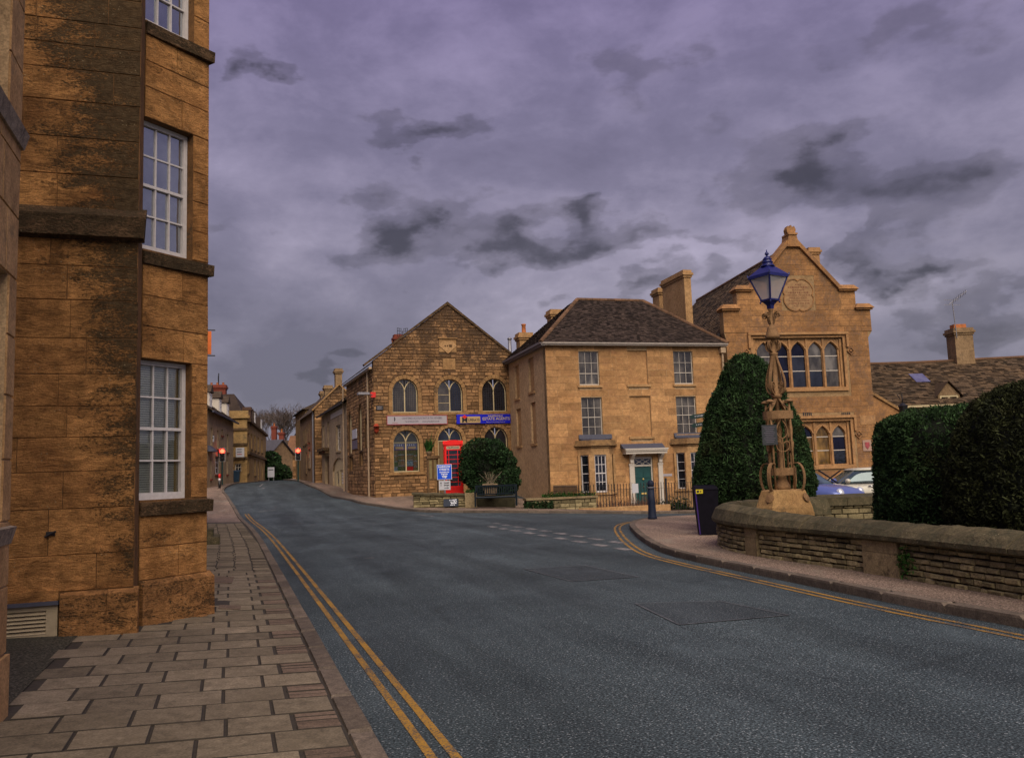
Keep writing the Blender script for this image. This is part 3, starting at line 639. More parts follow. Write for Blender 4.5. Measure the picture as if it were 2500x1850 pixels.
# ------------------------------------------------------------------ building kit
def clip(poly, a, b, c):      # keep a*x + b*z <= c
    out = []
    for i, p in enumerate(poly):
        q2 = poly[(i + 1) % len(poly)]; dp = a * p[0] + b * p[1] - c; dq = a * q2[0] + b * q2[1] - c
        if dp <= 0: out.append(p)
        if dp * dq < 0: t = dp / (dp - dq); out.append((p[0] + (q2[0] - p[0]) * t, p[1] + (q2[1] - p[1]) * t))
    return out
def clip_all(poly, planes):
    for pl in planes:
        poly = clip(poly, *pl)
        if len(poly) < 3: return []
    return poly
class Op:      # an opening: x0..x1, z0..z1, kind 'rect' | 'round' | 'tudor'
    def __init__(s, x0, x1, z0, z1, kind='rect', rise=None):
        s.x0, s.x1, s.z0, s.z1, s.kind = x0, x1, z0, z1, kind; s.rise = rise if rise else (x1 - x0) / 2
    def top(s, x):
        if s.kind == 'rect': return s.z1
        t = abs((x - (s.x0 + s.x1) / 2) / ((s.x1 - s.x0) / 2)); t = min(1, t)
        if s.kind == 'round': return s.z1 - s.rise + s.rise * math.sqrt(max(0, 1 - t * t))
        return s.z1 - s.rise + s.rise * ((1 - t) * .55 + .45 * math.sqrt(max(0, 1 - t * t)))
    def half(s, z):     # half width at height z
        if z < s.z0 or z > s.z1: return None
        w2 = (s.x1 - s.x0) / 2
        if s.kind == 'rect' or z < s.z1 - s.rise: return w2
        lo, hi = 0, 1
        for _ in range(24):
            m = (lo + hi) / 2
            if s.top((s.x0 + s.x1) / 2 + m * w2) > z: lo = m
            else: hi = m
        return lo * w2
    def outline(s, n=12):      # counter-clockwise from -y, from bottom left
        p = [(s.x0, s.z0), (s.x1, s.z0)]
        if s.kind == 'rect': return p + [(s.x1, s.z1), (s.x0, s.z1)]
        c, w2 = (s.x0 + s.x1) / 2, (s.x1 - s.x0) / 2
        for i in range(n + 1):
            t = math.cos(math.pi * i / n); x = c + w2 * t; p.append((x, s.top(x)))
        return p
    def inset(s, d): return Op(s.x0 + d, s.x1 - d, s.z0 + d, s.z1 - d, s.kind, max(.02, s.rise - d * .6) if s.kind != 'rect' else None)
def wall(name, parent, mat, x0, x1, z0, z1, ops, planes=(), y0=0, t=.35):
    xs_ = sorted(set([x0, x1] + [v for o in ops for v in (o.x0, o.x1) if x0 < v < x1])); zs_ = sorted(set([z0, z1] + [v for o in ops for v in (o.z0, o.z1) if z0 < v < z1]))
    mb = MB()
    for i in range(len(zs_) - 1):
        run = None
        for j in range(len(xs_)):
            hole = j == len(xs_) - 1 or any(o.x0 < (xs_[j] + xs_[j + 1]) / 2 < o.x1 and o.z0 < (zs_[i] + zs_[i + 1]) / 2 < o.z1 for o in ops)
            if not hole and run is None: run = xs_[j]
            if hole and run is not None:
                p = clip_all([(run, zs_[i]), (xs_[j], zs_[i]), (xs_[j], zs_[i + 1]), (run, zs_[i + 1])], planes)
                if p: mb.prism(p, y0, y0 + t)
                run = None
    for o in ops:
        if o.kind == 'rect': continue
        n = 14
        for k in range(n):
            a = o.x0 + (o.x1 - o.x0) * k / n; b = o.x0 + (o.x1 - o.x0) * (k + 1) / n
            p = [(a, o.top(a)), (b, o.top(b)), (b, o.z1), (a, o.z1)]
            if abs(p[0][1] - o.z1) + abs(p[1][1] - o.z1) > .004: mb.prism(clip_all(p, planes) or p, y0, y0 + t)
    return mb.build(name, mat, parent)
def blocks(parent, mat, x0, x1, z0, z1, ops, ch, lens, planes=(), proud=.02, gap=.008, jit=.004, chm=.01, single=300, name='stone_block', rnd=None, skip=None, vary=.0, y0=0, restname='further_blocks'):
    """coursed stones on the face of a wall, each a piece of its own; those past the limit are joined"""
    rnd = rnd or random.Random(len(name) + int(x1 * 10)); items = []; z = z0
    while z < z1 - .03:
        h = ch * rnd.uniform(1 - vary, 1 + vary); h = min(h, z1 - z); zt_ = z + h; zm = (z + zt_) / 2
        cuts = []
        for o in ops:
            if o.z0 < zt_ - .005 and o.z1 > z + .005:
                hw = o.half(min(max(zm, o.z0 + .001), o.z1 - .001)); c = (o.x0 + o.x1) / 2
                cuts.append((c - hw, c + hw))
        cuts.sort(); segs = []; a = x0
        for c0, c1 in cuts:
            if c0 - a > .03: segs.append((a, min(c0, x1)))
            a = max(a, c1)
        if x1 - a > .03: segs.append((a, x1))
        for s0, s1 in segs:
            x = s0 - rnd.uniform(0, lens[0] * .5) if s0 == x0 else s0
            while x < s1 - .01:
                L = rnd.uniform(*lens); xe = x + L
                if s1 - xe < lens[0] * .45: xe = s1
                a0 = max(x, s0)
                p = clip_all([(a0 + gap / 2, z + gap / 2), (xe - gap / 2, z + gap / 2), (xe - gap / 2, zt_ - gap / 2), (a0 + gap / 2, zt_ - gap / 2)], planes)
                if p and (xe - a0) > .03 and not (skip and skip((a0 + xe) / 2, zm)): items.append(p)
                x = xe
        z = zt_
    rest = MB(); keep = set(range(len(items)))
    if len(items) > single: keep = set(rnd.sample(range(len(items)), single)) if False else set(sorted(range(len(items)), key=lambda i: -((max(p[0] for p in items[i]) - min(p[0] for p in items[i])) * (max(p[1] for p in items[i]) - min(p[1] for p in items[i]))))[:single])
    for i, p in enumerate(items):
        m = MB() if i in keep else rest; t = rnd.random(); pr = proud * rnd.uniform(.55, 1.3)
        cx = sum(q_[0] for q_ in p) / len(p); cz = sum(q_[1] for q_ in p) / len(p)
        b = [(q_[0] + rnd.uniform(-jit, jit), y0 + .004, q_[1] + rnd.uniform(-jit, jit)) for q_ in p]
        f = []
        for (bx, _, bz) in b:
            dx, dz = cx - bx, cz - bz; f.append((bx + math.copysign(min(chm, abs(dx)), dx), y0 - pr + rnd.uniform(-jit, jit) * .6, bz + math.copysign(min(chm, abs(dz)), dz)))
        n = len(p); m.add(b + f, [tuple(range(n, 2 * n))] + [(k, (k + 1) % n, (k + 1) % n + n, k + n) for k in range(n)], t)
        if i in keep: m.build(name, mat, parent)
    if rest.v: rest.build(restname, mat, parent, False, 'stuff')
def frame_ring(mb, op, wd, y0, y1, bottom=True):     # ring of width wd inside an opening
    a = op.outline(14); i = op.inset(wd).outline(14); n = len(a)
    if not bottom: pass
    vs = [(x, y0, z) for x, z in a] + [(x, y0, z) for x, z in i] + [(x, y1, z) for x, z in a] + [(x, y1, z) for x, z in i]; fs = []
    for k in range(n):
        k2 = (k + 1) % n; fs += [(k, k2, k2 + n, k + n), (k + n, k2 + n, k2 + 3 * n, k + 3 * n), (k, k + 2 * n, k2 + 2 * n, k2)]
    mb.add(vs, fs)
def sash(parent, x0, x1, z0, z1, y, cols, rows, glass=None, frame=None, meet=True, fw_=.045, bar=.022, dark=True, name='window', sill=None, gl2=None):
    """sash window: frame with glazing bars; each pane a piece of its own. y = recess of its face"""
    frame = frame or WHITE; glass = glass or GLASS
    mb = MB(); d = .06
    mb.box(x0, x0 + fw_, y, y + d, z0, z1); mb.box(x1 - fw_, x1, y, y + d, z0, z1); mb.box(x0 + fw_, x1 - fw_, y, y + d, z1 - fw_, z1); mb.box(x0 + fw_, x1 - fw_, y, y + d, z0, z0 + fw_ * 1.5)
    ix0, ix1, iz0, iz1 = x0 + fw_, x1 - fw_, z0 + fw_ * 1.5, z1 - fw_
    pw = (ix1 - ix0) / cols; ph = (iz1 - iz0) / rows
    for c in range(1, cols): mb.box(ix0 + c * pw - bar / 2, ix0 + c * pw + bar / 2, y + .012, y + .05, iz0, iz1)
    for r in range(1, rows):
        b = bar * (1.9 if meet and r == rows // 2 else 1); yy = y + (.004 if meet and r == rows // 2 else .014); mb.box(ix0, ix1, yy, y + .051, iz0 + r * ph - b / 2, iz0 + r * ph + b / 2)
    wo_ = mb.build(name, frame, parent)
    pm = MB(); pm.box(-pw / 2 + bar / 2, pw / 2 - bar / 2, 0, .006, -ph / 2 + bar / 2, ph / 2 - bar / 2); me = pm.mesh('pane'); me.materials.append(glass); me2 = me
    if gl2: me2 = me.copy(); me2.materials.clear(); me2.materials.append(gl2)
    for c in range(cols):
        for r in range(rows):
            o = link('pane', me2 if gl2 and r < rows // 2 else me, wo_); o.location = (ix0 + (c + .5) * pw, y + .03 + (0.012 if r < rows // 2 and meet else 0), iz0 + (r + .5) * ph)
            o.rotation_euler = (random.uniform(-.006, .006), 0, random.uniform(-.008, .008))
    if sill:
        s_ = MB(); ov, th, pj, m_ = sill; s_.hexa([(x0 - ov, -pj, z0 - th), (x1 + ov, -pj, z0 - th), (x1 + ov, y + .02, z0 - th), (x0 - ov, y + .02, z0 - th), (x0 - ov, -pj, z0 - .02), (x1 + ov, -pj, z0 - .02), (x1 + ov, y + .02, z0 - .001), (x0 - ov, y + .02, z0 - .001)])
        s_.build('sill', m_, wo_)
    return wo_
def tiles(mb, A, B, C, D, course, wd, thick, rnd, jit=.25):
    """courses of roof tiles over the quad A B (eaves, left to right) C D (ridge, right to left)"""
    A, B, C, D = map(Vector, (A, B, C, D)); nrm = (B - A).cross(D - A).normalized(); L = ((D - A).length + (C - B).length) / 2; n = max(1, int(L / course))
    for r in range(n):
        a, b = A.lerp(D, r / n), B.lerp(C, r / n); a2, b2 = A.lerp(D, (r + 1.25) / n), B.lerp(C, (r + 1.25) / n)
        W = (b - a).length; x = -rnd.random() * wd
        while x < W - .01:
            e = min(W, x + wd * rnd.uniform(1 - jit, 1 + jit)); s0 = max(0, x)
            if e - s0 > .01:
                t0, t1 = s0 / W, (e - .006) / W; th = thick * rnd.uniform(.7, 1.35); dr = rnd.uniform(-.12, .12) * course * min(1, jit * 4)
                dn = (A - D).normalized() * dr
                p = [a.lerp(b, t0) + dn + nrm * th, a.lerp(b, t1) + dn + nrm * th, a2.lerp(b2, t1) + nrm * .002, a2.lerp(b2, t0) + nrm * .002, a.lerp(b, t0) + dn - nrm * .004, a.lerp(b, t1) + dn - nrm * .004]
                mb.add(p, [(0, 1, 2, 3), (4, 5, 1, 0), (0, 3, 4), (1, 5, 2)], rnd.random())
            x = e
def quadmesh(mb, *P): mb.add(P, [tuple(range(len(P)))])
def chimney(parent, mat, x0, x1, y0, y1, z0, z1, caps=True, pots=0, name='chimney', capmat=None, potmat=None, potr=.13, poth=.5):
    m = MB(); m.box(x0, x1, y0, y1, z0, z1 - .42); m.box(x0 - .05, x1 + .05, y0 - .05, y1 + .05, z0, z0 + .22) if False else None
    m.box(x0 - .06, x1 + .06, y0 - .06, y1 + .06, z1 - .42, z1 - .30); m.box(x0 - .12, x1 + .12, y0 - .12, y1 + .12, z1 - .30, z1 - .17); m.box(x0 - .05, x1 + .05, y0 - .05, y1 + .05, z1 - .17, z1)
    o = m.build(name, mat, parent)
    for k in range(pots):
        px = x0 + (x1 - x0) * (k + .5) / pots; pm = MB(); pm.lathe([(potr * .95, 0), (potr * .8, poth * .15), (potr * .72, poth * .85), (potr * .9, poth * .9), (potr * .9, poth), (potr * .6, poth), (potr * .6, poth - .1)], 12, (px, (y0 + y1) / 2, z1)); pm.build('chimney_pot', potmat or POT, o, True)
    return o
# ------------------------------------------------------------------ three-storey Georgian house
HF = Frame(1.7, 42.0, -.45, 74.5)
def zoom(ox, oy, s): return lambda x, y: (ox + x / s, oy + y / s)
Q6 = zoom(1220, 640, 2.5417); Q8 = zoom(1330, 1080, 5.193)
def HP(x, y, q=Q6, yl=0): return HF.at(*q(x, y), yl)
house = thing('georgian_house', 'three storey honey stone house with dark hipped roof and teal front door', 'house', HF.o, HF.rz)
HW = HP(1385, 520)[0]; HE = HP(800, 522)[1]; HDEP = 7.4
ops = []; wins = []; rr = random.Random(11)
def hop(xa, xb, ya, yb, q=Q6):
    a = HP(xa, ya, q); b = HP(xb, yb, q); c = HP(xa, yb, q); d = HP(xb, ya, q)
    return Op((a[0] + c[0]) / 2, (b[0] + d[0]) / 2, (b[1] + c[1]) / 2, (a[1] + d[1]) / 2)
for (a, b, c, d, kind) in ((492, 617, 552, 762, 'w'), (1080, 1200, 552, 755, 'w'), (510, 638, 838, 1086, 'w'), (1098, 1222, 832, 1064, 'w'), (795, 917, 548, 758, 'b'), (810, 940, 830, 1080, 'b')):
    o = hop(a, b, c, d); ops.append(o); wins.append((o, kind))
door = hop(838, 956, 1205, 1516); door.z0 = .02; door_op = door
bayL = hop(487, 716, 1195, 1462); bayR = hop(1082, 1302, 1180, 1440)
for b_ in (bayL, bayR): b_.x0 += .12; b_.x1 -= .12; b_.z0 = .95
allops = ops + [door, bayL, bayR]
wall('front_wall', house, ST_MORT, 0, HW, -1.2, HE, allops)
blocks(house, ST_HOUSE, 0, HW, -.3, HE, allops, .335, (.55, 1.15), proud=.012, gap=.007, jit=.002, chm=.006, name='ashlar_block', rnd=rr)
# side and back walls
m = MB(); m.box(HW - .35, HW - .001, .36, HDEP, -1.5, HE - .002); m.box(.36, HW - .36, HDEP - .35, HDEP - .002, -1.5, HE - .002); m.build('back_wall', ST_MORT, house)
# left return, local: x along depth. build in its own frame as a child
SF = Frame(*HF.w(0, HDEP), 74.5 + 90)       # faces left, x runs from the back to the front
def SP(x, y): return SF.at(*Q6(x, y), 0)
sops = []
for (a, b, c, d) in ((180, 213, 590, 805), (94, 122, 640, 845), (195, 226, 868, 1125), (105, 134, 908, 1140)):
    p, q_ = SP(a, (c + d) / 2), SP(b, (c + d) / 2); t = SP((a + b) / 2, c)[1]; bt = SP((a + b) / 2, d)[1]; sops.append(Op(p[0], q_[0], bt, t))
so = wall('side_masonry', house, ST_MORT, 0, HDEP, -1.5, HE, sops, t=.34)
so.location = (0, HDEP, 0); so.rotation_euler = (0, 0, -math.pi / 2)
m = MB(); m.box(0, HDEP - .002, .10, .20, -1.4, HE - .003, .4)
for o in sops: m.box(o.x0 - .06, o.x1 + .06, -.07, .098, o.z0 - .12, o.z0, .3)
b_ = m.build('blind_recess', ST_HOUSE2, house); b_.location = so.location; b_.rotation_euler = so.rotation_euler
# windows
for i, (o, kind) in enumerate(wins):
    if kind == 'w': sash(house, o.x0 + .01, o.x1 - .01, o.z0, o.z1 - .01, .10, 3, 3 if i < 2 else 4, GLASS, OFFWHITE, True, .036, .018, sill=(.12, .13, .09, ST_HOUSE2), gl2=GLASS if i else GLASS_G)
    else:
        m = MB(); m.box(o.x0 + .002, o.x1 - .002, .09, .2, o.z0, o.z1 - .002, .55); n_ = m.build('blind_window', ST_HOUSE, house)
        m = MB(); m.box(o.x0 - .12, o.x1 + .12, -.09, .088, o.z0 - .13, o.z0 - .002, .3); m.build('sill', ST_HOUSE2, n_)
# corner quoins are part of the blocks; eaves, gutter, roof
m = MB(); m.box(-.28, HW + .1, -.30, -.03, HE + .0, HE + .06); m.box(-.28, HW + .12, -.36, -.26, HE + .07, HE + .14); m.build('gutter', plain('gutter_grey', (.36, .31, .27), .6), house)
m = MB(); m.box(-.36, -.24, -.30, HDEP, HE + .06, HE + .17); m.box(-.28, -.03, -.29, HDEP, HE - .02, HE + .05); m.build('side_gutter', plain('side_gutter_grey', (.16, .15, .17), .5), house)
rl = HP(480, 237, Q6, 3.2); rrr = HP(887, 238, Q6, 3.2); RZ = (rl[1] + rrr[1]) / 2; RY = 3.2; EZ = HE + .14
E0, E1, E2, E3 = (-.32, -.32, EZ), (HW + .12, -.32, EZ), (HW + .12, HDEP + .2, EZ), (-.32, HDEP + .2, EZ); RL, RR = (rl[0], RY, RZ), (rrr[0], RY, RZ)
RLb, RRb = (rl[0], HDEP - 2.8, RZ), (rrr[0], HDEP - 2.8, RZ)
m = MB(); quadmesh(m, E0, E1, RR, RL); quadmesh(m, E1, E2, RRb, RR); quadmesh(m, E2, E3, RLb, RRb); quadmesh(m, E3, E0, RL, RLb); quadmesh(m, RL, RR, RRb, RLb); quadmesh(m, E3, E2, E1, E0)
roof = m.build('roof', TILE, house)
m = MB(); tiles(m, E0, E1, RR, RL, .15, .18, .034, rr, .1); tiles(m, E1, E2, RRb, RR, .15, .18, .034, rr, .1); tiles(m, E3, E0, RL, RLb, .15, .18, .034, rr, .1); m.build('roof_tiles', TILE, roof, False, 'stuff')
def ridge_run(parent, a, b, r, mat, n=None):
    a, b = Vector(a), Vector(b); L = (b - a).length; n = n or max(2, int(L / .4)); m = MB(); d = (b - a) / n
    for k in range(n):
        p = a + d * k; m.tube([p + d * .01, p + d * .99], [r * 1.04, r], 8, random.random())
    return m.build('ridge_tiles', mat, parent)
for a, b in ((E0, RL), (E1, RR), (RL, RR)): ridge_run(roof, a, b, .11, RIDGE)
# chimneys: a great stack at the right end, a smaller one behind it, and a low one at the back left
def chim_at(xa, xb, yt, yb, y, dep, **k):
    p, q_ = HP(xa, yt, Q6, y), HP(xb, yb, Q6, y); chimney(house, ST_HOUSE2, p[0], q_[0], y, y + dep, q_[1] - 1.5, p[1], **k)
chim_at(1140, 1200, 48, 355, 2.4, 2.8)
chim_at(985, 1045, 158, 320, 6.2, .9)
chim_at(122, 205, 436, 560, 6.2, .75, pots=1, potr=.16, poth=.55)
chim_at(318, 392, 292, 345, 5.2, .8)
# downpipe at the right
p = HP(1385, 540); m = MB(); m.tube([(p[0] - .12, -.12, HE - .1), (p[0] - .12, -.1, -.4)], .055, 10); m.box(p[0] - .26, p[0] + .02, -.26, -.005, HE - .34, HE - .06); m.build('downpipe', PIPE, house)
# canted bays
def bay(b_, label, frontcols=3):
    x0, x1 = b_.x0 - .12, b_.x1 + .12; dpt = .62; z0, z1 = -.4, b_.z1 + .0; cant = .52
    zt_ = z1 + .55
    pts = [(x0, 0), (x0 + cant, -dpt), (x1 - cant, -dpt), (x1, 0)]
    root = link('bay_window', None, house); root['label'] = label
    # masonry below and above the lights
    m = MB(); ins = .0
    poly = [(x0, .05), (x0, 0), (x0 + cant, -dpt), (x1 - cant, -dpt), (x1, 0), (x1, .05)]
    m.slab(poly, z0, b_.z0 - .1, .6); m.slab(poly, z1, z1 + .34, .6)
    for (x, y) in pts[1:3]: m.slab([(x - .15, y + .12), (x - .15, y - .001), (x + .15, y - .001), (x + .15, y + .12)], b_.z0 - .1, z1, .5)
    for k, (x, y) in enumerate(((x0, 0), (x1, 0))): m.box(x - .12 if k else x, x if k else x + .12, -.12, .05, b_.z0 - .1, z1, .5)
    m.build('bay_masonry', ST_HOUSE2, root)
    m = MB()
    def ring(o, za, zb, t): m.slab([(x0 - o, .04), (x0 - o, -o * .4), (x0 + cant - o * .6, -dpt - o), (x1 - cant + o * .6, -dpt - o), (x1 + o, -o * .4), (x1 + o, .04)], za, zb, t)
    ring(.05, z1 + .34, z1 + .44, .4); ring(.16, z1 + .44, z1 + .54, .3); ring(.10, z1 + .54, z1 + .72, .2); m.build('cornice', stone('bay_cornice_' + str(int(x0 * 10)), (.36, .22, .10), (.27, .155, .07), .35, (.07, .045, .028), 2, 20, .5, .3), root)
    m = MB(); m.hexa([(x0 + .1, -.12, z1 + .80), (x1 - .1, -.12, z1 + .80), (x1 - .1, -.02, z1 + .80), (x0 + .1, -.02, z1 + .80), (x0 + .1, -.06, z1 + 1.02), (x1 - .1, -.06, z1 + 1.02), (x1 - .1, -.02, z1 + 1.02), (x0 + .1, -.02, z1 + 1.02)]); m.build('lead_flashing', LEAD, root)
    m = MB(); m.slab([(x0 + .12, .0), (x0 + cant + .1, -dpt + .1), (x1 - cant - .1, -dpt + .1), (x1 - .12, .0)], z1 + .72, z1 + .79); m.build('bay_roof', LEAD, root)
    w1 = sash(root, x0 + cant + .15, x1 - cant - .15, b_.z0, z1 - .01, -dpt + .07, 3, 4, GLASS_D, WHITE, True, .05, .026); 
    for sgn in (0, 1):
        a = Vector((x0, 0)) if not sgn else Vector((x1 - cant, -dpt)); b2 = Vector((x0 + cant, -dpt)) if not sgn else Vector((x1, 0)); d = b2 - a; L = d.length
        ww = sash(root, .16, L - .2, b_.z0, z1 - .01, .07, 1, 4, GLASS_D, WHITE, True, .04, .022); ww.location = (a.x, a.y, 0); ww.rotation_euler = (0, 0, math.atan2(d.y, d.x))
    m = MB(); ring(.08, b_.z0 - .12, b_.z0 - .02, .3); m.build('sill', ST_HOUSE2, root)
    return root
bay(bayL, 'left bay window beside the teal door'); bay(bayR, 'right bay window behind the yew and gate')
# doorway
d0, d1 = door.x0 + .03, door.x1 - .03; zt_ = HP(890, 1262)[1]; ztop = HP(890, 1212)[1]
m = MB(); m.box(d0, d1, .14, .2, .02, zt_ - .03)
dr = m.build('front_door', TEAL, house)
dm = MB(); W_ = (d1 - d0)
for c in range(2):
    for (a, b) in ((.14, .62), (.92, 1.42), (1.55, 1.95)):
        xa = d0 + W_ * (.10 + c * .44); xb = xa + W_ * .36
        if b < zt_ - .08: pm = MB(); pm.box(xa, xb, .122, .139, a, b); pm.build('door_panel', TEAL, dr)
pm = MB(); pm.box((d0 + d1) / 2 - .14, (d0 + d1) / 2 + .14, .11, .139, .74, .82); pm.build('letter_box', GOLD, dr)
pm = MB(); pm.ball(((d0 + d1) / 2, .10, 1.50), .05, 10, 6); pm.build('door_knocker', GOLD, dr, True); pm = MB(); pm.ball(((d0 + d1) / 2, .10, 1.12), .035, 10, 6); pm.build('door_knob', GOLD, dr, True)
m = MB(); m.box(d0 - .02, d0 + .04, .08, .139, .02, ztop); m.box(d1 - .04, d1 + .02, .08, .139, .02, ztop); m.box(d0 + .04, d1 - .04, .08, .139, zt_ - .03, zt_ + .05); m.box(d0 + .04, d1 - .04, .08, .139, ztop - .05, ztop + .05)
m.build('door_frame', OFFWHITE, house)
fl = MB(); fl.box(d0 + .04, d1 - .04, .12, .13, zt_ + .05, ztop - .05); fl_ = fl.build('fanlight', GLASS_D, house)
m = MB(); za, zb = zt_ + .05, ztop - .05; xc = (d0 + d1) / 2
for (a, b) in (((d0 + .04, za), (xc + .1, zb)), ((xc - .1, zb), (d1 - .04, za)), ((d0 + .04, zb), (xc + .1, za)), ((xc - .1, za), (d1 - .04, zb))): m.strap([(a[0], .112, a[1]), (b[0], .112, b[1])], .012, .02, (0, 1, 0))
m.build('glazing_bars', OFFWHITE, fl_)
cz = HP(900, 1188)[1]; c0 = HP(778, 1160, Q6, -.5)[0]; c1 = HP(1045, 1150, Q6, -.5)[0]; pc = thing
for xa in (HP(803, 1300)[0], HP(982, 1300)[0]):
    m = MB(); m.box(xa, xa + .24, -.10, .02, -.1, cz - .55); m.box(xa - .03, xa + .27, -.13, .02, -.1, .12); m.box(xa - .02, xa + .26, -.12, .02, cz - .56, cz - .48); m.build('pilaster', OFFWHITE, house)
for xa in (HP(808, 1300)[0], HP(987, 1300)[0]):
    m = MB(); pr_ = [(-.005, cz - .5), (-.12, cz - .5), (-.16, cz - .42), (-.14, cz - .3), (-.30, cz - .16), (-.42, cz - .06), (-.44, cz), (-.005, cz)]
    n = len(pr_); m.add([(xa, y, z) for y, z in pr_] + [(xa + .17, y, z) for y, z in pr_], [tuple(range(n)), tuple(range(2 * n - 1, n - 1, -1))] + [(i, i + n, (i + 1) % n + n, (i + 1) % n) for i in range(n)]); m.build('console_bracket', OFFWHITE, house)
m = MB(); m.box(c0 + .05, c1 - .05, -.48, .01, cz, cz + .12); m.box(c0, c1, -.56, .01, cz + .20, cz + .27); m.box(c0 + .03, c1 - .03, -.52, .01, cz + .12, cz + .20)
k_ = c0 + .06
while k_ < c1 - .1: m.box(k_, k_ + .05, -.545, -.519, cz + .135, cz + .195); k_ += .1
m.build('door_hood', OFFWHITE, house)
m = MB(); m.hexa([(c0 - .05, -.45, cz + .275), (c1 - .12, -.45, cz + .275), (c1 - .12, .0, cz + .275), (c0 - .05, 0, cz + .275), (c0 - .05, -.08, cz + .52), (c1 - .12, -.08, cz + .52), (c1 - .12, -.005, cz + .52), (c0 - .05, -.005, cz + .52)]); m.build('hood_lead', LEAD, house)
m = MB(); m.box(d0 - .3, d1 + .3, -.5, -.004, -.6, .0); m.build('doorstep', ST_HOUSE2, house)
pl_ = HP(1012, 1318); m = MB(); m.box(pl_[0], pl_[0] + .5, -.03, -.012, pl_[1] - .08, pl_[1] + .04); m.build('name_plate', SIGNGREY, house)
# ------------------------------------------------------------------ former chapel with arched windows, and the row behind it
CF = Frame(-7.58, 46.1, .40, 70.0); Q5 = zoom(860, 700, 2.95); Q4 = zoom(480, 880, 4.348); QS = zoom(780, 940, 5.506); Q3 = zoom(930, 1000, 6.203)
def CP(x, y, q=Q5, yl=0): return CF.at(*q(x, y), yl)
chapel = thing('chapel', 'gabled rubble stone chapel with round arched windows and a grey and a blue sign', 'building', CF.o, CF.rz)
rc = random.Random(21); CW = 8.1; CL = 9.3
ap = CP(683, 128); ev = CP(118, 552); ev2 = CP(1150, 482); slope = (ap[1] - ev[1]) / (ap[0] - ev[0]); CA = ap[0]; EZc = ev[1]
gab = [(-slope, 1, ap[1] - slope * CA), (slope, 1, ap[1] + slope * CA)]
def cop(xa, xb, yt, yb):
    zt = CP((xa + xb) / 2, yt)[1]; zb = CP((xa + xb) / 2, yb)[1]; x0 = CP(xa, (yt + yb) / 2)[0]; x1 = CP(xb, (yt + yb) / 2)[0]; return Op(x0, x1, zb, zt, 'round')
CW_ = [cop(288, 472, 662, 906), cop(615, 795, 664, 901), cop(934, 1110, 660, 897)]; CL_ = [cop(296, 484, 1030, 1332), cop(620, 797, 1012, 1500), cop(952, 1122, 1008, 1332)]
CL_[1].z0 = .12
cops = CW_ + CL_
wall('front_wall', chapel, ST_CHAPM, 0, CW, -1, ap[1], cops, gab)
def big(o, d): r = Op(o.x0 - d, o.x1 + d, o.z0 - .02, o.z1 + d, 'round', o.rise + d); return r
plq = [Op(CP(625, 420)[0], CP(748, 420)[0], CP(690, 470)[1], CP(690, 376)[1]), Op(CP(652, 550)[0], CP(742, 550)[0], CP(700, 597)[1], CP(700, 516)[1])]
blocks(chapel, ST_CHAP, 0, CW, -.2, ap[1], [big(o, .22) for o in cops] + plq, .185, (.24, .62), gab, .03, .02, .012, .016, name='rubble_stone', rnd=rc, vary=.22, restname='small_rubble')
def voussoirs(o, wd, parent, mat, yf, n=11, key=False):
    c, w2, zs = (o.x0 + o.x1) / 2, (o.x1 - o.x0) / 2, o.z1 - o.rise
    for k in range(n):
        a0, a1 = math.pi * k / n + .012, math.pi * (k + 1) / n - .012
        p = [(c + (w2) * math.cos(a0), zs + o.rise * math.sin(a0)), (c + (w2 + wd) * math.cos(a0), zs + (o.rise + wd) * math.sin(a0)), (c + (w2 + wd) * math.cos(a1), zs + (o.rise + wd) * math.sin(a1)), (c + w2 * math.cos(a1), zs + o.rise * math.sin(a1))]
        m = MB(); m.prism(p, yf - (.03 if key and k == n // 2 else 0), .02, random.random()); m.build('voussoir', mat, parent)
    z = zs
    while z > o.z0 + .01:
        zb = max(o.z0, z - .42)
        for sg in (0, 1):
            m = MB(); xa = o.x0 - wd if not sg else o.x1; m.box(xa, xa + wd, yf, .02, zb + .006, z - .006, random.random()); m.build('jamb_stone', mat, parent)
        z = zb
for i, o in enumerate(cops): voussoirs(o, .21, chapel, ST_CHAPD, -.035, 11, i == 4)
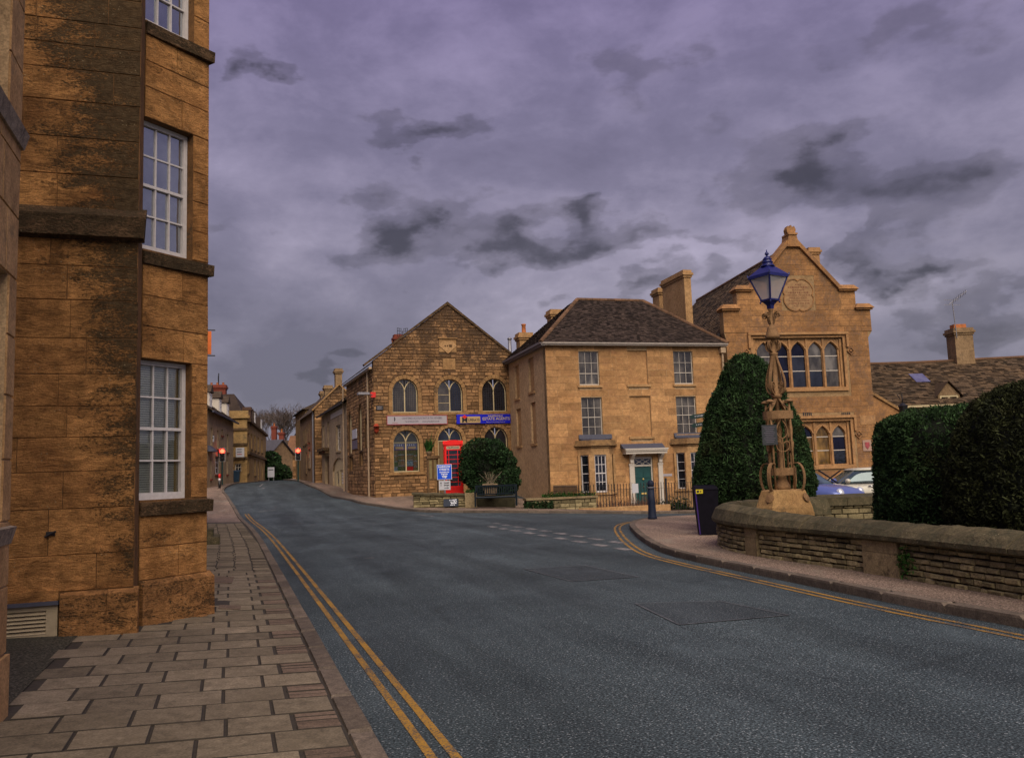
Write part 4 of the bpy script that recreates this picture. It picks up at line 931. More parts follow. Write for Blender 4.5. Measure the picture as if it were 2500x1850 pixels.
def arched(parent, o, gl, lattice, y=.14, sillz=True, label=None):
    m = MB(); frame_ring(m, o, .055, y, y + .08); c = (o.x0 + o.x1) / 2; w2 = (o.x1 - o.x0) / 2 - .03; zs = o.z1 - o.rise
    m.box(c - .03, c + .03, y + .005, y + .075, o.z0 + .05, zs + .02)
    for sg in (-1, 1):
        pts = [(c + sg * w2 * (1 - math.cos(t)), y + .04, zs + w2 * math.sin(t)) for t in [k * math.pi / 3 / 7 for k in range(8)]]; m.strap(pts, .07, .05, (0, 1, 0))
    wo_ = m.build('arched_window', CREAMF, parent)
    if label: wo_['label'] = label
    pl = o.inset(.04).outline(14)
    for sg, gm in ((1, gl[0]), (-1, gl[1])):
        p = clip(pl, sg, 0, sg * (c - sg * .028)); pm = MB(); pm.prism(p, y + .045, y + .052); pm.build('pane', gm, wo_)
    for sg, lt in ((-1, lattice[0]), (1, lattice[1])):
        if not lt: continue
        lm = MB(); nc, nr = lt; xa = c + .03 if sg > 0 else o.x0 + .05; xb = o.x1 - .05 if sg > 0 else c - .03
        t_ = .012
        for k in range(1, nc):
            x = xa + (xb - xa) * k / nc; zt = o.top(x) - .1; lm.box(x - t_, x + t_, y + .030, y + .043, o.z0 + .06, zt)
        for k in range(1, nr):
            z = o.z0 + .06 + (zs + .25 - o.z0) * k / nr; hw = o.half(z) or 0; lm.box(max(xa, c - hw + .05), min(xb, c + hw - .05), y + .029, y + .042, z - t_, z + t_)
        lm.build('leading', INK if nc > 1 else CREAMF, wo_, False, 'stuff')
    return wo_
arched(chapel, CW_[0], (GLASS_L, GLASS_L), ((6, 12), (6, 12))); arched(chapel, CW_[1], (GLASS_L, GLASS_D), ((1, 3), (5, 11))); arched(chapel, CW_[2], (GLASS_D, GLASS_D), ((5, 11), (5, 11)))
w1 = arched(chapel, CL_[0], (CLEAR, CLEAR), (None, None)); arched(chapel, CL_[2], (GLASS_D, GLASS_D), (None, None))
# doorway behind the telephone box: fanlight over a plank door
o = CL_[1]; zs = CP(700, 1112)[1]; fo = Op(o.x0, o.x1, zs, o.z1, 'round', o.rise); arched(chapel, fo, (GLASS_D, GLASS_D), (None, None))
m = MB(); m.box(o.x0, o.x0 + .07, .1, .2, o.z0, zs); m.box(o.x1 - .07, o.x1, .1, .2, o.z0, zs); m.build('door_frame', CREAMF, chapel)
m = MB(); m.box(o.x0 + .07, o.x1 - .07, .16, .22, o.z0, zs); dd = m.build('plank_door', WOOD, chapel)
for k in range(5):
    m = MB(); a = o.x0 + .08 + k * (o.x1 - o.x0 - .16) / 5; m.box(a, a + (o.x1 - o.x0 - .16) / 5 - .015, .145, .159, o.z0 + .02, zs - .02); m.build('plank', WOOD, dd)
for o in CW_ + [CL_[0], CL_[2]]:
    m = MB(); m.box(o.x0 - .3, o.x1 + .3, -.09, .13, o.z0 - .16, o.z0 - .004); m.build('sill', ST_CHAPD, chapel)
# room behind the display window
o = CL_[0]; m = MB(); m.box(o.x0 - .1, o.x1 + .1, .37, 1.4, o.z0 - .2, o.z1 + .1); m.build('room', ROOM, chapel)
disp = thing('window_display', 'estate agent property cards hung in the lower left arched chapel window', 'display', CF.o, CF.rz)
c = (o.x0 + o.x1) / 2; zs = CP(390, 1118)[1]; m = MB(); m.box(o.x0 + .06, o.x1 - .06, .215, .225, zs - .06, zs + .02); m.build('transom', CREAMF, disp)
for sg in (0, 1):
    xa = o.x0 + .07 if not sg else c + .045; xb = c - .045 if not sg else o.x1 - .07
    m = MB(); m.box(xa, xb, .24, .245, zs - .42, zs - .08); bn = m.build('banner', BANNERB, disp); m = MB(); m.box(xa + .1, xb - .08, .232, .239, zs - .36, zs - .24); m.build('banner_panel', TAN, bn)
    for k in range(4): m = MB(); m.box(xa + .06 + k * .12, xa + .085 + k * .12, .232, .239, zs - .2, zs - .1); m.build('banner_letter', INKW, bn)
    cols_ = ((xa, xa + (xb - xa) * .34), (xa + (xb - xa) * .37, xb)) if not sg else ((xa, xa + (xb - xa) * .60), (xa + (xb - xa) * .63, xb)); z = zs - .44
    r_ = 0
    while z > o.z0 + .12:
        for (a, b) in cols_:
            hh = .30 if b - a > .3 else .36; m = MB(); last = z - hh < o.z0 + .14; m.box(a, b, .24, .245, max(z - hh + .02, o.z0 + .07), z, .5)
            mt = REDCARD if (last and sg and b - a > .3) else PHOTO[rc.randrange(5)]
            cd = m.build('property_card', mt, disp); m = MB(); m.box(a + .02, b - .02, .234, .239, max(z - hh + .02, o.z0 + .07) + .01, max(z - hh + .02, o.z0 + .07) + .07, .5)
            if not last: m.build('caption', PHOTO[3], cd)
        z -= .30; r_ += 1
# plaques in the gable
for o, dia in zip(plq, (True, False)):
    m = MB(); m.box(o.x0, o.x1, -.02, .02, o.z0, o.z1, .9); pq = m.build('date_plaque', ST_CHAPD, chapel)
    cx, cz_ = (o.x0 + o.x1) / 2, (o.z0 + o.z1) / 2
    if dia:
        m = MB(); m.prism([(cx, cz_ - .48), (cx + .52, cz_ - .02), (cx + .3, cz_ + .25), (cx - .3, cz_ + .25), (cx - .52, cz_ - .02)], -.05, -.021, .8); m.build('shield', ST_HOUSE2, pq); m = MB(); m.box(o.x0 - .06, o.x1 + .06, -.09, .01, o.z1 + .004, o.z1 + .07); m.build('plaque_ledge', ST_CHAPD, pq)
        scrawl(pq, cx, -.054, cz_ - .03, .4, .16, ST_CHAPM, 4)
# coping, roof
for sg in (-1, 1):
    a = (CA, ap[1]); b = (ev[0] - .22, ev[1] - slope * .18) if sg < 0 else (CW + .1, ap[1] - slope * (CW + .1 - CA)); n_ = Vector((-(b[1] - a[1]), b[0] - a[0])).normalized()
    if n_.y < 0: n_ = -n_
    m = MB(); poly = [a, b, (b[0] + n_.x * .11, b[1] + n_.y * .11), (a[0], a[1] + .16)]
    if sg < 0: poly = poly[::-1]
    if sum((poly[(i + 1) % 4][0] - poly[i][0]) * (poly[(i + 1) % 4][1] + poly[i][1]) for i in range(4)) > 0: poly = poly[::-1]
    m.prism(poly, -.10, .36); m.build('gable_coping', ST_SILL, chapel)
m = MB(); RZ_ = ap[1] - .12; EL = (-.35, EZc - .2); ERx = CW + .3; ERz = ap[1] - slope * (ERx - CA) - .12
quadmesh(m, (EL[0], CL, EL[1]), (EL[0], .37, EL[1]), (CA, .37, RZ_), (CA, CL, RZ_)); quadmesh(m, (ERx, .37, ERz), (ERx, CL, ERz), (CA, CL, RZ_), (CA, .37, RZ_))
rf = m.build('roof', TILE2, chapel); m = MB(); tiles(m, (EL[0], CL, EL[1]), (EL[0], .37, EL[1]), (CA, .37, RZ_), (CA, CL, RZ_), .2, .3, .03, rc); m.build('roof_slates', TILE2, rf, False, 'stuff')
p = CP(330, 382, Q5, 2.5); chimney(chapel, BRICK, p[0] - .2, p[0] + .25, 2.4, 2.8, p[1] - 1.6, p[1] + .3, name='chimney')
# side wall to the street
CS = Frame(*CF.w(0, CL), 160.0)
def CSP(x, y, q=QS): return CS.at(*q(x, y), 0)
def sop(xa, xb, yt, yb, kind='rect'):
    xm, ym = (xa + xb) / 2, (yt + yb) / 2; return Op(CSP(xa, ym)[0], CSP(xb, ym)[0], CSP(xm, yb)[1], CSP(xm, yt)[1], kind)
so_ = [sop(395, 432, 330, 925, 'tudor'), sop(527, 566, 222, 882, 'tudor'), sop(612, 640, 400, 840, 'tudor'), sop(402, 452, 955, 1160), sop(537, 588, 895, 1090)]
for o in so_[:3]: o.rise = .7
sroot = link('street_side_wall', None, chapel); sroot.location = (0, CL, 0); sroot.rotation_euler = (0, 0, -math.pi / 2)
wall('side_masonry', sroot, ST_CHAPM, 0, CL - .002, -1.5, EZc - .15, so_, t=.34)
blocks(sroot, ST_CHAP, 0, CL - .04, -.3, EZc - .18, [Op(o.x0 - .1, o.x1 + .1, o.z0 - .02, o.z1 + .06, o.kind, o.rise) for o in so_], .2, (.3, .7), (), .03, .02, .012, .016, single=140, name='rubble_stone', rnd=rc, vary=.2, restname='small_rubble')
for o in so_:
    m = MB(); frame_ring(m, o, .07, .10, .2); m.build('stone_frame', CREAMF if o.kind == 'tudor' else ST_CHAPD, sroot); m = MB(); m.prism(o.inset(.06).outline(10), .18, .19); m.build('pane', GLASS_D, sroot)
for (xa, xb, ya, yb, mt, nm) in ((455, 515, 595, 720, SIGNWHITE, 'white_notice'), (455, 520, 740, 858, INKG, 'grey_notice')):
    a = CSP(xa, (ya + yb) / 2); b = CSP(xb, (ya + yb) / 2); za = CSP((xa + xb) / 2, ya)[1]; zb = CSP((xa + xb) / 2, yb)[1]; m = MB(); m.box(a[0], b[0], -.08, -.045, zb, za); nb = m.build(nm, mt, sroot)
m = MB(); p = CSP(688, 900); m.tube([(p[0], -.12, EZc - .2), (p[0], -.12, .5), (p[0] + .03, -.12, -.15)], .055, 10); m.build('downpipe', PIPE, sroot)
m = MB(); p = CSP(350, 900); m.tube([(p[0], -.12, EZc - .3), (p[0], -.12, -.15)], .05, 10); m.build('downpipe', PIPE, sroot)
m = MB(); m.box(.1, CL + .1, -.25, -.1, EZc - .32, EZc - .2); m.build('gutter', PIPE, sroot)
# small fittings on the front
p0 = CP(170, 888); p1 = CP(222, 856); m = MB(); m.box(p0[0], p1[0], -.07, -.036, p0[1], p1[1]); pl_ = tag(m.build('wall_plaque', BLACK, None, False, None, CF.o, CF.rz), 'small black plaque high on the left of the chapel front', 'plaque')
[scrawl(pl_, (p0[0] + p1[0]) / 2, -.073, (p0[1] + p1[1]) / 2 + dz_, (p1[0] - p0[0]) * .7, .05, SIGNGREY, 3) for dz_ in (.05, -.05)]
p0 = CP(155, 1055); p1 = CP(186, 988); m = MB(); xm = (p0[0] + p1[0]) / 2; m.lathe([(.04, p0[1]), (.13, p0[1] + .12), (.16, p0[1] + .4), (.16, p1[1] - .15), (.08, p1[1])], 12, (xm, -.12, 0)); tag(m.build('red_lamp', plain('terracotta_red', (.42, .055, .02), .6), None, True, None, CF.o, CF.rz), 'rounded red lantern fixed low on the chapel corner', 'lamp')
p0 = CP(148, 780); m = MB(); m.box(p0[0] - .12, p0[0] + .12, -.16, -.03, p0[1] - .14, p0[1] + .10); m.box(p0[0] - .14, p0[0] + .14, -.13, -.05, p0[1] - .05, p0[1] + .15); tag(m.build('alarm_box', REDCARD, None, False, None, CF.o, CF.rz), 'red alarm box under the eaves at the chapel corner', 'alarm box')
fl = thing('flood_light', 'grey floodlight on an arm at the chapel corner', 'lamp', CF.o, CF.rz); p0 = CP(85, 772, Q5, -.3)
m = MB(); m.tube([(.1, -.03, p0[1] - .05), (p0[0] + .2, -.3, p0[1])], .025, 8); m.build('arm', STEEL, fl); m = MB(); m.box(p0[0] - .35, p0[0] + .25, -.55, -.1, p0[1] - .05, p0[1] + .08); m.build('lamp_head', STEEL, fl)
# fascia boards
def board(name, label, x0, x1, yt, yb, mat, edge, th=.05):
    a, b = CP(x0, (yt + yb) / 2), CP(x1, (yt + yb) / 2); zt, zb = CP((x0 + x1) / 2, yt)[1], CP((x0 + x1) / 2, yb)[1]
    r = thing(name, label, 'sign', CF.w(a[0], -.06, (zt + zb) / 2), CF.rz); W, H = b[0] - a[0], zt - zb
    m = MB(); m.box(0, W, -th, 0, -H / 2, H / 2); m.build('panel', mat, r)
    if edge: m = MB(); e = .035; m.box(-e, W + e, -th - .01, .01, H / 2, H / 2 + e); m.box(-e, W + e, -th - .01, .01, -H / 2 - e, -H / 2); m.box(-e, 0, -th - .01, .01, -H / 2, H / 2); m.box(W, W + e, -th - .01, .01, -H / 2, H / 2); m.build('edging', edge, r)
    return r, W, H
r, W, H = board('accountants_sign', 'long grey accountants sign board with pink edge above the left chapel windows', 250, 677, 930, 988, SIGNGREY, PINK)
def fit(body, x0, x1, z, h, mat, par, y, bold=.0):      # lettering h high, stretched to fill x0..x1
    o = text(body, h * 1.35, mat, par, ((x0 + x1) / 2, y, z), ext=.002, bold=bold); xs_ = [v.co.x for v in o.data.vertices]; o.scale = ((x1 - x0) / (max(xs_) - min(xs_)), 1, 1); return o
fit('CHARTERED ACCOUNTANTS & TAX ADVISERS', W * .24, W * .92, H * .2, H * .26, INKG, r, -.053, .002)
fit('Tel: 01452 812491', W * .29, W * .52, -H * .2, H * .24, INKG, r, -.053, .002); fit('www.pricedavis.co.uk', W * .58, W * .87, -H * .2, H * .22, INKG, r, -.053, .002)
fit('PRICE', W * .085, W * .165, -H * .36, H * .14, PINK, r, -.053)
m = MB(); pts = [(W * .11 + H * .16 * math.sin(t), -.053, H * .12 - H * .28 * math.cos(t)) for t in [math.pi * k / 10 for k in range(11)]]
m.loft([[(p[0] - H * .02 - H * .12 * math.sin(math.pi * k / 10), p[1], p[2]), (p[0], p[1], p[2])] for k, p in enumerate(pts)], close=False); m.build('swoosh_mark', INK, r)
r, W, H = board('estate_agents_sign', 'bright blue estate agents sign with tan name panel on the chapel', 748, 1134, 919, 985, SIGNBLUE, None)
m = MB(); m.box(W * .06, W * .43, -.09, -.051, -H * .42, H * .28); pn = m.build('name_panel', TAN, r)
m = MB(); m.prism([(W * .085, H * .18), (W * .20, H * .18), (W * .142, H * .46)], -.10, -.091); m.build('roof_mark', REDCARD, pn); m = MB(); m.box(W * .115, W * .172, -.0995, -.091, H * .06, H * .18); m.build('house_mark', REDCARD, pn)
fit('M', W * .095, W * .19, -H * .12, H * .52, INK, pn, -.105, .008); fit('URRAYS', W * .205, W * .415, -H * .12, H * .3, INK, pn, -.093, .004)
fit('INDEPENDENT', W * .58, W * .86, H * .3, H * .2, INKT, r, -.053, .003); fit('ESTATE AGENTS', W * .475, W * .985, 0, H * .32, INKT, r, -.053, .005); fit('www.murraysestateagents.co.uk', W * .54, W * .90, -H * .33, H * .12, INKT, r, -.053)
# aerial and flue on the chapel roof
a_ = CP(362, 330, Q5, 1.6); ra_ = thing('roof_aerial', 'small grid aerial on the left slope of the chapel roof', 'aerial', CF.o, CF.rz); m = MB(); m.tube([(a_[0], 1.6, a_[1] - 1.1), (a_[0], 1.6, a_[1] + .1)], .02, 6); m.build('mast', IRON, ra_)
for sg in (-1, 1):
    m = MB()
    for k in range(4): m.tube([(a_[0] + sg * .06, 1.6, a_[1] - .25 + k * .16), (a_[0] + sg * .32, 1.6, a_[1] - .22 + k * .16)], .014, 5)
    for k in range(3): m.tube([(a_[0] + sg * (.08 + k * .11), 1.6, a_[1] - .25), (a_[0] + sg * (.08 + k * .11), 1.6, a_[1] + .25)], .014, 5)
    m.build('grid', IRON, ra_)
f_ = CP(1136, 470, Q5, 1.2); m = MB(); m.tube([(f_[0], 1.2, f_[1] - 1.2), (f_[0], 1.2, f_[1] + .75)], .11, 10); m.lathe([(.14, f_[1] + .75), (.14, f_[1] + .82), (.02, f_[1] + .9)], 10, (f_[0], 1.2, 0)); m.build('flue_pipe', STEEL, chapel, True)

# ---- rendered cottage with a wide arched door
L2 = 12.9; C2 = Frame(*CF.w(.02, CL + L2), 160.0)
cot = thing('rendered_cottage', 'pale rendered cottage with wide arched cream door beside the chapel', 'house', C2.o, C2.rz)
def c2(x, y): return C2.at(*QS(x, y), 0)
def c2o(xa, xb, yt, yb, kind='rect'):
    xm, ym = (xa + xb) / 2, (yt + yb) / 2; return Op(c2(xa, ym)[0], c2(xb, ym)[0], c2(xm, yb)[1], c2(xm, yt)[1], kind)
oo = [c2o(178, 340, 975, 1420, 'round'), c2o(222, 284, 535, 880), c2o(48, 66, 540, 850), c2o(108, 126, 490, 815), c2o(74, 130, 950, 1330)]
oo[0].rise = .9; oo[0].x1 = min(oo[0].x1, L2 - .3); E2 = c2(300, 262)[1]
wall('front_wall', cot, RENDER, 0, L2, -1.6, E2, oo, t=.34)
m = MB(); m.box(0, L2, 6, 6.3, -2, E2); m.box(0, .34, .35, 6, -2, E2); m.build('back_wall', RENDER, cot)
o = oo[0]; wb = wall('garage_door_frame', cot, CREAMF, o.x0, o.x1, o.z0, o.z1, [Op(o.x0 + (o.x1 - o.x0) * .2, o.x0 + (o.x1 - o.x0) * .36, o.z0, o.z1 - .95), Op(o.x0 + (o.x1 - o.x0) * .46, o.x1 - .15, o.z0 + .35, o.z1 - .85)], y0=.12, t=.06)
m = MB(); m.box(o.x0 + .1, o.x1 - .1, .19, .21, o.z0, o.z1 - .7); m.build('shutter_panel', CREAMF, wb)
sh0, sh1 = o.x0 + (o.x1 - o.x0) * .66, o.x1 - .2; m = MB(); z = o.z0 + .5
while z < o.z1 - 1.0: m.box(sh0, sh1, .10, .119, z, z + .1); z += .2
m.build('louvres', WHITE, wb, False, 'stuff'); m = MB(); m.box(o.x0 + (o.x1 - o.x0) * .22, o.x0 + (o.x1 - o.x0) * .34, .165, .185, o.z0 + .5, o.z1 - 1.05); m.build('door_glass', GLASS_D, wb)
for o in oo[1:4]: sash(cot, o.x0, o.x1, o.z0, o.z1, .14, 2, 4, GLASS_G, OFFWHITE, True, .05, .03, sill=(.08, .14, .08, RENDER))
o = oo[4]; m = MB(); m.box(o.x0, o.x1, .2, .25, o.z0, o.z1); m.build('door', WOOD, cot)
p0 = c2(42, 900); p1 = c2(132, 850); m = MB(); m.box(p0[0], p1[0], -.45, -.002, p0[1], p0[1] + .22); m.box(p0[0] + .1, p1[0] - .1, -.3, -.002, p0[1] - .2, p0[1]); m.build('door_hood', ST_SILL, cot)
p0 = c2(155, 340); p1 = c2(330, 300); m = MB(); m.box(p0[0], p1[0], -.04, -.002, p1[1] - .35, p1[1]); m.build('string_band', OFFWHITE, cot)
m = MB(); quadmesh(m, (-.1, -.3, E2 - .05), (L2 + .1, -.3, E2 - .05), (L2 + .1, 3.2, E2 + 2.4), (-.1, 3.2, E2 + 2.4)); quadmesh(m, (L2 + .1, 6.5, E2 - .05), (-.1, 6.5, E2 - .05), (-.1, 3.2, E2 + 2.4), (L2 + .1, 3.2, E2 + 2.4)); quadmesh(m, (-.05, 0, E2), (-.05, 3.2, E2 + 2.2), (-.05, 6.3, E2)); quadmesh(m, (L2 + .05, 6.3, E2), (L2 + .05, 3.2, E2 + 2.2), (L2 + .05, 0, E2)); rf = m.build('roof', TILE2, cot)
m = MB(); tiles(m, (-.1, -.3, E2 - .03), (L2 + .1, -.3, E2 - .03), (L2 + .1, 3.2, E2 + 2.42), (-.1, 3.2, E2 + 2.42), .22, .35, .03, rc); m.build('roof_slates', TILE2, rf, False, 'stuff')
m = MB(); m.box(-.1, L2, -.42, -.3, E2 - .14, E2 - .03); m.build('gutter', IRON, cot); chimney(cot, ST_FAR, L2 - .7, L2 - .2, 2.9, 3.5, E2 + 1.5, E2 + 3.6, pots=1)
# ---- tall gabled stone house beyond
B3 = Frame(-15.88, 67.7, .9, 70.0); b3 = thing('gable_end_house', 'tall stone house showing a rubble gable end with tall chimney', 'house', B3.o, B3.rz)
def b3p(x, y, yl=0): return B3.at(*Q4(x, y), yl)
e3 = b3p(1212, 520)[1]; a3 = b3p(1512, 262); g3w = a3[0] * 2; sl3 = (a3[1] - e3) / a3[0]; pl3 = [(-sl3, 1, e3), (sl3, 1, e3 + sl3 * g3w)]
wall('gable_wall', b3, ST_CHAPM, 0, g3w, -1, a3[1], [], pl3, t=.34); blocks(b3, ST_CHAP, 0, g3w, -.3, a3[1], [], .24, (.35, .8), pl3, .035, .02, .012, .018, single=120, name='rubble_stone', rnd=rc, vary=.2, restname='small_rubble')
L3 = 11.0; S3 = Frame(*B3.w(0, L3), 160.0); sr = link('street_front', None, b3); sr.location = (0, L3, 0); sr.rotation_euler = (0, 0, -math.pi / 2)
def s3o(xa, xb, yt, yb):
    f = lambda x, y: S3.at(*Q4(x, y), 0); xm, ym = (xa + xb) / 2, (yt + yb) / 2; return Op(f(xa, ym)[0], f(xb, ym)[0], f(xm, yb)[1], f(xm, yt)[1])
o3 = [s3o(1136, 1144, 740, 900), s3o(1152, 1160, 720, 890), s3o(1166, 1175, 695, 875), s3o(1190, 1200, 670, 860), s3o(1188, 1207, 940, 1140), s3o(1160, 1172, 980, 1200)]
wall('front_wall', sr, ST_FAR, 0, L3 - .002, -1.2, e3 - .05, o3, t=.33)
for o in o3: sash(sr, o.x0, o.x1, o.z0, o.z1, .12, 2, 3, GLASS_D, OFFWHITE, True, .05, .03, sill=(.08, .12, .08, ST_SILL))
m = MB(); m.tube([(L3 - .3, -.1, e3 - .2), (L3 - .3, -.1, -.3)], .07, 8); m.build('downpipe', STEEL, sr)
m = MB(); quadmesh(m, (-.3, L3 + .2, e3 - .25), (-.3, -.05, e3 - .25), (a3[0], -.05, a3[1] + .12), (a3[0], L3 + .2, a3[1] + .12)); quadmesh(m, (g3w + .3, -.05, e3 - .25), (g3w + .3, L3 + .2, e3 - .25), (a3[0], L3 + .2, a3[1] + .12), (a3[0], -.05, a3[1] + .12)); m.build('roof', TILE2, b3)
for sg in (-1, 1):
    m = MB(); a = Vector((a3[0], 0, a3[1])); b = Vector((-.2 if sg < 0 else g3w + .2, 0, e3 - .15)); m.strap([a + Vector((0, .05, .08)), b + Vector((0, .05, .08))], .35, .12, (0, 1, 0)); m.build('verge_coping', ST_CHAPD, b3)
p0, p1 = b3p(1474, 84, .4), b3p(1545, 250, .4); chimney(b3, ST_FAR, p0[0], p1[0], .4, 1.1, p1[1] - 1.0, p0[1], capmat=None)
p0, p1 = b3p(1362, 262, 4), b3p(1440, 400, 4); chimney(b3, ST_FAR, p0[0], p1[0], 4, 4.8, p1[1] - 1.0, p0[1]); p0, p1 = b3p(1318, 322, 8), b3p(1362, 420, 8); chimney(b3, ST_FAR, p0[0], p1[0], 8, 8.8, p1[1] - 1.0, p0[1])
B4 = Frame(*B3.w(.5, L3 + .3), 70.0); b4 = thing('narrow_house', 'narrow dark eaved house end just past the tall gabled house', 'house', B4.o, B4.rz)
m = MB(); m.box(0, 7, 0, 9, -1, 7.2); m.build('wall', ST_FAR2, b4); m = MB(); m.hexa([(-.35, -.3, 7.2), (7.3, -.3, 7.2), (7.3, 9.3, 7.2), (-.35, 9.3, 7.2), (3.4, -.3, 9), (3.6, -.3, 9), (3.6, 9.3, 9), (3.4, 9.3, 9)]); m.build('roof', TILE2, b4)
for k in range(3): sash(b4, .8 + k * 1.9, 1.7 + k * 1.9, 4.2, 5.8, -.02, 2, 4, GLASS_D, OFFWHITE, True)
# ------------------------------------------------------------------ Victorian school with stepped gable
SCF = Frame(11.5, 45.6, -.7, 82.0); Q7 = zoom(1600, 520, 2.7533); Q8w = zoom(1660, 1000, 2.658)
def SC(x, y, q=Q7, yl=0): return SCF.at(*q(x, y), yl)
school = thing('school', 'tall gothic stone school with stepped gable, tudor windows and carved tablet', 'building', SCF.o, SCF.rz)
rq = random.Random(31)
bx0, bx1 = SC(478, 900)[0], SC(1436, 900)[0]; zc = SC(950, 800)[1]
mx0, mx1 = SC(455, 700)[0], SC(1446, 700)[0]; zm = SC(950, 655)[1]; ux0, ux1 = SC(545, 580)[0], SC(1343, 580)[0]; zu = SC(950, 528)[1]
apx, apz = SC(912, 178); gx0, gx1 = SC(640, 528)[0], SC(1232, 522)[0]; gsl = (apz - zu) / (gx1 - apx)
ul = [SC(c, 1000)[0] for c in (740, 857, 972, 1086, 1195)]; ulw = (ul[4] - ul[0]) / 4 * .40; uz0, uz1 = SC(1000, 1168)[1], SC(1000, 866)[1]
ll = [SC(c, 1550)[0] for c in (810, 918, 1026, 1138, 1247)]; lz0, lz1 = SC(760, 360, Q8w)[1], SC(1140, 1430)[1]
UW = Op(ul[0] - ulw - .25, ul[4] + ulw + .25, uz0 - .05, SC(1000, 838)[1]); LW = Op(ll[0] - ulw - .25, ll[4] + ulw + .25, lz0 - .05, SC(1150, 1398)[1])
gp = [(-gsl, 1, apz - gsl * apx), (gsl, 1, apz + gsl * apx)]
wall('front_wall', school, ST_SMORT, bx0, bx1, -1.5, zc, [UW, LW], t=.5)
m = MB(); m.box(mx0, mx1, -.02, .5, zc, zm); m.box(ux0, ux1, -.02, .5, zm, zu); m.prism(clip_all([(gx0 - .2, zu), (gx1 + .2, zu), (gx1 + .2, apz + 1), (gx0 - .2, apz + 1)], gp), -.02, .5)
for (xa, xb) in ((mx0, bx0), (bx1, mx1)): m.prism([(xa if xa == bx1 else xb, zc - .35), (xb, zc - .001), (xa, zc - .001)] if xa == bx1 else [(xb, zc - .35), (xb, zc - .001), (xa, zc - .001)], .0, .45)
m.build('gable_wall', ST_SMORT, school)
fr_ = [Op(UW.x0 - .28, UW.x1 + .28, UW.z0 - .28, UW.z1 + .3), Op(LW.x0 - .28, LW.x1 + .28, LW.z0 - .28, LW.z1 + .3)]
tcx, tcz = SC(958, 552); tab = Op(tcx - .98, tcx + .98, tcz - .98, tcz + .98)
blocks(school, ST_SCHOOL, bx0, bx1, -.5, zc - .01, fr_, .30, (.45, 1.0), (), .014, .008, .003, .008, single=200, name='ashlar_block', rnd=rq, vary=.15)
blocks(school, ST_SCHOOL, mx0, mx1, zc, zm, [Op(UW.x0 - .28, UW.x1 + .28, UW.z0, UW.z1 + .3)], .30, (.45, 1.0), (), .014, .008, .003, .008, single=40, name='ashlar_block', rnd=rq, y0=-.02)
blocks(school, ST_SCHOOL, ux0, ux1, zm, zu, [tab], .30, (.45, 1.0), (), .014, .008, .003, .008, single=40, name='ashlar_block', rnd=rq, y0=-.02)
blocks(school, ST_SCHOOL, gx0, gx1, zu, apz, [tab], .30, (.45, 1.0), gp, .014, .008, .003, .008, single=60, name='ashlar_block', rnd=rq, y0=-.02)
def tudor_window(W, xs_, hw, z0, z1, glasses, bars, label):
    lights = [Op(x - hw, x + hw, z0, z1, 'tudor', .45) for x in xs_]
    wo_ = wall('mullioned_window', school, ST_DRESS, W.x0, W.x1, W.z0, W.z1, lights, y0=.16, t=.16); wo_['label'] = label
    m = MB()
    for i in range(len(xs_) + 1):
        x = (xs_[i - 1] + xs_[i]) / 2 if 0 < i < len(xs_) else (W.x0 + .1 if i == 0 else W.x1 - .1); m.prism([(x - .055, z0 - .03), (x + .055, z0 - .03), (x + .055, W.z1 - .02), (x - .055, W.z1 - .02)], .09, .159)
    for x in xs_:
        for sg in (-1, 1): pts = [(x + sg * (hw + .03) * t, .13, Op(-1, 1, 0, 1, 'tudor', .45).top(sg * t) - 1 + z1 + .07) for t in (1, .9, .75, .5, .25, 0)]; m.strap(pts, .07, .07, (0, 1, 0))
    m.build('mullion', ST_DRESS, wo_, False, 'stuff')
    for i, x in enumerate(xs_):
        zz_ = [z0] + [z0 + (z1 - z0) * b for b in bars] + [z1]
        for k in range(len(zz_) - 1):
            pm = MB(); p = [q_ for q_ in Op(x - hw, x + hw, zz_[k] + .012, zz_[k + 1] - .012, 'tudor' if k == len(zz_) - 2 else 'rect', .45).outline(10)]; pm.prism(p, .25, .258); gm = glasses[i]; pm.build('pane', gm[k] if isinstance(gm, tuple) else gm, wo_)
        for b in bars: pm = MB(); z = z0 + (z1 - z0) * b; pm.box(x - hw, x + hw, .235, .262, z - .022, z + .022); pm.build('glazing_bar', OFFWHITE, wo_)
    m = MB(); m.box(W.x0 - .12, W.x1 + .12, -.10, .155, W.z0 - .2, W.z0 - .003); m.build('sill', ST_DRESS, wo_)
    m = MB(); zt = W.z1
    m.box(W.x0 - .3, W.x1 + .3, -.16, .0, zt + .16, zt + .3); m.box(W.x0 - .3, W.x0 - .17, -.14, .0, zt - .55, zt + .16); m.box(W.x1 + .17, W.x1 + .3, -.14, .0, zt - .55, zt + .16); m.build('hood_mould', ST_DRESS, wo_)
    m = MB(); e = .1
    m.box(W.x0 - .16, W.x0, -.03, .1, W.z0, zt + .14); m.box(W.x1, W.x1 + .16, -.03, .1, W.z0, zt + .14); m.box(W.x0, W.x1, -.03, .1, zt, zt + .14); m.build('window_surround', ST_DRESS, wo_)
    for sg in (0, 1):
        x = W.x0 - .42 if not sg else W.x1 + .42; m = MB(); z = zt - .78
        m.strap([(x + .2 * math.cos(t), -.05, z + .2 * math.sin(t)) for t in [math.pi / 2 * k for k in range(5)]], .09, .06, (0, 1, 0)); m.ball((x, -.05, z), .09, 8, 6); m.build('label_stop', ST_SCHOOL, wo_)
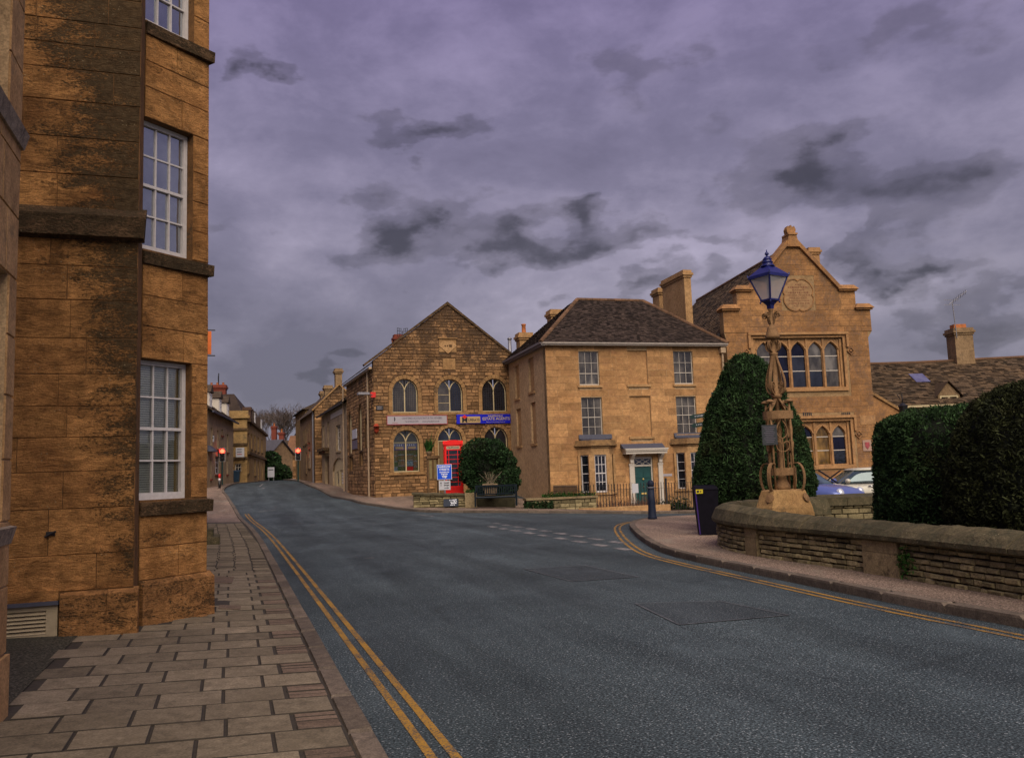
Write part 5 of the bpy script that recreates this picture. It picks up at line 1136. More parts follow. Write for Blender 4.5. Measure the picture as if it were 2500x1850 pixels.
tudor_window(UW, ul, ulw, uz0, uz1, [GLASS, GLASS_B, (GLASS_D, GLASS_D, GLASS_B), (GLASS_D, GLASS, GLASS_G), (GLASS, GLASS_G, GLASS)], (.36, .69), 'upper five light window of the gabled school')
AMB = glassy('amber_blind_glass', (.17, .095, .025), .05, (.7, .65, .6))
tudor_window(LW, ll, ulw * .93, lz0, lz1, [GLASS_D, (AMB, AMB, GLASS_B), (AMB, AMB, GLASS_B), (AMB, AMB, AMB), (GLASS_D, GLASS_B, GLASS_G)], (.36, .72), 'lower five light window behind the cars')
# copings, shoulder caps, finial
def cap(xa, xb, z, name='shoulder_cap'):
    m = MB(); m.box(xa - .08, xb + .08, -.16, .62, z + .004, z + .1); m.hexa([(xa - .16, -.24, z + .1), (xb + .16, -.24, z + .1), (xb + .16, .7, z + .1), (xa - .16, .7, z + .1), (xa + .05, -.05, z + .36), (xb - .05, -.05, z + .36), (xb - .05, .5, z + .36), (xa + .05, .5, z + .36)]); m.build(name, ST_SCHOOL, school)
cap(ux0, gx0 - .05, zu); cap(gx1 + .05, ux1, zu); cap(mx0, ux0 - .02, zm); cap(ux1 + .02, mx1, zm)
for sg in (-1, 1):
    a = Vector((apx, .2, apz + .12)); b = Vector((gx0 - .1 if sg < 0 else gx1 + .1, .2, zu + .1)); m = MB(); m.strap([a, b], .78, .2, (0, 1, 0)); m.build('gable_coping', ST_SCHOOL, school); m = MB(); o_ = Vector((0, -.12, -.22)); m.strap([a + o_, b + o_], .18, .12, (0, 1, 0)); m.build('gable_moulding', ST_DRESS, school)
m = MB(); z = apz + .05; m.prism([(apx - .36, z - .5), (apx + .36, z - .5), (apx + .22, z + .2), (apx - .22, z + .2)], -.22, .6); m.box(apx - .27, apx + .27, -.28, .55, z + .16, z + .26); m.prism([(apx - .22, z + .26), (apx + .22, z + .26), (apx + .27, z + .5), (apx + .18, z + .7), (apx + .08, z + .62), (apx, z + .76), (apx - .08, z + .62), (apx - .18, z + .7), (apx - .27, z + .5)], -.1, .3); m.build('gable_finial', ST_SCHOOL, school)
# carved tablet
m = MB(); n = 40; pts = []
for k in range(n):
    t = 2 * math.pi * k / n; r_ = .80 + .17 * abs(math.cos(2 * (t - math.pi / 4))) ** .5 * 1.0; pts.append((tcx + r_ * math.cos(t) * .98, tcz + r_ * math.sin(t)))
m.prism(pts, -.045, .1, .9); tb = m.build('carved_tablet', plain('tablet_stone', (.34, .20, .095), .9, 0, .35, 6, .2), school)
m = MB(); m.strap([(x, -.06, z) for x, z in pts + [pts[0]]], .045, .06, (0, 1, 0)); m.build('tablet_moulding', ST_SCHOOL, tb)
CARV = plain('carved_letter', (.20, .085, .045), .9)
for i, (t, s_) in enumerate((('THIS', .13), ('INSTITUTION', .19), ('ERECTED BY', .12), ('SUBSCRIPTION', .17), ('IN CONNEXION WITH THE', .12), ('FREE SCHOOL', .18), ('FOUNDED IN THE YEAR', .11), ('AND WAS BUILT', .16), ('A.D.     18', .16))): text(t, s_, CARV, tb, (tcx, -.047, tcz + .58 - i * .15), ext=.003, sx=.92) if i in (5, 8) else scrawl(tb, tcx, -.049, tcz + .58 - i * .15, .09 * len(t) * s_ / .13 * .8, s_ * .6, CARV, i)
for px_ in (1022, 1281):
    p = SC(px_, 1355)
    for k in range(5): m = MB(); m.box(p[0] - .26 + k * .11, p[0] - .20 + k * .11, -.024, -.004, p[1] - .12, p[1] + .12); m.build('vent_slot', INK, school)
p = SC(1420, 1562); m = MB(); m.box(p[0] - .25, p[0] + .25, -.07, -.016, p[1] - .3, p[1] + .3); wp = m.build('crest_plaque', plain('crest_stone', (.40, .26, .20), .8), school); m = MB(); m.prism([(p[0] - .13, p[1] + .18), (p[0] - .13, p[1] - .04), (p[0], p[1] - .2), (p[0] + .13, p[1] - .04), (p[0] + .13, p[1] + .18)], -.09, -.071); m.build('shield', PINK, wp)
p = SC(1427, 1390); m = MB(); m.box(p[0] - .45, p[0] + .45, -.03, -.016, p[1] - .25, p[1] + .25); m.build('blank_tablet', ST_DRESS, school)
# roof running back from the gable
RB = 15.0; ez = zc + .05
LE = (bx0 - .1, ez); REd = (bx1 + .1, ez); rz_ = apz - .35
m = MB(); quadmesh(m, (LE[0], RB, LE[1]), (LE[0], .5, LE[1]), (apx, .5, rz_), (apx, RB, rz_)); quadmesh(m, (REd[0], .5, REd[1]), (REd[0], RB, REd[1]), (apx, RB, rz_), (apx, .5, rz_)); quadmesh(m, (LE[0], RB, LE[1]), (apx, RB, rz_), (REd[0], RB, REd[1])); rf = m.build('roof', TILE3, school)
m = MB(); tiles(m, (LE[0], RB, LE[1]), (LE[0], .5, LE[1]), (apx, .5, rz_), (apx, RB, rz_), .2, .26, .03, rq); m.build('roof_slates', TILE3, rf, False, 'stuff'); ridge_run(rf, (apx, .5, rz_), (apx, RB, rz_), .12, RIDGE)
m = MB(); m.box(bx0, bx0 + .4, .5, RB, -1.5, ez); m.box(bx1 - .4, bx1, .5, RB, -1.5, ez); m.box(bx0, bx1, RB - .4, RB, -1.5, ez); m.build('side_wall', ST_SMORT, school)
m = MB(); m.box(LE[0] - .16, LE[0] - .02, .5, RB, ez - .16, ez); m.build('gutter', IRON, school)
p0, p1 = SC(1032, 232, Q7, 3.5), SC(1108, 345, Q7, 3.5); chimney(school, ST_DRESS, p0[0], p1[0], 3.5, 4.4, p1[1] - 2, p0[1])
# low side wing with sloping coping
a, b = SC(150, 1080, zoom(2100, 700, 4.13)), SC(395, 1220, zoom(2100, 700, 4.13)); m = MB(); m.prism([(bx1 + .002, -1.5), (b[0] + 1.2, -1.5), (b[0] + 1.2, b[1] - .75), (bx1 + .002, a[1] + .05)], .3, .6); lw = m.build('wing_wall', ST_SCHOOL, school); m = MB(); m.strap([(bx1 + .02, .45, a[1] + .12), (b[0] + 1.2, .45, b[1] - .68)], .5, .14, (0, 1, 0)); m.build('wing_coping', ST_CHAPD, lw)
# ------------------------------------------------------------------ long low cottage at the right
KF_ = Frame(19.6, 48.0, -1.1, 89.0); QC = zoom(2100, 700, 4.13)
def KP(x, y, yl=0): return KF_.at(*QC(x, y), yl)
cott = thing('long_cottage', 'long low stone cottage with mossy stone slate roof and small dormer', 'house', KF_.o, KF_.rz)
x0, x1 = -1.2, 16.0; ke = KP(600, 1180)[1]; kr1 = KP(500, 752, 3.6)[1]
wall('front_wall', cott, ST_FAR, x0, x1, -1, ke, [Op(2, 3.1, 1.2, 2.6), Op(6, 7.1, 1.2, 2.6), Op(10, 11.1, 1.2, 2.6)], t=.35)
for xx in (2, 6, 10): sash(cott, xx, xx + 1.1, 1.2, 2.6, .15, 2, 3, GLASS_D, OFFWHITE, True, sill=(.1, .12, .08, ST_SILL))
m = MB(); m.box(x0, x1, 7, 7.3, -1, ke); m.box(x0, x0 + .3, .36, 7, -1, ke); m.build('back_wall', ST_FAR, cott)
m = MB(); sag = [(x0 + (x1 - x0) * k / 8, -.06 * math.sin(math.pi * k / 8 * 2.0) - .09 * math.sin(math.pi * k / 8)) for k in range(9)]
tm = MB()
for (xa, da), (xb, db) in zip(sag, sag[1:]):
    quadmesh(m, (xa, -.35, ke - .1), (xb, -.35, ke - .1), (xb, 3.6, kr1 + db), (xa, 3.6, kr1 + da)); quadmesh(m, (xb, 7.5, ke - .1), (xa, 7.5, ke - .1), (xa, 3.6, kr1 + da), (xb, 3.6, kr1 + db)); tiles(tm, (xa, -.35, ke - .08), (xb, -.35, ke - .08), (xb, 3.6, kr1 + db + .01), (xa, 3.6, kr1 + da + .01), .17, .30, .04, rq)
quadmesh(m, (x0, 7.3, ke), (x0, 0, ke), (x0, 3.6, kr1 - .1)); rf = m.build('roof', TILE3, cott); tm.build('roof_slates', TILE3, rf, False, 'stuff')
tm = MB()
for (xa, da), (xb, db) in zip(sag, sag[1:]): tm.tube([(xa, 3.6, kr1 + da + .03), (xb, 3.6, kr1 + db + .03)], .1, 8)
tm.build('ridge_tiles', RIDGE, rf)
m = MB(); m.box(x0, x1, -.5, -.36, ke - .22, ke - .1); m.build('gutter', CREAMF, cott)
p0, p1 = KP(948, 440, 3.2), KP(1165, 790, 3.2); chs = chimney(cott, ST_FAR, p0[0], p1[0], 3.2, 4.2, p1[1] - .8, p0[1] + .15); m = MB(); m.box(p0[0] + .15, p0[0] + .9, 3.45, 3.95, p0[1] + .15, p0[1] + .42); m.build('chimney_pot', POT, chs)
p = KP(645, 925, 1.55); q_ = ((kr1 - ke) / 3.95); m = MB()
def onroof(x, y): return (x, y, ke - .1 + (y + .35) * q_ + .07)
yy = (p[1] - ke + .1) / q_ - .35; m.add([onroof(p[0] - .42, yy - .35), onroof(p[0] + .42, yy - .35), onroof(p[0] + .36, yy + .45), onroof(p[0] - .48, yy + .45)], [(0, 1, 2, 3)]); m.build('skylight', GLASS_SKY, rf)
# dormer
a, b = KP(800, 1180), KP(1012, 1085); t = KP(895, 962); m = MB(); dx0, dx1, dz0, dz1 = a[0], b[0], a[1], b[1]; xm = (dx0 + dx1) / 2
m.prism([(dx0, dz1), (dx1, dz1), (xm, t[1])], .1, .25); dm = m.build('dormer', ST_FAR, cott); m = MB(); m.box(dx0, dx0 + .1, .1, 2.2, dz0, dz1); m.box(dx1 - .1, dx1, .1, 2.2, dz0, dz1); m.build('dormer_cheek', ST_FAR, dm)
m = MB(); quadmesh(m, (dx0 - .18, -.05, dz1 - .12), (dx0 - .18, 2.6, dz1 - .12), (xm, 2.6, t[1] + .08), (xm, -.05, t[1] + .08)); quadmesh(m, (dx1 + .18, 2.6, dz1 - .12), (dx1 + .18, -.05, dz1 - .12), (xm, -.05, t[1] + .08), (xm, 2.6, t[1] + .08)); m.build('dormer_roof', TILE3, dm)
sash(dm, dx0 + .1, dx1 - .1, dz0, dz1 - .02, .08, 2, 1, GLASS, CREAMF, False, .09, .12)
# television aerial on the chimney
an = thing('television_aerial', 'thin television aerial leaning on the long cottage chimney', 'aerial', KF_.o, KF_.rz); pa, pb = KP(975, 500, 3.1), KP(928, 155, 3.1)
m = MB(); m.tube([(pa[0], 3.1, pa[1] - .1), (pb[0], 3.1, pb[1])], .03, 6); m.build('mast', STEEL, an)
m = MB(); m.tube([(pb[0] - .2, 3.1, pb[1] - .12), (pb[0] + .95, 3.1, pb[1] + .65)], .02, 6); m.build('boom', STEEL, an)
for k in range(8): m = MB(); x = pb[0] + .1 + k * .11; z = pb[1] + .08 + k * .075; m.tube([(x - .08, 3.1 - .15, z + .12), (x + .08, 3.1 + .15, z - .12)], .012, 5); m.build('element', STEEL, an)
for sg in (-1, 1): m = MB(); m.strap([(pb[0] - .5, 3.1, pb[1] + .15 * sg), (pb[0] + .5, 3.1, pb[1] - .05 + .15 * sg)], .012, .02, (0, 1, 0)); m.build('reflector', STEEL, an)

wl_ = thing('wall_lantern', 'small black lantern on a bracket above the flat topped yew', 'lamp', KF_.o, KF_.rz); a = KP(430, 1225, -2.0); m = MB(); m.tube([(a[0] - .1, -2.0, a[1] + .5), (a[0] - .25, -2.0, a[1] + .75), (a[0], -2.0, a[1] + .8), (a[0] + .02, -2.0, a[1] + .25)], .03, 6); m.build('bracket', IRON, wl_, True); m = MB(); m.lathe([(.16, a[1] - .35), (.26, a[1] + .1), (.30, a[1] + .12), (.06, a[1] + .3)], 6, (a[0] + .02, -2.0, 0)); m.build('lantern', BLACK, wl_); m = MB(); m.tube([(a[0] + .02, -2.0, -1.0), (a[0] + .02, -2.0, a[1] - .3)], .05, 8); m.build('post', BLACK, wl_)
# ------------------------------------------------------------------ weathered corner building at the left
AF = Frame(-3.85 - .9486 * 2.6, 8.8 - .3165 * 2.6, 0, 71.55)      # wall facing the viewer; x = 2.6 at its right corner
corner = thing('corner_house', 'weathered ashlar corner house with sash windows and lichen blackened wall', 'building', AF.o, AF.rz)
rA = random.Random(41); QA1 = zoom(0, 0, 2.6645); QA2 = zoom(0, 500, 2.6645); QA3 = zoom(0, 1050, 2.065)
def AP(px, py): return AF.at(px, py, 0)
xe = 2.535; TOP = 9.6
zs_ = [AP(200, y)[1] for y in (1440, 1352, 1240, 1150, 1067, 991, 913, 826, 733, 650, 578)]
pz = zs_[0]; s0, s1 = AP(200, 580)[1], AP(200, 518)[1]
m = MB(); m.box(0, xe, .0, .4, -.6, TOP); m.build('end_wall', ST_LEFTM, corner)
def course(z0_, z1_, lens, pr=.012, x0=0, x1=None, mat=ST_LEFT, nm='ashlar_block', parent=corner, gap=.003, y0=0, start=None):
    x = x0 if start is None else start; x1 = xe if x1 is None else x1
    while x < x1 - .01:
        e = x + rA.uniform(*lens)
        if x1 - e < .2: e = x1 + (rA.uniform(-.008, .006) if x1 == xe else 0)
        m = MB(); a = max(x, x0)
        if e - a > .03: m.stone(a + gap / 2, e - gap / 2, z0_ + gap / 2, z1_ - gap / 2, y0 + .003, y0 - pr * .5 - rA.uniform(0, .005), .005, .002, rA.random(), rA); m.build(nm, mat, parent)
        x = e
for a, b in zip(zs_, zs_[1:]): course(a, b, (.5, .95), start=-rA.uniform(0, .4))
z = s1 + .06
ups = [AP(200, y)[1] for y in (512, 428, 338, 250, 172, 112, 54, -12)]
for a, b in zip(ups, ups[1:] ): course(a, b, (.45, 1.0), start=-rA.uniform(0, .4))
z = ups[-1]
while z < TOP: course(z, z + .34, (.5, 1.0)); z += .34
# string course: a dark weathered band
m = MB(); m.hexa([(0, -.10, s0), (xe + .06, -.10, s0), (xe + .06, .0, s0 - .03), (0, 0, s0 - .03), (0, -.13, s1 - .06), (xe + .08, -.13, s1 - .06), (xe + .08, .02, s1 + .07), (0, .02, s1 + .07)]); m.build('string_course', ST_SILL, corner)
# plinth block and vent
px = AP(148, 1500)[0]; zp0 = -.25
for a, b in ((px, px + .42), (px + .42, xe + .05)):
    m = MB(); m.hexa([(a + .002, -.10, zp0), (b - .002, -.10, zp0), (b - .002, .05, zp0), (a + .002, .05, zp0), (a + .002, -.085, pz - .03), (b - .002, -.085, pz - .05), (b - .002, .04, pz + .0), (a + .002, .04, pz)]); m.build('plinth_block', ST_PLINTH, corner)
vx0, vx1 = 1.0, px - .02; vz0, vz1 = .14, AP(80, 1478)[1]
vent = link('vent_grille', None, corner); m = MB(); m.box(vx0, vx1, -.05, -.004, vz0, vz0 + .06); m.box(vx0, vx1, -.05, -.004, vz1 - .05, vz1); m.box(vx1 - .1, vx1, -.052, -.004, vz0, vz1); m.box(vx0, vx0 + .1, -.052, -.004, vz0, vz1); m.build('vent_frame', VENT, vent)
n = 6
for k in range(n):
    z = vz0 + .06 + (vz1 - vz0 - .11) * k / n; h = (vz1 - vz0 - .11) / n; m = MB(); m.hexa([(vx0 + .1, -.055, z), (vx1 - .1, -.055, z), (vx1 - .1, -.045, z), (vx0 + .1, -.045, z), (vx0 + .1, -.015, z + h * .92), (vx1 - .1, -.015, z + h * .92), (vx1 - .1, -.005, z + h * .92), (vx0 + .1, -.005, z + h * .92)]); m.build('louvre', VENT, vent)
m = MB(); m.box(vx0 - .02, vx1 + .01, -.09, .0, vz1 + .002, vz1 + .035); m.build('vent_lead', LEAD, vent); m = MB(); m.box(vx0, vx1, -.035, .0, vz1 + .036, pz + .02, .9); m.build('ashlar_block', ST_LEFT, corner)
m = MB(); m.box(xe - .35, xe - .06, .4, 1.6, -.6, TOP); m.build('return_wall', ST_BAY, corner)
# ---- canted bay with the sash windows
BF = Frame(-4.045, 9.195, 0, 30.0); BL = .890; bayr = link('canted_bay', None, corner)
bayr.location = ((BF.o - AF.o).dot(AF.d), (BF.o - AF.o).dot(AF.n), 0); bayr.rotation_euler = (0, 0, BF.rz - AF.rz)
def BP(px, py): return BF.at(px, py, 0)
wx0 = BP(343, 1050)[0]; wx1 = BP(467, 1050)[0]
def zrow(yl, yr): return (BP(343, yl)[1] + BP(467, yr)[1]) / 2
WZ = [(zrow(1222, 1214), zrow(868, 893)), (zrow(602, 637), zrow(276, 332))]; WZ.append((zrow(36, 109), zrow(36, 109) + WZ[1][1] - WZ[1][0]))
bops = [Op(wx0, wx1, a, b) for a, b in WZ]
wall('bay_wall', bayr, ST_LEFTM, 0, BL, -.6, TOP, bops, t=.3)
zpl_ = (BP(335, 1418)[1] + BP(505, 1395)[1]) / 2
def bcourse(z0_, z1_, lens, pr=.01):
    for (a, b) in segs(z0_, z1_): course(z0_, z1_, lens, pr, a, b, ST_BAY, 'ashlar_block', bayr, .004)
def segs(z0_, z1_):
    for o in bops:
        if o.z0 < (z0_ + z1_) / 2 < o.z1: return [(0, o.x0), (o.x1, BL)]
    return [(0, BL)]
zb_ = [zpl_]; marks = []
for o in bops: marks += [o.z0 - .17, o.z0, o.z1]
for mk in marks + [TOP]:
    while mk - zb_[-1] > .48: zb_.append(zb_[-1] + (.36 if mk - zb_[-1] > .72 else (mk - zb_[-1]) / 2))
    zb_.append(mk)
for a, b in zip(zb_, zb_[1:]):
    if any(abs(a - (o.z0 - .17)) < .01 for o in bops): continue
    bcourse(a, b, (.4, .8))
for o in bops:
    m = MB(); m.hexa([(0, -.03, o.z0 - .17), (BL + .03, -.07, o.z0 - .16), (BL + .03, .12, o.z0 - .16), (0, .12, o.z0 - .17), (0, -.03, o.z0 - .03), (BL + .03, -.08, o.z0 - .03), (BL + .03, .12, o.z0 - .002), (0, .12, o.z0 - .002)]); m.build('sill', ST_SILL, bayr)
for i, o in enumerate(bops):
    ww = sash(bayr, o.x0 + .004, o.x1 - .004, o.z0, o.z1 - .004, .10, 3, 4, CLEAR if i == 0 else GLASS_SKY, WHITE, True, .05, .018, name='sash_window')
    ww['label'] = ('ground floor sash window with a lowered blind', 'first floor sash window reflecting the sky', 'top sash window cut off by the picture')[i]
    if i == 0:
        m = MB(); z = o.z0 + .04
        while z < o.z1 - .03: m.hexa([(o.x0 + .03, .165, z), (o.x1 - .10, .165, z), (o.x1 - .10, .172, z), (o.x0 + .03, .172, z), (o.x0 + .03, .175, z + .020), (o.x1 - .10, .175, z + .020), (o.x1 - .10, .18, z + .022), (o.x0 + .03, .18, z + .022)]); z += .026
        m.build('venetian_blind', BLIND, ww, False, 'stuff')
        m = MB(); m.box(o.x1 - .098, o.x1 - .03, .18, .2, o.z0 + .01, o.z1 - .01); m.build('curtain', CURTAIN, ww)
        m = MB(); m.box(o.x0 - .02, o.x1 + .02, .31, .9, o.z0 - .1, o.z1 + .1); m.build('room', ROOM, bayr)
for a, b in ((0, .5), (.5, BL + .06)):
    m = MB(); m.hexa([(a + .003, -.075, -.3), (b - .003, -.075, -.3), (b - .003, .02, -.3), (a + .003, .02, -.3), (a + .003, -.065, zpl_ - .05), (b - .003, -.065, zpl_ - .05), (b - .003, .02, zpl_ + .01), (a + .003, .02, zpl_ + .01)]); m.build('plinth_block', ST_PLINTH, bayr)
for k in range(7):
    a = .0 + k * .135; m = MB(); m.stone(a, a + .13, .0, .12 + .05 * (k % 2) * .3, -.02, -.13 + rA.uniform(-.02, .02), .02, .01, rA.random(), rA); m.build('footing_stone', ST_PLINTH, bayr)
# third face of the bay, turned away, and the body behind
m = MB(); c1 = Vector((BL, 0)); dC = Vector((math.cos(R(62)), math.sin(R(62)))) ; P = [c1, c1 + dC * .3, Vector((BL - .6, 3.2)), Vector((0.02, 3.2)), Vector((.02, .31)), Vector((BL - .02, .31))]
P = [(BL, .0), (BL + .05, .31), (BL - 1.2, 3.4), (BL - 1.25, 3.4), (BL - .02, .31)]
m.slab([(BL - .001, .004), (BL - .06, .31), (BL - 2.4, 3.4), (BL - 2.7, 3.2), (BL - .25, .302), (BL - .2, .302)], -.6, TOP); m.build('bay_return', ST_BAY, bayr)
m = MB(); m.box(0, 2.25, .41, 6, TOP - .35, TOP); m.build('roof_slab', TILE, corner)
br = MB(); p_ = AP(122, 1302); br.box(p_[0] - .03, p_[0] + .05, -.035, -.012, p_[1] - .02, p_[1] + .02); br.tube([(p_[0] - .04, -.03, p_[1] - .03), (p_[0] + .06, -.06, p_[1] + .02)], .012, 6); tag(br.build('wall_bracket', IRON, None, False, None, AF.o, AF.rz), 'small broken iron bracket low on the lichened wall', 'bracket')
# ------------------------------------------------------------------ near building at the picture's left edge
o_ = uv(2.4, -1.4); NF = Frame(o_[0], o_[1], 0, -18.45)     # x along the street away from the viewer; y to the left
near = thing('street_house', 'pale stone house front with projecting sills at the left picture edge', 'building', NF.o, NF.rz); NL = 4.06
def NP(px, py): return NF.at(px, py, 0)
n_ops = [Op(3.0, NL - .22, 1.42, 3.02), Op(3.0, NL - .36, 4.12, 5.9)]
wall('street_wall', near, ST_MORT, 0, NL, -.5, 8.6, n_ops, t=.35)
z = .55; rn = random.Random(4)
edges = [.55, .98, 1.40, 1.80, 2.22, 2.62, 3.02, 3.45, 3.85, 4.10, 4.5, 4.95, 5.4, 5.9, 6.3, 6.8, 7.3, 7.8, 8.6]
for a, b in zip(edges, edges[1:]):
    sg = [(0, NL)]
    for o in n_ops:
        if o.z0 < (a + b) / 2 < o.z1: sg = [(0, o.x0), (o.x1, NL)]
    for (p, q_) in sg:
        if q_ == NL:
            rest_ = q_ - p; k = p
            while k < q_ - .01:
                e = min(q_, k + rn.uniform(.5, .9)); e = q_ if q_ - e < .2 else e; m = MB(); m.stone(k + .003, e - .003, a + .003, b - .003, .003, -.012, .006, .001, rn.random(), rn); m.build('ashlar_block', ST_HOUSE2, near); k = e
PALE_SILL = stone('pale_sill', (.38, .31, .24), (.27, .21, .16), .3, (.06, .05, .04), 3, 30, .6, .3)
for o, pj in zip(n_ops, (.05, .06)):
    m = MB(); m.hexa([(o.x0 - .1, -pj + .03, o.z0 - .17), (NL + .01, -pj + .03, o.z0 - .17), (NL + .01, .2, o.z0 - .17), (o.x0 - .1, .2, o.z0 - .17), (o.x0 - .1, -pj, o.z0 - .06), (NL + .02, -pj, o.z0 - .06), (NL + .02, .2, o.z0 - .002), (o.x0 - .1, .2, o.z0 - .002)]); m.build('sill', PALE_SILL if PALE_SILL else stone('pale_sill', (.38, .31, .24), (.27, .21, .16), .3, (.06, .05, .04), 3, 30, .6, .3), near)
    sash(near, o.x0, o.x1, o.z0, o.z1, .2, 3, 4, GLASS_SKY, WHITE, True)
m = MB(); m.box(0, NL + .015, -.03, .3, -.4, .54); m.build('plinth', ST_HOUSE2, near)
m = MB(); m.box(NL - .35, NL - .001, .351, 3.2, -.5, 8.6); m.build('return_wall', ST_HOUSE2, near)
# ------------------------------------------------------------------ house further along the left pavement
TF = Frame(*uv(14.0, -1.25), 0, -18.45); ter = thing('pavement_house', 'plain stone house hidden past the corner bay along the left pavement', 'house', TF.o, TF.rz); tops = [Op(2 + 3 * k, 3 + 3 * k, z, z + 1.6) for k in range(6) for z in (1.2, 4.2)]
wall('street_wall', ter, ST_FAR, 0, 20, -.5, 6.6, tops, t=.35)
for o in tops: sash(ter, o.x0, o.x1, o.z0, o.z1, .14, 2, 4, GLASS, WHITE, True, sill=(.08, .12, .06, ST_SILL))
m = MB(); m.box(0, .35, .351, 5, -.5, 6.6); m.box(19.65, 20, .351, 5, -.5, 6.6); m.build('end_wall', ST_FAR, ter); m = MB(); m.hexa([(-.1, -.2, 6.6), (20.1, -.2, 6.6), (20.1, 5.2, 6.6), (-.1, 5.2, 6.6), (-.1, 2.4, 9), (20.1, 2.4, 9), (20.1, 2.5, 9), (-.1, 2.5, 9)]); m.build('roof', TILE2, ter)
a = uv(22.2, -1.2); st = thing('stone_step', 'weathered stone doorstep jutting onto the left pavement', 'step', (a[0], a[1], zpl(22.2, -.8)), math.pi / 2 - R(71.55))
m = MB(); m.box(0, .95, 0, 1.3, -.1, .16); m.build('lower_step', ST_COPE, st); m = MB(); m.box(0, .8, .15, 1.15, .162, .33); m.build('upper_step', ST_COPE, st)
hs = thing('hanging_sign', 'small orange sign hanging on black arms beyond the corner house', 'sign', (*uv(29, -1.25), 0), math.pi / 2 - R(71.55)); HSF = Frame(*uv(29, -1.25), 0, 71.55)
za, zb = HSF.at(515, 806)[1], HSF.at(515, 868)[1]; xb = HSF.at(516, 840)[0]
m = MB(); m.box(xb - .75, xb, -.03, .03, zb + .04, za - .04); m.build('sign_panel', ORANGE, hs)
for z in (za, zb): m = MB(); m.tube([(0, 0, z), (xb + .12, 0, z)], .02, 6); m.build('arm', IRON, hs)
# ------------------------------------------------------------------ far end of the street
Q7b = zoom(500, 930, 5.506); rf_ = random.Random(51)
def fop(F, q, xa, xb, yt, yb):
    xm, ym = (xa + xb) / 2, (yt + yb) / 2; a, b = F.at(*q(xa, ym))[0], F.at(*q(xb, ym))[0]; return Op(min(a, b), max(a, b), F.at(*q(xm, yb))[1], F.at(*q(xm, yt))[1])
L1F = Frame(-22.05, 61.0, .9, -11.0); l1 = thing('dormer_terrace', 'pale terrace house with three dormers and red brick chimney up the street', 'house', L1F.o, L1F.rz)
LL = 14.2; e1 = L1F.at(*Q7b(200, 470))[1]
ow = [fop(L1F, Q7b, *v) for v in ((78, 103, 625, 890), (163, 187, 660, 910), (296, 318, 715, 955), (222, 243, 650, 730), (140, 205, 1010, 1250), (72, 92, 1050, 1310), (292, 310, 1060, 1250))]
for o in ow: o.x0 = max(.2, o.x0); o.x1 = min(LL - .2, max(o.x1, o.x0 + .6))
wall('front_wall', l1, RENDER, 0, LL, -1.5, e1, ow, t=.3)
for o in ow: sash(l1, o.x0, o.x1, o.z0, o.z1, .12, 2, 3, GLASS_D if o.z0 > 2.5 else GLASS_B, WHITE if o.z0 < 2.5 else OFFWHITE, True, .06, .04, sill=(.08, .14, .1, BRICK))
m = MB(); m.box(0, .3, .31, 7, -1.5, e1); m.box(LL - .3, LL, .31, 7, -1.5, e1); m.box(0, LL, 7, 7.3, -1.5, e1); m.build('back_wall', RENDER, l1)
m = MB(); quadmesh(m, (-.2, -.35, e1 - .05), (LL + .2, -.35, e1 - .05), (LL + .2, 3.6, e1 + 3.2), (-.2, 3.6, e1 + 3.2)); quadmesh(m, (LL + .2, 7.6, e1 - .05), (-.2, 7.6, e1 - .05), (-.2, 3.6, e1 + 3.2), (LL + .2, 3.6, e1 + 3.2)); quadmesh(m, (0, 7.3, e1), (0, 0, e1), (0, 3.6, e1 + 3)); quadmesh(m, (LL, 0, e1), (LL, 7.3, e1), (LL, 3.6, e1 + 3)); r1 = m.build('roof', TILE2, l1)
m = MB(); tiles(m, (-.2, -.35, e1 - .03), (LL + .2, -.35, e1 - .03), (LL + .2, 3.6, e1 + 3.22), (-.2, 3.6, e1 + 3.22), .25, .4, .03, rf_); m.build('roof_slates', TILE2, r1, False, 'stuff')
m = MB(); m.box(-.1, LL, -.5, -.36, e1 - .16, e1 - .04); m.build('gutter', LEAD, l1)
for (xa, xb, yt, yb) in ((52, 96, 270, 400), (187, 222, 345, 460), (290, 322, 405, 510)):
    a = L1F.at(*Q7b((xa + xb) / 2, yb), .3); x = a[0]; z0 = e1 + .35; h = 1.25; m = MB(); m.box(x - .65, x + .65, .3, 3.0, z0 - .2, z0 + h); dm = m.build('dormer', OFFWHITE, l1); m = MB(); m.hexa([(x - .8, .15, z0 + h), (x + .8, .15, z0 + h), (x + .8, 3, z0 + h), (x - .8, 3, z0 + h), (x - .05, .15, z0 + h + .6), (x + .05, .15, z0 + h + .6), (x + .05, 3, z0 + h + .6), (x - .05, 3, z0 + h + .6)]); m.build('dormer_roof', TILE2, dm); sash(dm, x - .5, x + .5, z0, z0 + h - .1, .24, 2, 2, GLASS_SKY, WHITE, False, .1, .06)
c = L1F.at(*Q7b(150, 155), 3.2); c2_ = L1F.at(*Q7b(235, 165), 3.2); chimney(l1, BRICK, c[0] - 1.0, c2_[0], 3.0, 4.2, e1 + 1.8, c[1] + .25, pots=2, potr=.14, poth=.3)
an = thing('twin_aerial', 'tall thin aerial poles on the red brick terrace chimney', 'aerial', L1F.o, L1F.rz)
for dx, py in ((0, 5), (-.25, 45)):
    a = L1F.at(*Q7b(248, py), 3.6); m = MB(); m.tube([(c2_[0] + .2 + dx, 3.6, c[1] - 1.0), (c2_[0] + .2 + dx, 3.6, a[1] + .5)], .05, 6); m.tube([(c2_[0] - .1 + dx, 3.6, a[1] + .2), (c2_[0] + .5 + dx, 3.6, a[1] + .45)], .035, 6); m.build('mast', IRON, an)
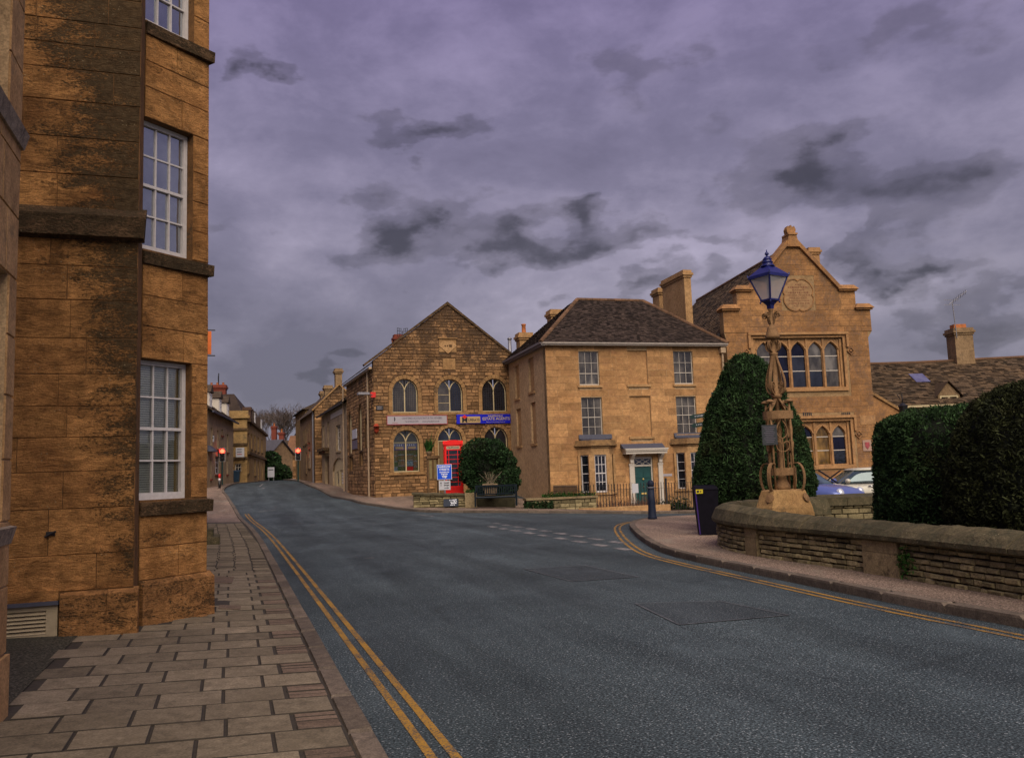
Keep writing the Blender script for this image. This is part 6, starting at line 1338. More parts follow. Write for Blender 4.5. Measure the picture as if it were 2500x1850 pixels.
# pharmacy sign, porch, shop sign
def billboard(name, label, F, q, xa, xb, yt, yb, mat, yl=-.9, parent_z=None, cat='sign'):
    a = F.at(*q(xa, yb), yl); return a
PHF = Frame(*L1F.w(2.6, 0), 79.0); ph = thing('pharmacy_sign', 'small white projecting sign with a green cross on the pale terrace', 'sign', PHF.o, PHF.rz); a, b = PHF.at(*Q7b(40, 818)), PHF.at(*Q7b(126, 733))
m = MB(); m.box(a[0], b[0], -.05, .05, a[1], b[1]); m.build('panel', SIGNWHITE, ph); cx, cz_ = (a[0] + b[0]) / 2, (a[1] + b[1]) / 2 + .05; m = MB(); m.box(cx - .06, cx + .06, -.065, -.051, cz_ - .19, cz_ + .19); m.box(cx - .19, cx + .19, -.064, -.0505, cz_ - .06, cz_ + .06); m.build('cross', GREENIRON, ph); m = MB(); m.tube([(-.3 if a[0] > -.3 else a[0] - .3, 0, b[1] + .05), (b[0], 0, b[1] + .05)], .03, 6); m.build('arm', IRON, ph)
m = MB(); m.hexa([(.2, -.45, 3.0), (2.2, -.45, 3.0), (2.2, -.002, 3.0), (.2, -.002, 3.0), (.2, -.4, 3.1), (2.2, -.4, 3.1), (2.2, -.002, 3.45), (.2, -.002, 3.45)]); m.build('porch_canopy', LEAD, l1)
# ochre corner building
L2c = (-24.5, 78.0); F2 = Frame(L2c[0] - 3.2, L2c[1] - .6, 1.2, 79.0); l2 = thing('ochre_corner_building', 'ochre stone corner building with flat parapet and mansard at the bend', 'building', F2.o, F2.rz); wdt = 3.25; e2 = F2.at(*Q7b(500, 500))[1]
o = fop(F2, Q7b, 405, 490, 1110, 1215); wall('end_wall', l2, ST_FAR2, 0, wdt, -1.5, e2, [o], t=.3); sash(l2, o.x0, o.x1, o.z0, o.z1, .12, 2, 2, GLASS_D, OFFWHITE, False, .07, .05)
for za in (.82, .6, .4): m = MB(); m.box(-.02, wdt + .06, -.12, .0, e2 * za, e2 * za + .22); m.build('string_course', ST_SILL, l2)
m = MB(); m.box(-.1, wdt + .25, -.25, .4, e2 + .002, e2 + .25); m.box(0, wdt + .1, -.1, .4, e2 + .25, e2 + .7); m.build('parapet', ST_FAR2, l2)
F2s = Frame(*F2.w(wdt, 0), -13.0); s2 = link('street_front', None, l2); s2.location = (wdt, 0, 0); s2.rotation_euler = (0, 0, F2s.rz - F2.rz); L2L = 29.0
ow = [fop(F2s, Q7b, *v) for v in ((562, 586, 565, 685), (620, 636, 705, 915), (666, 682, 730, 935), (710, 728, 755, 950), (760, 775, 780, 965), (565, 590, 795, 940), (562, 590, 1060, 1240), (668, 684, 1050, 1270), (713, 727, 1070, 1330), (752, 762, 1080, 1330), (772, 782, 1085, 1330))]
for o in ow: o.x0 = max(.3, o.x0); o.x1 = max(o.x1, o.x0 + .7)
ow = [o for o in ow if o.x1 < L2L - .2]
wall('street_wall', s2, ST_FAR2, .001, L2L, -1.5, e2 - .3, ow, t=.3)
for o in ow: sash(s2, o.x0, o.x1, o.z0, o.z1, .14, 2, 4, GLASS_D, OFFWHITE, True, .07, .05, sill=(.1, .15, .1, ST_SILL))
m = MB(); m.box(0.02, L2L, -.22, -.002, e2 * .47, e2 * .47 + .25); m.box(.02, L2L, -.3, -.002, e2 - .3, e2 - .08); m.build('cornice', ST_SILL, s2)
m = MB(); m.hexa([(.5, .1, e2 - .3), (L2L, .1, e2 - .3), (L2L, 8, e2 - .3), (.5, 8, e2 - .3), (1.5, 1.3, e2 + 2.4), (L2L - .5, 1.3, e2 + 2.0), (L2L - .5, 6, e2 + 2.0), (1.5, 6, e2 + 2.4)]); m.build('mansard_roof', TILE, s2)
for x in (12.5, 23): m = MB(); m.box(x, x + 2.0, .3, 2, e2, e2 + 1.7); dm = m.build('dormer', TILE, s2); sash(dm, x + .3, x + 1.7, e2 + .2, e2 + 1.5, .22, 2, 2, GLASS_SKY, WHITE, False, .12, .08)
chimney(l2, BRICK, -.6, 1.0, 2.4, 3.4, e2 - .5, e2 + 3.4, pots=3, potr=.13, poth=.25); chimney(l2, stone('dark_stack', (.12, .07, .05), (.09, .05, .04), .2), 2.5, 3.2, 3.2, 4.2, e2 - .5, e2 + 1.3)
SG = Frame(*F2.w(1.2, -1.2), 79.0); sg_ = thing('shop_sign', 'white shop sign board with red strip on the ochre corner building', 'sign', SG.o, SG.rz); a, b = SG.at(*Q7b(418, 1022)), SG.at(*Q7b(530, 893)); m = MB(); m.box(a[0], b[0], -.05, .05, a[1], b[1]); pn = m.build('panel', SIGNWHITE, sg_); H = b[1] - a[1]
for k, mt in enumerate((INKG, INKG, PINK)): m = MB(); m.box(a[0] + .1, b[0] - .2, -.06, -.051, b[1] - .2 - k * .22, b[1] - .12 - k * .22); m.build('lettering_line', mt, pn)
m = MB(); m.box(b[0] - .1, b[0] + .0, -.02, 1.3, a[1] - .1, a[1] - .02); m.build('bracket', IRON, sg_)
p = F2.w(wdt - .8, -1.0); wb = thing('wheelie_bin', 'dark blue wheelie bin beside the ochre corner building', 'bin', (p.x, p.y, g(p.x, p.y) + .1), F2.rz); m = MB(); m.hexa([(-.22, -.25, 0), (.22, -.25, 0), (.22, .25, 0), (-.22, .25, 0), (-.29, -.34, .95), (.29, -.34, .95), (.29, .34, .95), (-.29, .34, .95)]); m.build('body', BLUEBIN, wb); m = MB(); m.hexa([(-.31, -.38, .952), (.31, -.38, .952), (.31, .38, .952), (-.31, .38, .952), (-.28, -.3, 1.05), (.28, -.3, 1.05), (.28, .38, 1.08), (-.28, .38, 1.08)]); m.build('lid', BLUEBIN, wb)
fe = thing('area_railing', 'low dark railing before the ochre corner building window', 'railing', F2.w(-.6, -1.3, .35), F2.rz)
for k in range(12): m = MB(); m.tube([(k * .16, 0, 0), (k * .16, 0, 1.0)], .015, 5); m.build('bar', IRON, fe)
m = MB(); m.tube([(0, 0, .95), (1.76, 0, .95)], .02, 5); m.build('rail', IRON, fe)
# end of the street: boundary wall, hedge, houses on the rise, bare tree
EF = Frame(-36.0, 117.0, 1.5, 84.0); ew = thing('boundary_wall', 'rubble boundary wall closing the far end of the street', 'wall', EF.o, EF.rz)
m = MB(); m.prism([(0, -1), (14, -1), (14, 3.0), (9, 2.9), (4, 4.2), (0, 4.3)], 0, .5); m.build('masonry', ST_CHAPM, ew); blocks(ew, ST_CHAP, 2, 14, -.1, 2.9, [], .3, (.4, .9), (), .03, .03, .015, .02, single=100, name='rubble_stone', rnd=rf_, vary=.2, restname='small_rubble'); m = MB(); m.box(8.9, 14.1, -.1, .6, 2.95, 3.12); m.build('coping', ST_SILL, ew)
def farhouse(name, label, x, y, z, ang, w_, d_, h, rh, wmat, rmat, wins_=(), ridge='x'):
    F = Frame(x, y, z, ang); t = thing(name, label, 'house', F.o, F.rz); m = MB(); m.box(0, w_, 0, d_, -3, h)
    if ridge == 'x': m.prism([(0, h), (w_, h), (w_ / 2, h)], 0, .1) if False else None; m.add([(0.002, 0, h), (0.002, d_, h), (0.002, d_ / 2, h + rh - .1), (w_ - .002, 0, h), (w_ - .002, d_, h), (w_ - .002, d_ / 2, h + rh - .1)], [(1, 0, 2), (3, 4, 5)])
    else: m.add([(0, 0.002, h), (w_, 0.002, h), (w_ / 2, 0.002, h + rh - .1)], [(0, 1, 2)])
    m.build('wall', wmat, t); m = MB()
    if ridge == 'x': m.loft([[(-.3, -.3, h - .1), (w_ + .3, -.3, h - .1), (w_ + .3, -.3, h), (-.3, -.3, h)], [(-.3, d_ / 2, h + rh), (w_ + .3, d_ / 2, h + rh), (w_ + .3, d_ / 2, h + rh + .1), (-.3, d_ / 2, h + rh + .1)], [(-.3, d_ + .3, h - .1), (w_ + .3, d_ + .3, h - .1), (w_ + .3, d_ + .3, h), (-.3, d_ + .3, h)]])
    else: m.loft([[(-.3, -.2, h - .1), (-.3, d_, h - .1), (-.3, d_, h), (-.3, -.2, h)], [(w_ / 2, -.2, h + rh), (w_ / 2, d_, h + rh), (w_ / 2, d_, h + rh + .1), (w_ / 2, -.2, h + rh + .1)], [(w_ + .3, -.2, h - .1), (w_ + .3, d_, h - .1), (w_ + .3, d_, h), (w_ + .3, -.2, h)]])
    m.build('roof', rmat, t)
    for (a, b, c, d) in wins_: sash(t, a, b, c, d, -.03, 2, 2, GLASS_D, OFFWHITE, False, .1, .06)
    return t
SLATE = plain('blue_slate', (.075, .070, .080), .7, 0, .3, 4); ORTILE = stone('orange_tile', (.24, .12, .06), (.17, .085, .045), .2, (.06, .04, .03), 1, 8, .3, .5)
t = farhouse('dark_roofed_house', 'broad dark roofed house with red brick chimneys behind the far wall', -43, 136, 4.2, 88, 15, 8, 1.0, 2.9, ST_FAR2, TILE2, ((5, 6, .2, .9),))
for x, h in ((3.6, 6.3), (5.1, 5.2)): chimney(t, BRICK, x, x + .75, 2 - (x > 4) * 1.2, 2.9 - (x > 4) * 1.2, 1, h, pots=1, potr=.18, poth=.5)
farhouse('cream_gabled_cottage', 'small ochre gabled cottage below the dark roofed house', -38.6, 130, 3.4, 88, 3.4, 6, .8, 2.6, ST_FAR2, TILE2, ((1.8, 2.6, .6, 1.6),), 'y')
t = farhouse('white_gable_house', 'house with white bargeboards in the gable at the street end', -35.2, 128, 3.4, 90, 4.2, 8, .6, 2.0, ST_FAR, SLATE, (), 'y')
m = MB()
for sg in (-1, 1): m.strap([(2.1, -.25, 2.75), (2.1 + sg * 2.4, -.25, .55)], .08, .3, (0, 1, 0))
m.box(.5, 3.7, -.27, -.2, .6, .85); m.box(1.95, 2.25, -.3, -.2, 2.6, 3.3); m.build('bargeboard', WHITE, t)
farhouse('slate_shed', 'low shed with long grey slate roof behind the hedge', -39.8, 112, 2.4, 110, 9, 5, 2.6, 1.9, ST_FAR, SLATE)
t = farhouse('end_stone_house', 'stone house with orange tiled roof and skylight at the street end', -33.0, 124, 1.4, 84, 9, 8, 4.2, 2.6, ST_FAR, ORTILE, ((3.6, 5.2, 1.6, 3.3),)); m = MB(); m.add([(2.6, .9, 4.98 + .2), (3.8, .9, 5.18), (3.8, 2.2, 6.02), (2.6, 2.2, 6.02)], [(0, 1, 2, 3)]); m.build('skylight', GLASS_B, t)
# notice board at the bend
q_ = EF.o; NB = Frame(-.2876 * 101, 101, 1.5, 84); nb = thing('street_notice_board', 'pale notice board on posts in front of the far hedge', 'notice board', NB.o, NB.rz); a, b = NB.at(653.6, 1165), NB.at(669.7, 1140); m = MB(); m.box(a[0], b[0], -.04, .04, a[1], b[1]); pn = m.build('panel', SIGNWHITE, nb); m = MB(); m.box(a[0] + .1, b[0] - .1, -.05, -.041, b[1] - .35, b[1] - .25); m.build('lettering_line', INK, pn)
for x in (a[0] + .1, b[0] - .1): m = MB(); m.box(x - .04, x + .04, .041, .1, -1, b[1]); m.build('post', STEEL, nb)
# bare tree
def bare_tree(loc, h, seed, label):
    rt = random.Random(seed); t = thing('bare_tree', label, 'tree', loc); tr = MB(); tw = MB()
    def grow(p, d, L, r, lev):
        pts = [p]; rs_ = [r]; n = 4
        for k in range(n):
            d = (d + Vector((rt.uniform(-1, 1), rt.uniform(-1, 1), rt.uniform(-.3, .6))) * .14).normalized(); p = p + d * (L / n); pts.append(p); rs_.append(max(.02, r * (1 - .40 * (k + 1) / n)))
        (tr if lev < 2 else tw).tube(pts, rs_, 6 if lev < 2 else 3, rt.random(), False)
        if lev >= 5: return
        for k in range(5 if lev == 0 else 4 if lev < 5 else 3):
            i = rt.randint(2, n); a = rt.uniform(0, 6.283); ax = Vector((math.cos(a), math.sin(a), rt.uniform(.1, .6))); nd = (d + ax * (.85 if lev == 0 else .6)).normalized()
            grow(pts[i] if k else pts[-1], nd, L * rt.uniform(.66, .84) if lev else L * rt.uniform(.9, 1.1), rs_[i] * .66, lev + 1)
    grow(Vector((0, 0, -1)), Vector((0, 0, 1)), h * .24, h * .022, 0)
    tr.build('trunk', BARK, t, True); tw.build('crown', BARK, t, False, 'stuff')
bare_tree((-45.5, 160, 6.0), 12.5, 3, 'bare winter tree at left above the far roofs'); bare_tree((-42.0, 158, 6.0), 13.0, 9, 'bare winter tree at right above the far roofs')
# ---- traffic signals and the pavement bollard
def signal(label, px, py, dep, side):
    r = ray(px, py); p = EYE + r * (dep / r.y); z0 = g(p.x, p.y) + .1; t = thing('traffic_signal', label, 'traffic light', (p.x, p.y, z0), math.atan2(-p.x, p.y), 'traffic signals up the street'); H = p.z - z0
    m = MB(); m.tube([(0, .12, 0), (0, .12, H + .3)], .06, 8); m.build('pole', GREENIRON, t)
    m = MB(); m.box(-.19, .19, .03, .06, H - .78, H + .24); m.build('backing_board', BLACK, t); m = MB()
    for a, b, c, d in ((-.19, .19, H + .24, H + .26), (-.21, .21, H - .81, H - .78), (-.21, -.19, H - .81, H + .26), (.19, .21, H - .81, H + .26)): m.box(a, b, .02, .07, c, d)
    m.build('white_border', WHITE, t)
    m = MB(); m.box(-.14, .14, -.10, .029, H - .73, H + .16); hd = m.build('housing', BLACK, t)
    for k, mt in enumerate((LAMPRED, BLACK, BLACK)):
        m = MB(); m.ball((0, -.13, H - .3 * k), .17 if k == 0 else .1, 14, 8, (1, .4, 1)); m.build('lens', mt, hd, True); m = MB(); m.strap([(.15 * math.cos(a_), -.17, H - .3 * k + .15 * math.sin(a_)) for a_ in [math.pi * j / 8 for j in range(9)]], .10, .01, (0, 1, 0)); m.build('visor', BLACK, hd)
signal('traffic light showing red on the left pavement by the pale terrace', 542.7, 1101, 66, -1); signal('traffic light showing red at right before the tall gabled house', 727.6, 1100, 72, 1)
r = ray(536, 1192); p = EYE + r * (60 / r.y); bl = thing('banded_bollard', 'black pavement bollard with red and white top up the street', 'bollard', (p.x, p.y, g(p.x, p.y) + .1))
m = MB(); m.lathe([(.09, 0), (.08, .5)], 10); m.build('base', BLACK, bl, True); m = MB(); m.lathe([(.08, .501), (.08, .68)], 10); m.build('white_band', WHITE, bl, True); m = MB(); m.lathe([(.08, .681), (.085, .95), (.05, 1.0)], 10); m.build('red_top', REDCARD, bl, True)
# ------------------------------------------------------------------ foliage helper
def foliage(name, mat, parent, P, Nn, L, wd, seed, lift=.3, rnd_amt=.75, kind='stuff', up=.15):
    """many small leaf faces at points P pointing outwards along Nn"""
    r = np.random.RandomState(seed); n = len(P); d = Nn * (1 - rnd_amt * .3) + r.normal(0, rnd_amt, (n, 3)); d[:, 2] += up; d /= np.linalg.norm(d, axis=1)[:, None] + 1e-9
    s = np.cross(d, r.normal(0, 1, (n, 3))); s /= np.linalg.norm(s, axis=1)[:, None] + 1e-9
    ln = (L * r.uniform(.5, 1.4, n) * np.where(r.rand(n) < .03, 2.1, 1.0))[:, None]; w_ = (wd * r.uniform(.6, 1.3, n))[:, None]; b = P - d * ln * (1 - lift)
    V = np.stack([b - s * w_ * .35, b + s * w_ * .35, b + d * ln * .6 + s * w_ * .5, b + d * ln, b + d * ln * .6 - s * w_ * .5], 1).reshape(-1, 3)
    me = bpy.data.meshes.new(name); me.vertices.add(5 * n); me.vertices.foreach_set('co', V.ravel()); me.loops.add(5 * n); me.loops.foreach_set('vertex_index', np.arange(5 * n, dtype=np.int32)); me.polygons.add(n); me.polygons.foreach_set('loop_start', np.arange(0, 5 * n, 5, dtype=np.int32)); me.update(calc_edges=True)
    a = me.attributes.new('tint', 'FLOAT', 'FACE'); a.data.foreach_set('value', r.uniform(0, 1, n).astype(np.float32)); me.materials.append(mat)
    return link(name, me, parent, kind)
def lump(P, k, seed):      # smooth pseudo-noise used to make clumps
    r = np.random.RandomState(seed); v = np.zeros(len(P))
    for i in range(6): d = r.normal(0, k * (1 + .5 * i), 3); v += np.sin(P @ d + r.uniform(0, 6.28)) / (1 + .4 * i)
    return v / 2.6
def yew(label, cx, cy, prof, seed, n, L, wd, mat, ax=(1.0, 1.0), power=2.0, flat=0):
    """clipped yew: profile (radius, height) turned about the axis, with an uneven needle skin"""
    z0 = g(cx, cy); t = thing('clipped_yew', label, 'tree', (cx, cy, z0)); r = np.random.RandomState(seed)
    rr_ = np.array([p[0] for p in prof]); zz_ = np.array([p[1] for p in prof])
    seg = np.hypot(np.diff(rr_), np.diff(zz_)); w_ = seg * (rr_[:-1] + rr_[1:]) / 2; w_ = w_ / w_.sum(); i = r.choice(len(seg), n, p=w_); u = r.rand(n)
    rad = rr_[i] + (rr_[i + 1] - rr_[i]) * u; z = zz_[i] + (zz_[i + 1] - zz_[i]) * u; th = r.rand(n) * 2 * np.pi
    c_, s_ = np.cos(th), np.sin(th); m_ = (np.abs(c_) ** power + np.abs(s_) ** power) ** (-1 / power)
    tr_, tz_ = (rr_[1:] - rr_[:-1])[i], (zz_[1:] - zz_[:-1])[i]; N_ = np.stack([c_ * tz_, s_ * tz_, -tr_], 1); N_ /= np.linalg.norm(N_, axis=1)[:, None] + 1e-9
    P = np.stack([rad * c_ * m_ * ax[0], rad * s_ * m_ * ax[1], z], 1); b = lump(P, 2.2, seed) * .035 + lump(P, 9, seed + 1) * .036 + lump(P, 22, seed + 2) * .026
    depth = np.abs(r.normal(0, .035, n)); P = P + N_ * (b - depth)[:, None]
    keep = lump(P, 11, seed + 3) + r.normal(0, .40, n) > -.45; P, N_ = P[keep], N_[keep]
    foliage('crown', mat, t, P, N_, L, wd, seed, .35)
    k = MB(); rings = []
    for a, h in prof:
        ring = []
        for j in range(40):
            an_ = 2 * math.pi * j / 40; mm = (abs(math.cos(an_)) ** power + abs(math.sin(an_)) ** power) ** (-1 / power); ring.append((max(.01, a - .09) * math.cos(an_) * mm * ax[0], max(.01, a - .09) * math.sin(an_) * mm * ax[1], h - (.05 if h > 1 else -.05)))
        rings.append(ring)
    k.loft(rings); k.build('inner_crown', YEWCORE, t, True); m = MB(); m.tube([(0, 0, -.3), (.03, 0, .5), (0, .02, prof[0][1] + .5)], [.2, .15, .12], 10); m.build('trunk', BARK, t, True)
    return t
yew('tall dome shaped clipped yew behind the ornate lamp', 5.60, 20.1, [(.5, .62), (1.05, .60), (1.36, .78), (1.44, 1.1), (1.31, 1.8), (1.19, 2.25), (1.07, 2.65), (.93, 3.05), (.80, 3.35), (.64, 3.72), (.46, 4.0), (.26, 4.15), (.02, 4.2)], 11, 70000, .078, .025, YEW)
yew('flat topped clipped yew between the lamp and the right picture edge', 6.80, 12.9, [(.9, .35), (1.17, .4), (1.20, .9), (1.19, 1.5), (1.16, 1.95), (1.08, 2.15), (.92, 2.27), (.5, 2.33), (.02, 2.35)], 12, 76000, .056, .020, YEW, (1.03, 1.0), 3.0)
yew('large dark clipped yew cut by the right picture edge', 7.0, 10.55, [(1.2, .3), (1.47, .4), (1.52, .9), (1.46, 1.5), (1.32, 1.95), (1.1, 2.3), (.75, 2.5), (.3, 2.6), (.02, 2.62)], 13, 92000, .053, .019, YEWD, (1, 1), 2.3)
# ------------------------------------------------------------------ curved garden wall
WP = [V2(p) for p in ((6.9, 1.0), (6.4, 3.4), (5.9, 5.8), (5.30, 8.74), (4.76, 11.2), (4.36, 12.6), (3.92, 14.05), (3.72, 15.4), (3.86, 16.6), (4.35, 17.25), (5.1, 17.55), (6.3, 17.75))]
wp = catmull(WP, .05); WLn = len(wp) * .05
def onw(s, off):
    i = max(0, min(len(wp) - 2, int(s / .05))); f = s / .05 - i; p = wp[i].lerp(wp[i + 1], min(1, f)); a, b = wp[max(0, i - 2)], wp[min(len(wp) - 1, i + 3)]; t = (b - a).normalized(); return p + Vector((t.y, -t.x)) * off      # positive offset = away from the road
def zg(s): p = onw(s, 0); return g(p.x, p.y) + .105
def s_at(px, py): p = ground_at(px, py, .11); return min(range(len(wp)), key=lambda i: (wp[i] - Vector((p.x, p.y))).length) * .05
gw = thing('garden_wall', 'low curved rubble garden wall with weathered stone coping along the right footway', 'wall'); rg = random.Random(61)
piers = [tuple(sorted((s_at(1822, 1352), s_at(1867, 1356)))), tuple(sorted((s_at(2118, 1396), s_at(2185, 1411))))]
m = MB(); rings = []
for k in range(int(WLn / .25)):
    s = k * .25; a, b = onw(s, .025), onw(s, .40); z = zg(s); rings.append([(a.x, a.y, z - .3), (a.x, a.y, .545), (b.x, b.y, .545), (b.x, b.y, z - .3)])
m.loft(rings); m.build('wall_core', ST_GJOINT, gw)
items = []
ncs = 6
for c in range(ncs):
    s = rg.uniform(-.1, 0)
    while s < WLn - .35:
        L = rg.uniform(.11, .30); e = s + L; hit = [p for p in piers if s < p[1] and e > p[0]]
        if hit:
            p = hit[0]
            if p[0] - s > .06: items.append((c, max(s, 0), p[0]))
            s = p[1]; continue
        if e > .02: items.append((c, max(s, 0), e))
        s = e
vis = sorted(range(len(items)), key=lambda i: -(items[i][2] - items[i][1]) * (1.0 if 5 < onw(items[i][1], 0).y < 17 else .05))[:300]; vis = set(vis); rest = MB()
for i, (c, s0, s1) in enumerate(items):
    zb, zt = zg((s0 + s1) / 2) - .02, .54; h = (zt - zb) / ncs; z0, z1 = zb + c * h + .008 + rg.uniform(-.005, .004), zb + (c + 1) * h - .008 + rg.uniform(-.004, .005); m = MB() if i in vis else rest; pr = rg.uniform(-.008, .026); j = lambda: rg.uniform(-.006, .006)
    a, b = s0 + .009, s1 - .009
    bk = [(onw(a, .04), z0), (onw(b, .04), z0), (onw(b, .04), z1), (onw(a, .04), z1)]; md = [(onw(a, .012), z0 + j()), (onw(b, .012), z0 + j()), (onw(b, .012), z1 + j()), (onw(a, .012), z1 + j())]; ft = [(onw(a + .014, -pr + j()), z0 + .012), (onw(b - .014, -pr + j()), z0 + .012), (onw(b - .014, -pr + j()), z1 - .012), (onw(a + .014, -pr + j()), z1 - .012)]
    m.loft([[(p.x, p.y, z) for p, z in q_] for q_ in (bk, md, ft)], True, True, rg.random())
    if i in vis: m.build('rubble_stone', ST_GARDEN, gw)
if rest.v: rest.build('further_rubble', ST_GARDEN, gw, False, 'stuff')
for (a, b) in piers:
    zb = zg((a + b) / 2)
    for z0, z1 in ((zb - .03, .40), (.405, .545)):
        m = MB(); q_ = [onw(a, -.035), onw(b, -.035), onw(b, .1), onw(a, .1)]; m.loft([[(p.x, p.y, z) for p in q_[::-1]] for z in (z0, z1)], True, True, rg.random()); m.build('pier_stone', ST_PIER, gw)
# coping stones
s = 0; k = 0
def ridge_z(s):
    y = onw(s, 0).y; return .785 + .02 * min(1, max(0, (y - 9) / 4)) + .09 * min(1, max(0, (y - 12.9) / 2.2))
while s < WLn - .1:
    e = min(WLn, s + rg.uniform(1.1, 1.7)); rings = []; n = max(3, int((e - s) / .14)); dz = rg.uniform(-.012, .012); sh = rg.uniform(-.015, .015); tn = rg.random(); m = MB()
    for i in range(n + 1):
        ss = s + .006 + (e - s - .012) * i / n; rz2 = ridge_z(ss) + dz; w_ = rg.uniform(-.008, .008)
        prof = [(-.05 + sh, .548), (-.095 + sh + w_, .575), (-.10 + sh + w_, .63), (-.02 + sh, rz2 - .085 + w_), (.10 + sh, rz2 - .02 + w_), (.19, rz2 + w_), (.30, rz2 - .03), (.42, .66), (.45, .548)]
        rings.append([(lambda p, z: (p.x, p.y, z))(onw(ss, o), z) for o, z in prof])
    m.loft([r_[::-1] for r_ in rings], True, True, tn); m.build('coping_stone', ST_COPE, gw, False); s = e; k += 1
# a tuft of fern in the wall
pf = onw(piers[1][0] - .12, -.03); P = np.array([(pf.x + rg.gauss(0, .03), pf.y + rg.gauss(0, .11), .33 + rg.gauss(0, .10)) for _ in range(260)]); foliage('wall_fern', FERN, None, P, np.tile([-.8, -.3, .1], (260, 1)), .05, .018, 5, .6, .7, None); tag(bpy.data.objects['wall_fern'], 'small green fern tuft growing beside a pier of the low wall', 'plant')
# garden floor
m = MB(); poly = [(7.4, 1.0), (6.3, 6), (5.6, 8.9), (5.1, 11.2), (4.7, 12.7), (4.25, 14.1), (4.05, 15.4), (4.2, 16.4), (4.6, 16.9), (5.2, 17.2), (6.4, 17.45), (7.0, 19.7), (13.5, 19.9), (13.5, 1)]; m.add([(x, y, .27) for x, y in poly], [tuple(range(len(poly)))]); m.build('garden_bed', EARTH, None, False, 'structure')
# rear wall of the garden
RF = Frame(6.5, 19.9, 0, 88.0); rw = thing('rear_garden_wall', 'straight low stone wall with coping in front of the parked cars', 'wall', RF.o, RF.rz); zt = RF.at(2060, 1207)[1]
m = MB(); m.box(0, 8, .02, .4, -.5, zt - .25); m.build('wall_core', ST_GJOINT, rw); blocks(rw, ST_GARDEN, 0, 8, .1, zt - .25, [], .13, (.18, .45), (), .03, .012, .006, .014, single=200, name='rubble_stone', rnd=rg, vary=.2, y0=.02)
x = 0
while x < 8: m = MB(); e = min(8, x + rg.uniform(1, 1.6)); m.hexa([(x + .005, -.07, zt - .248), (e - .005, -.07, zt - .248), (e - .005, .48, zt - .248), (x + .005, .48, zt - .248), (x + .005, -.06, zt - .06), (e - .005, -.06, zt - .06), (e - .005, .47, zt), (x + .005, .47, zt)], rg.random()); m.build('coping_stone', ST_COPE, rw); x = e
# ------------------------------------------------------------------ ornate lamp on its stone base
lx, ly = 4.97, 15.95; lamp = thing('ornate_lamp', 'ornate bronze painted iron lamp standard with blue lantern on stone base', 'street lamp', (lx, ly, 0), math.atan2(-lx, ly))
def LZ(py): r = ray(1905, py); return 1.6 + r.z / r.y * ly * 1.0
hk = math.hypot(lx, ly) / ly
m = MB(); m.lathe([(.56, .2), (.56, .70)], 8, ph=math.pi / 8); m.build('pedestal', ST_LAMP, lamp); m = MB(); m.lathe([(.55, .702), (.535, .80), (.42, 1.10), (.30, 1.12)], 8, ph=math.pi / 8); m.build('stone_base', ST_LAMP, lamp)
def bz(o, n, *P):
    out = []
    for i in range(n + 1):
        t = i / n; Q_ = [Vector(p) for p in P]
        while len(Q_) > 1: Q_ = [a.lerp(b, t) for a, b in zip(Q_, Q_[1:])]
        out.append(Q_[0])
    return out
def spiral(c, r0, r1, a0, turns, n=18): return [(c[0] + (r0 + (r1 - r0) * k / n) * math.cos(a0 + turns * 2 * math.pi * k / n), c[1] + (r0 + (r1 - r0) * k / n) * math.sin(a0 + turns * 2 * math.pi * k / n)) for k in range(n + 1)]
def radial(pts, ang): return [(p[0] * math.cos(ang), p[0] * math.sin(ang), p[1]) for p in pts]
m = MB(); m.lathe([(.15, 1.12), (.14, 1.18), (.10, 1.26), (.075, 1.33), (.085, 1.36), (.04, 1.40), (.04, 2.80), (.075, 2.82), (.10, 2.85), (.10, 2.89), (.055, 2.91), (.05, 3.6), (.075, 3.64), (.085, 3.68), (.05, 3.70), (.045, 3.95), (.13, 3.96), (.135, 4.0), (.11, 4.06), (.085, 4.15), (.075, 4.18), (.045, 4.20), (.04, 4.5), (.055, 4.52)], 14); m.build('column', BRONZE, lamp, True)
for zb, rad, hh in ((1.45, .26, .068), (2.50, .275, .075)):
    m = MB(); n = 16
    for k in range(n): pass
    m.loft([[(rad * math.cos(a), rad * math.sin(a), zb - hh), (rad * math.cos(a), rad * math.sin(a), zb + hh), ((rad - .02) * math.cos(a), (rad - .02) * math.sin(a), zb + hh), ((rad - .02) * math.cos(a), (rad - .02) * math.sin(a), zb - hh)] for a in [2 * math.pi * (k % n) / n for k in range(n + 1)]], True, False); m.build('band', BRONZE, lamp)
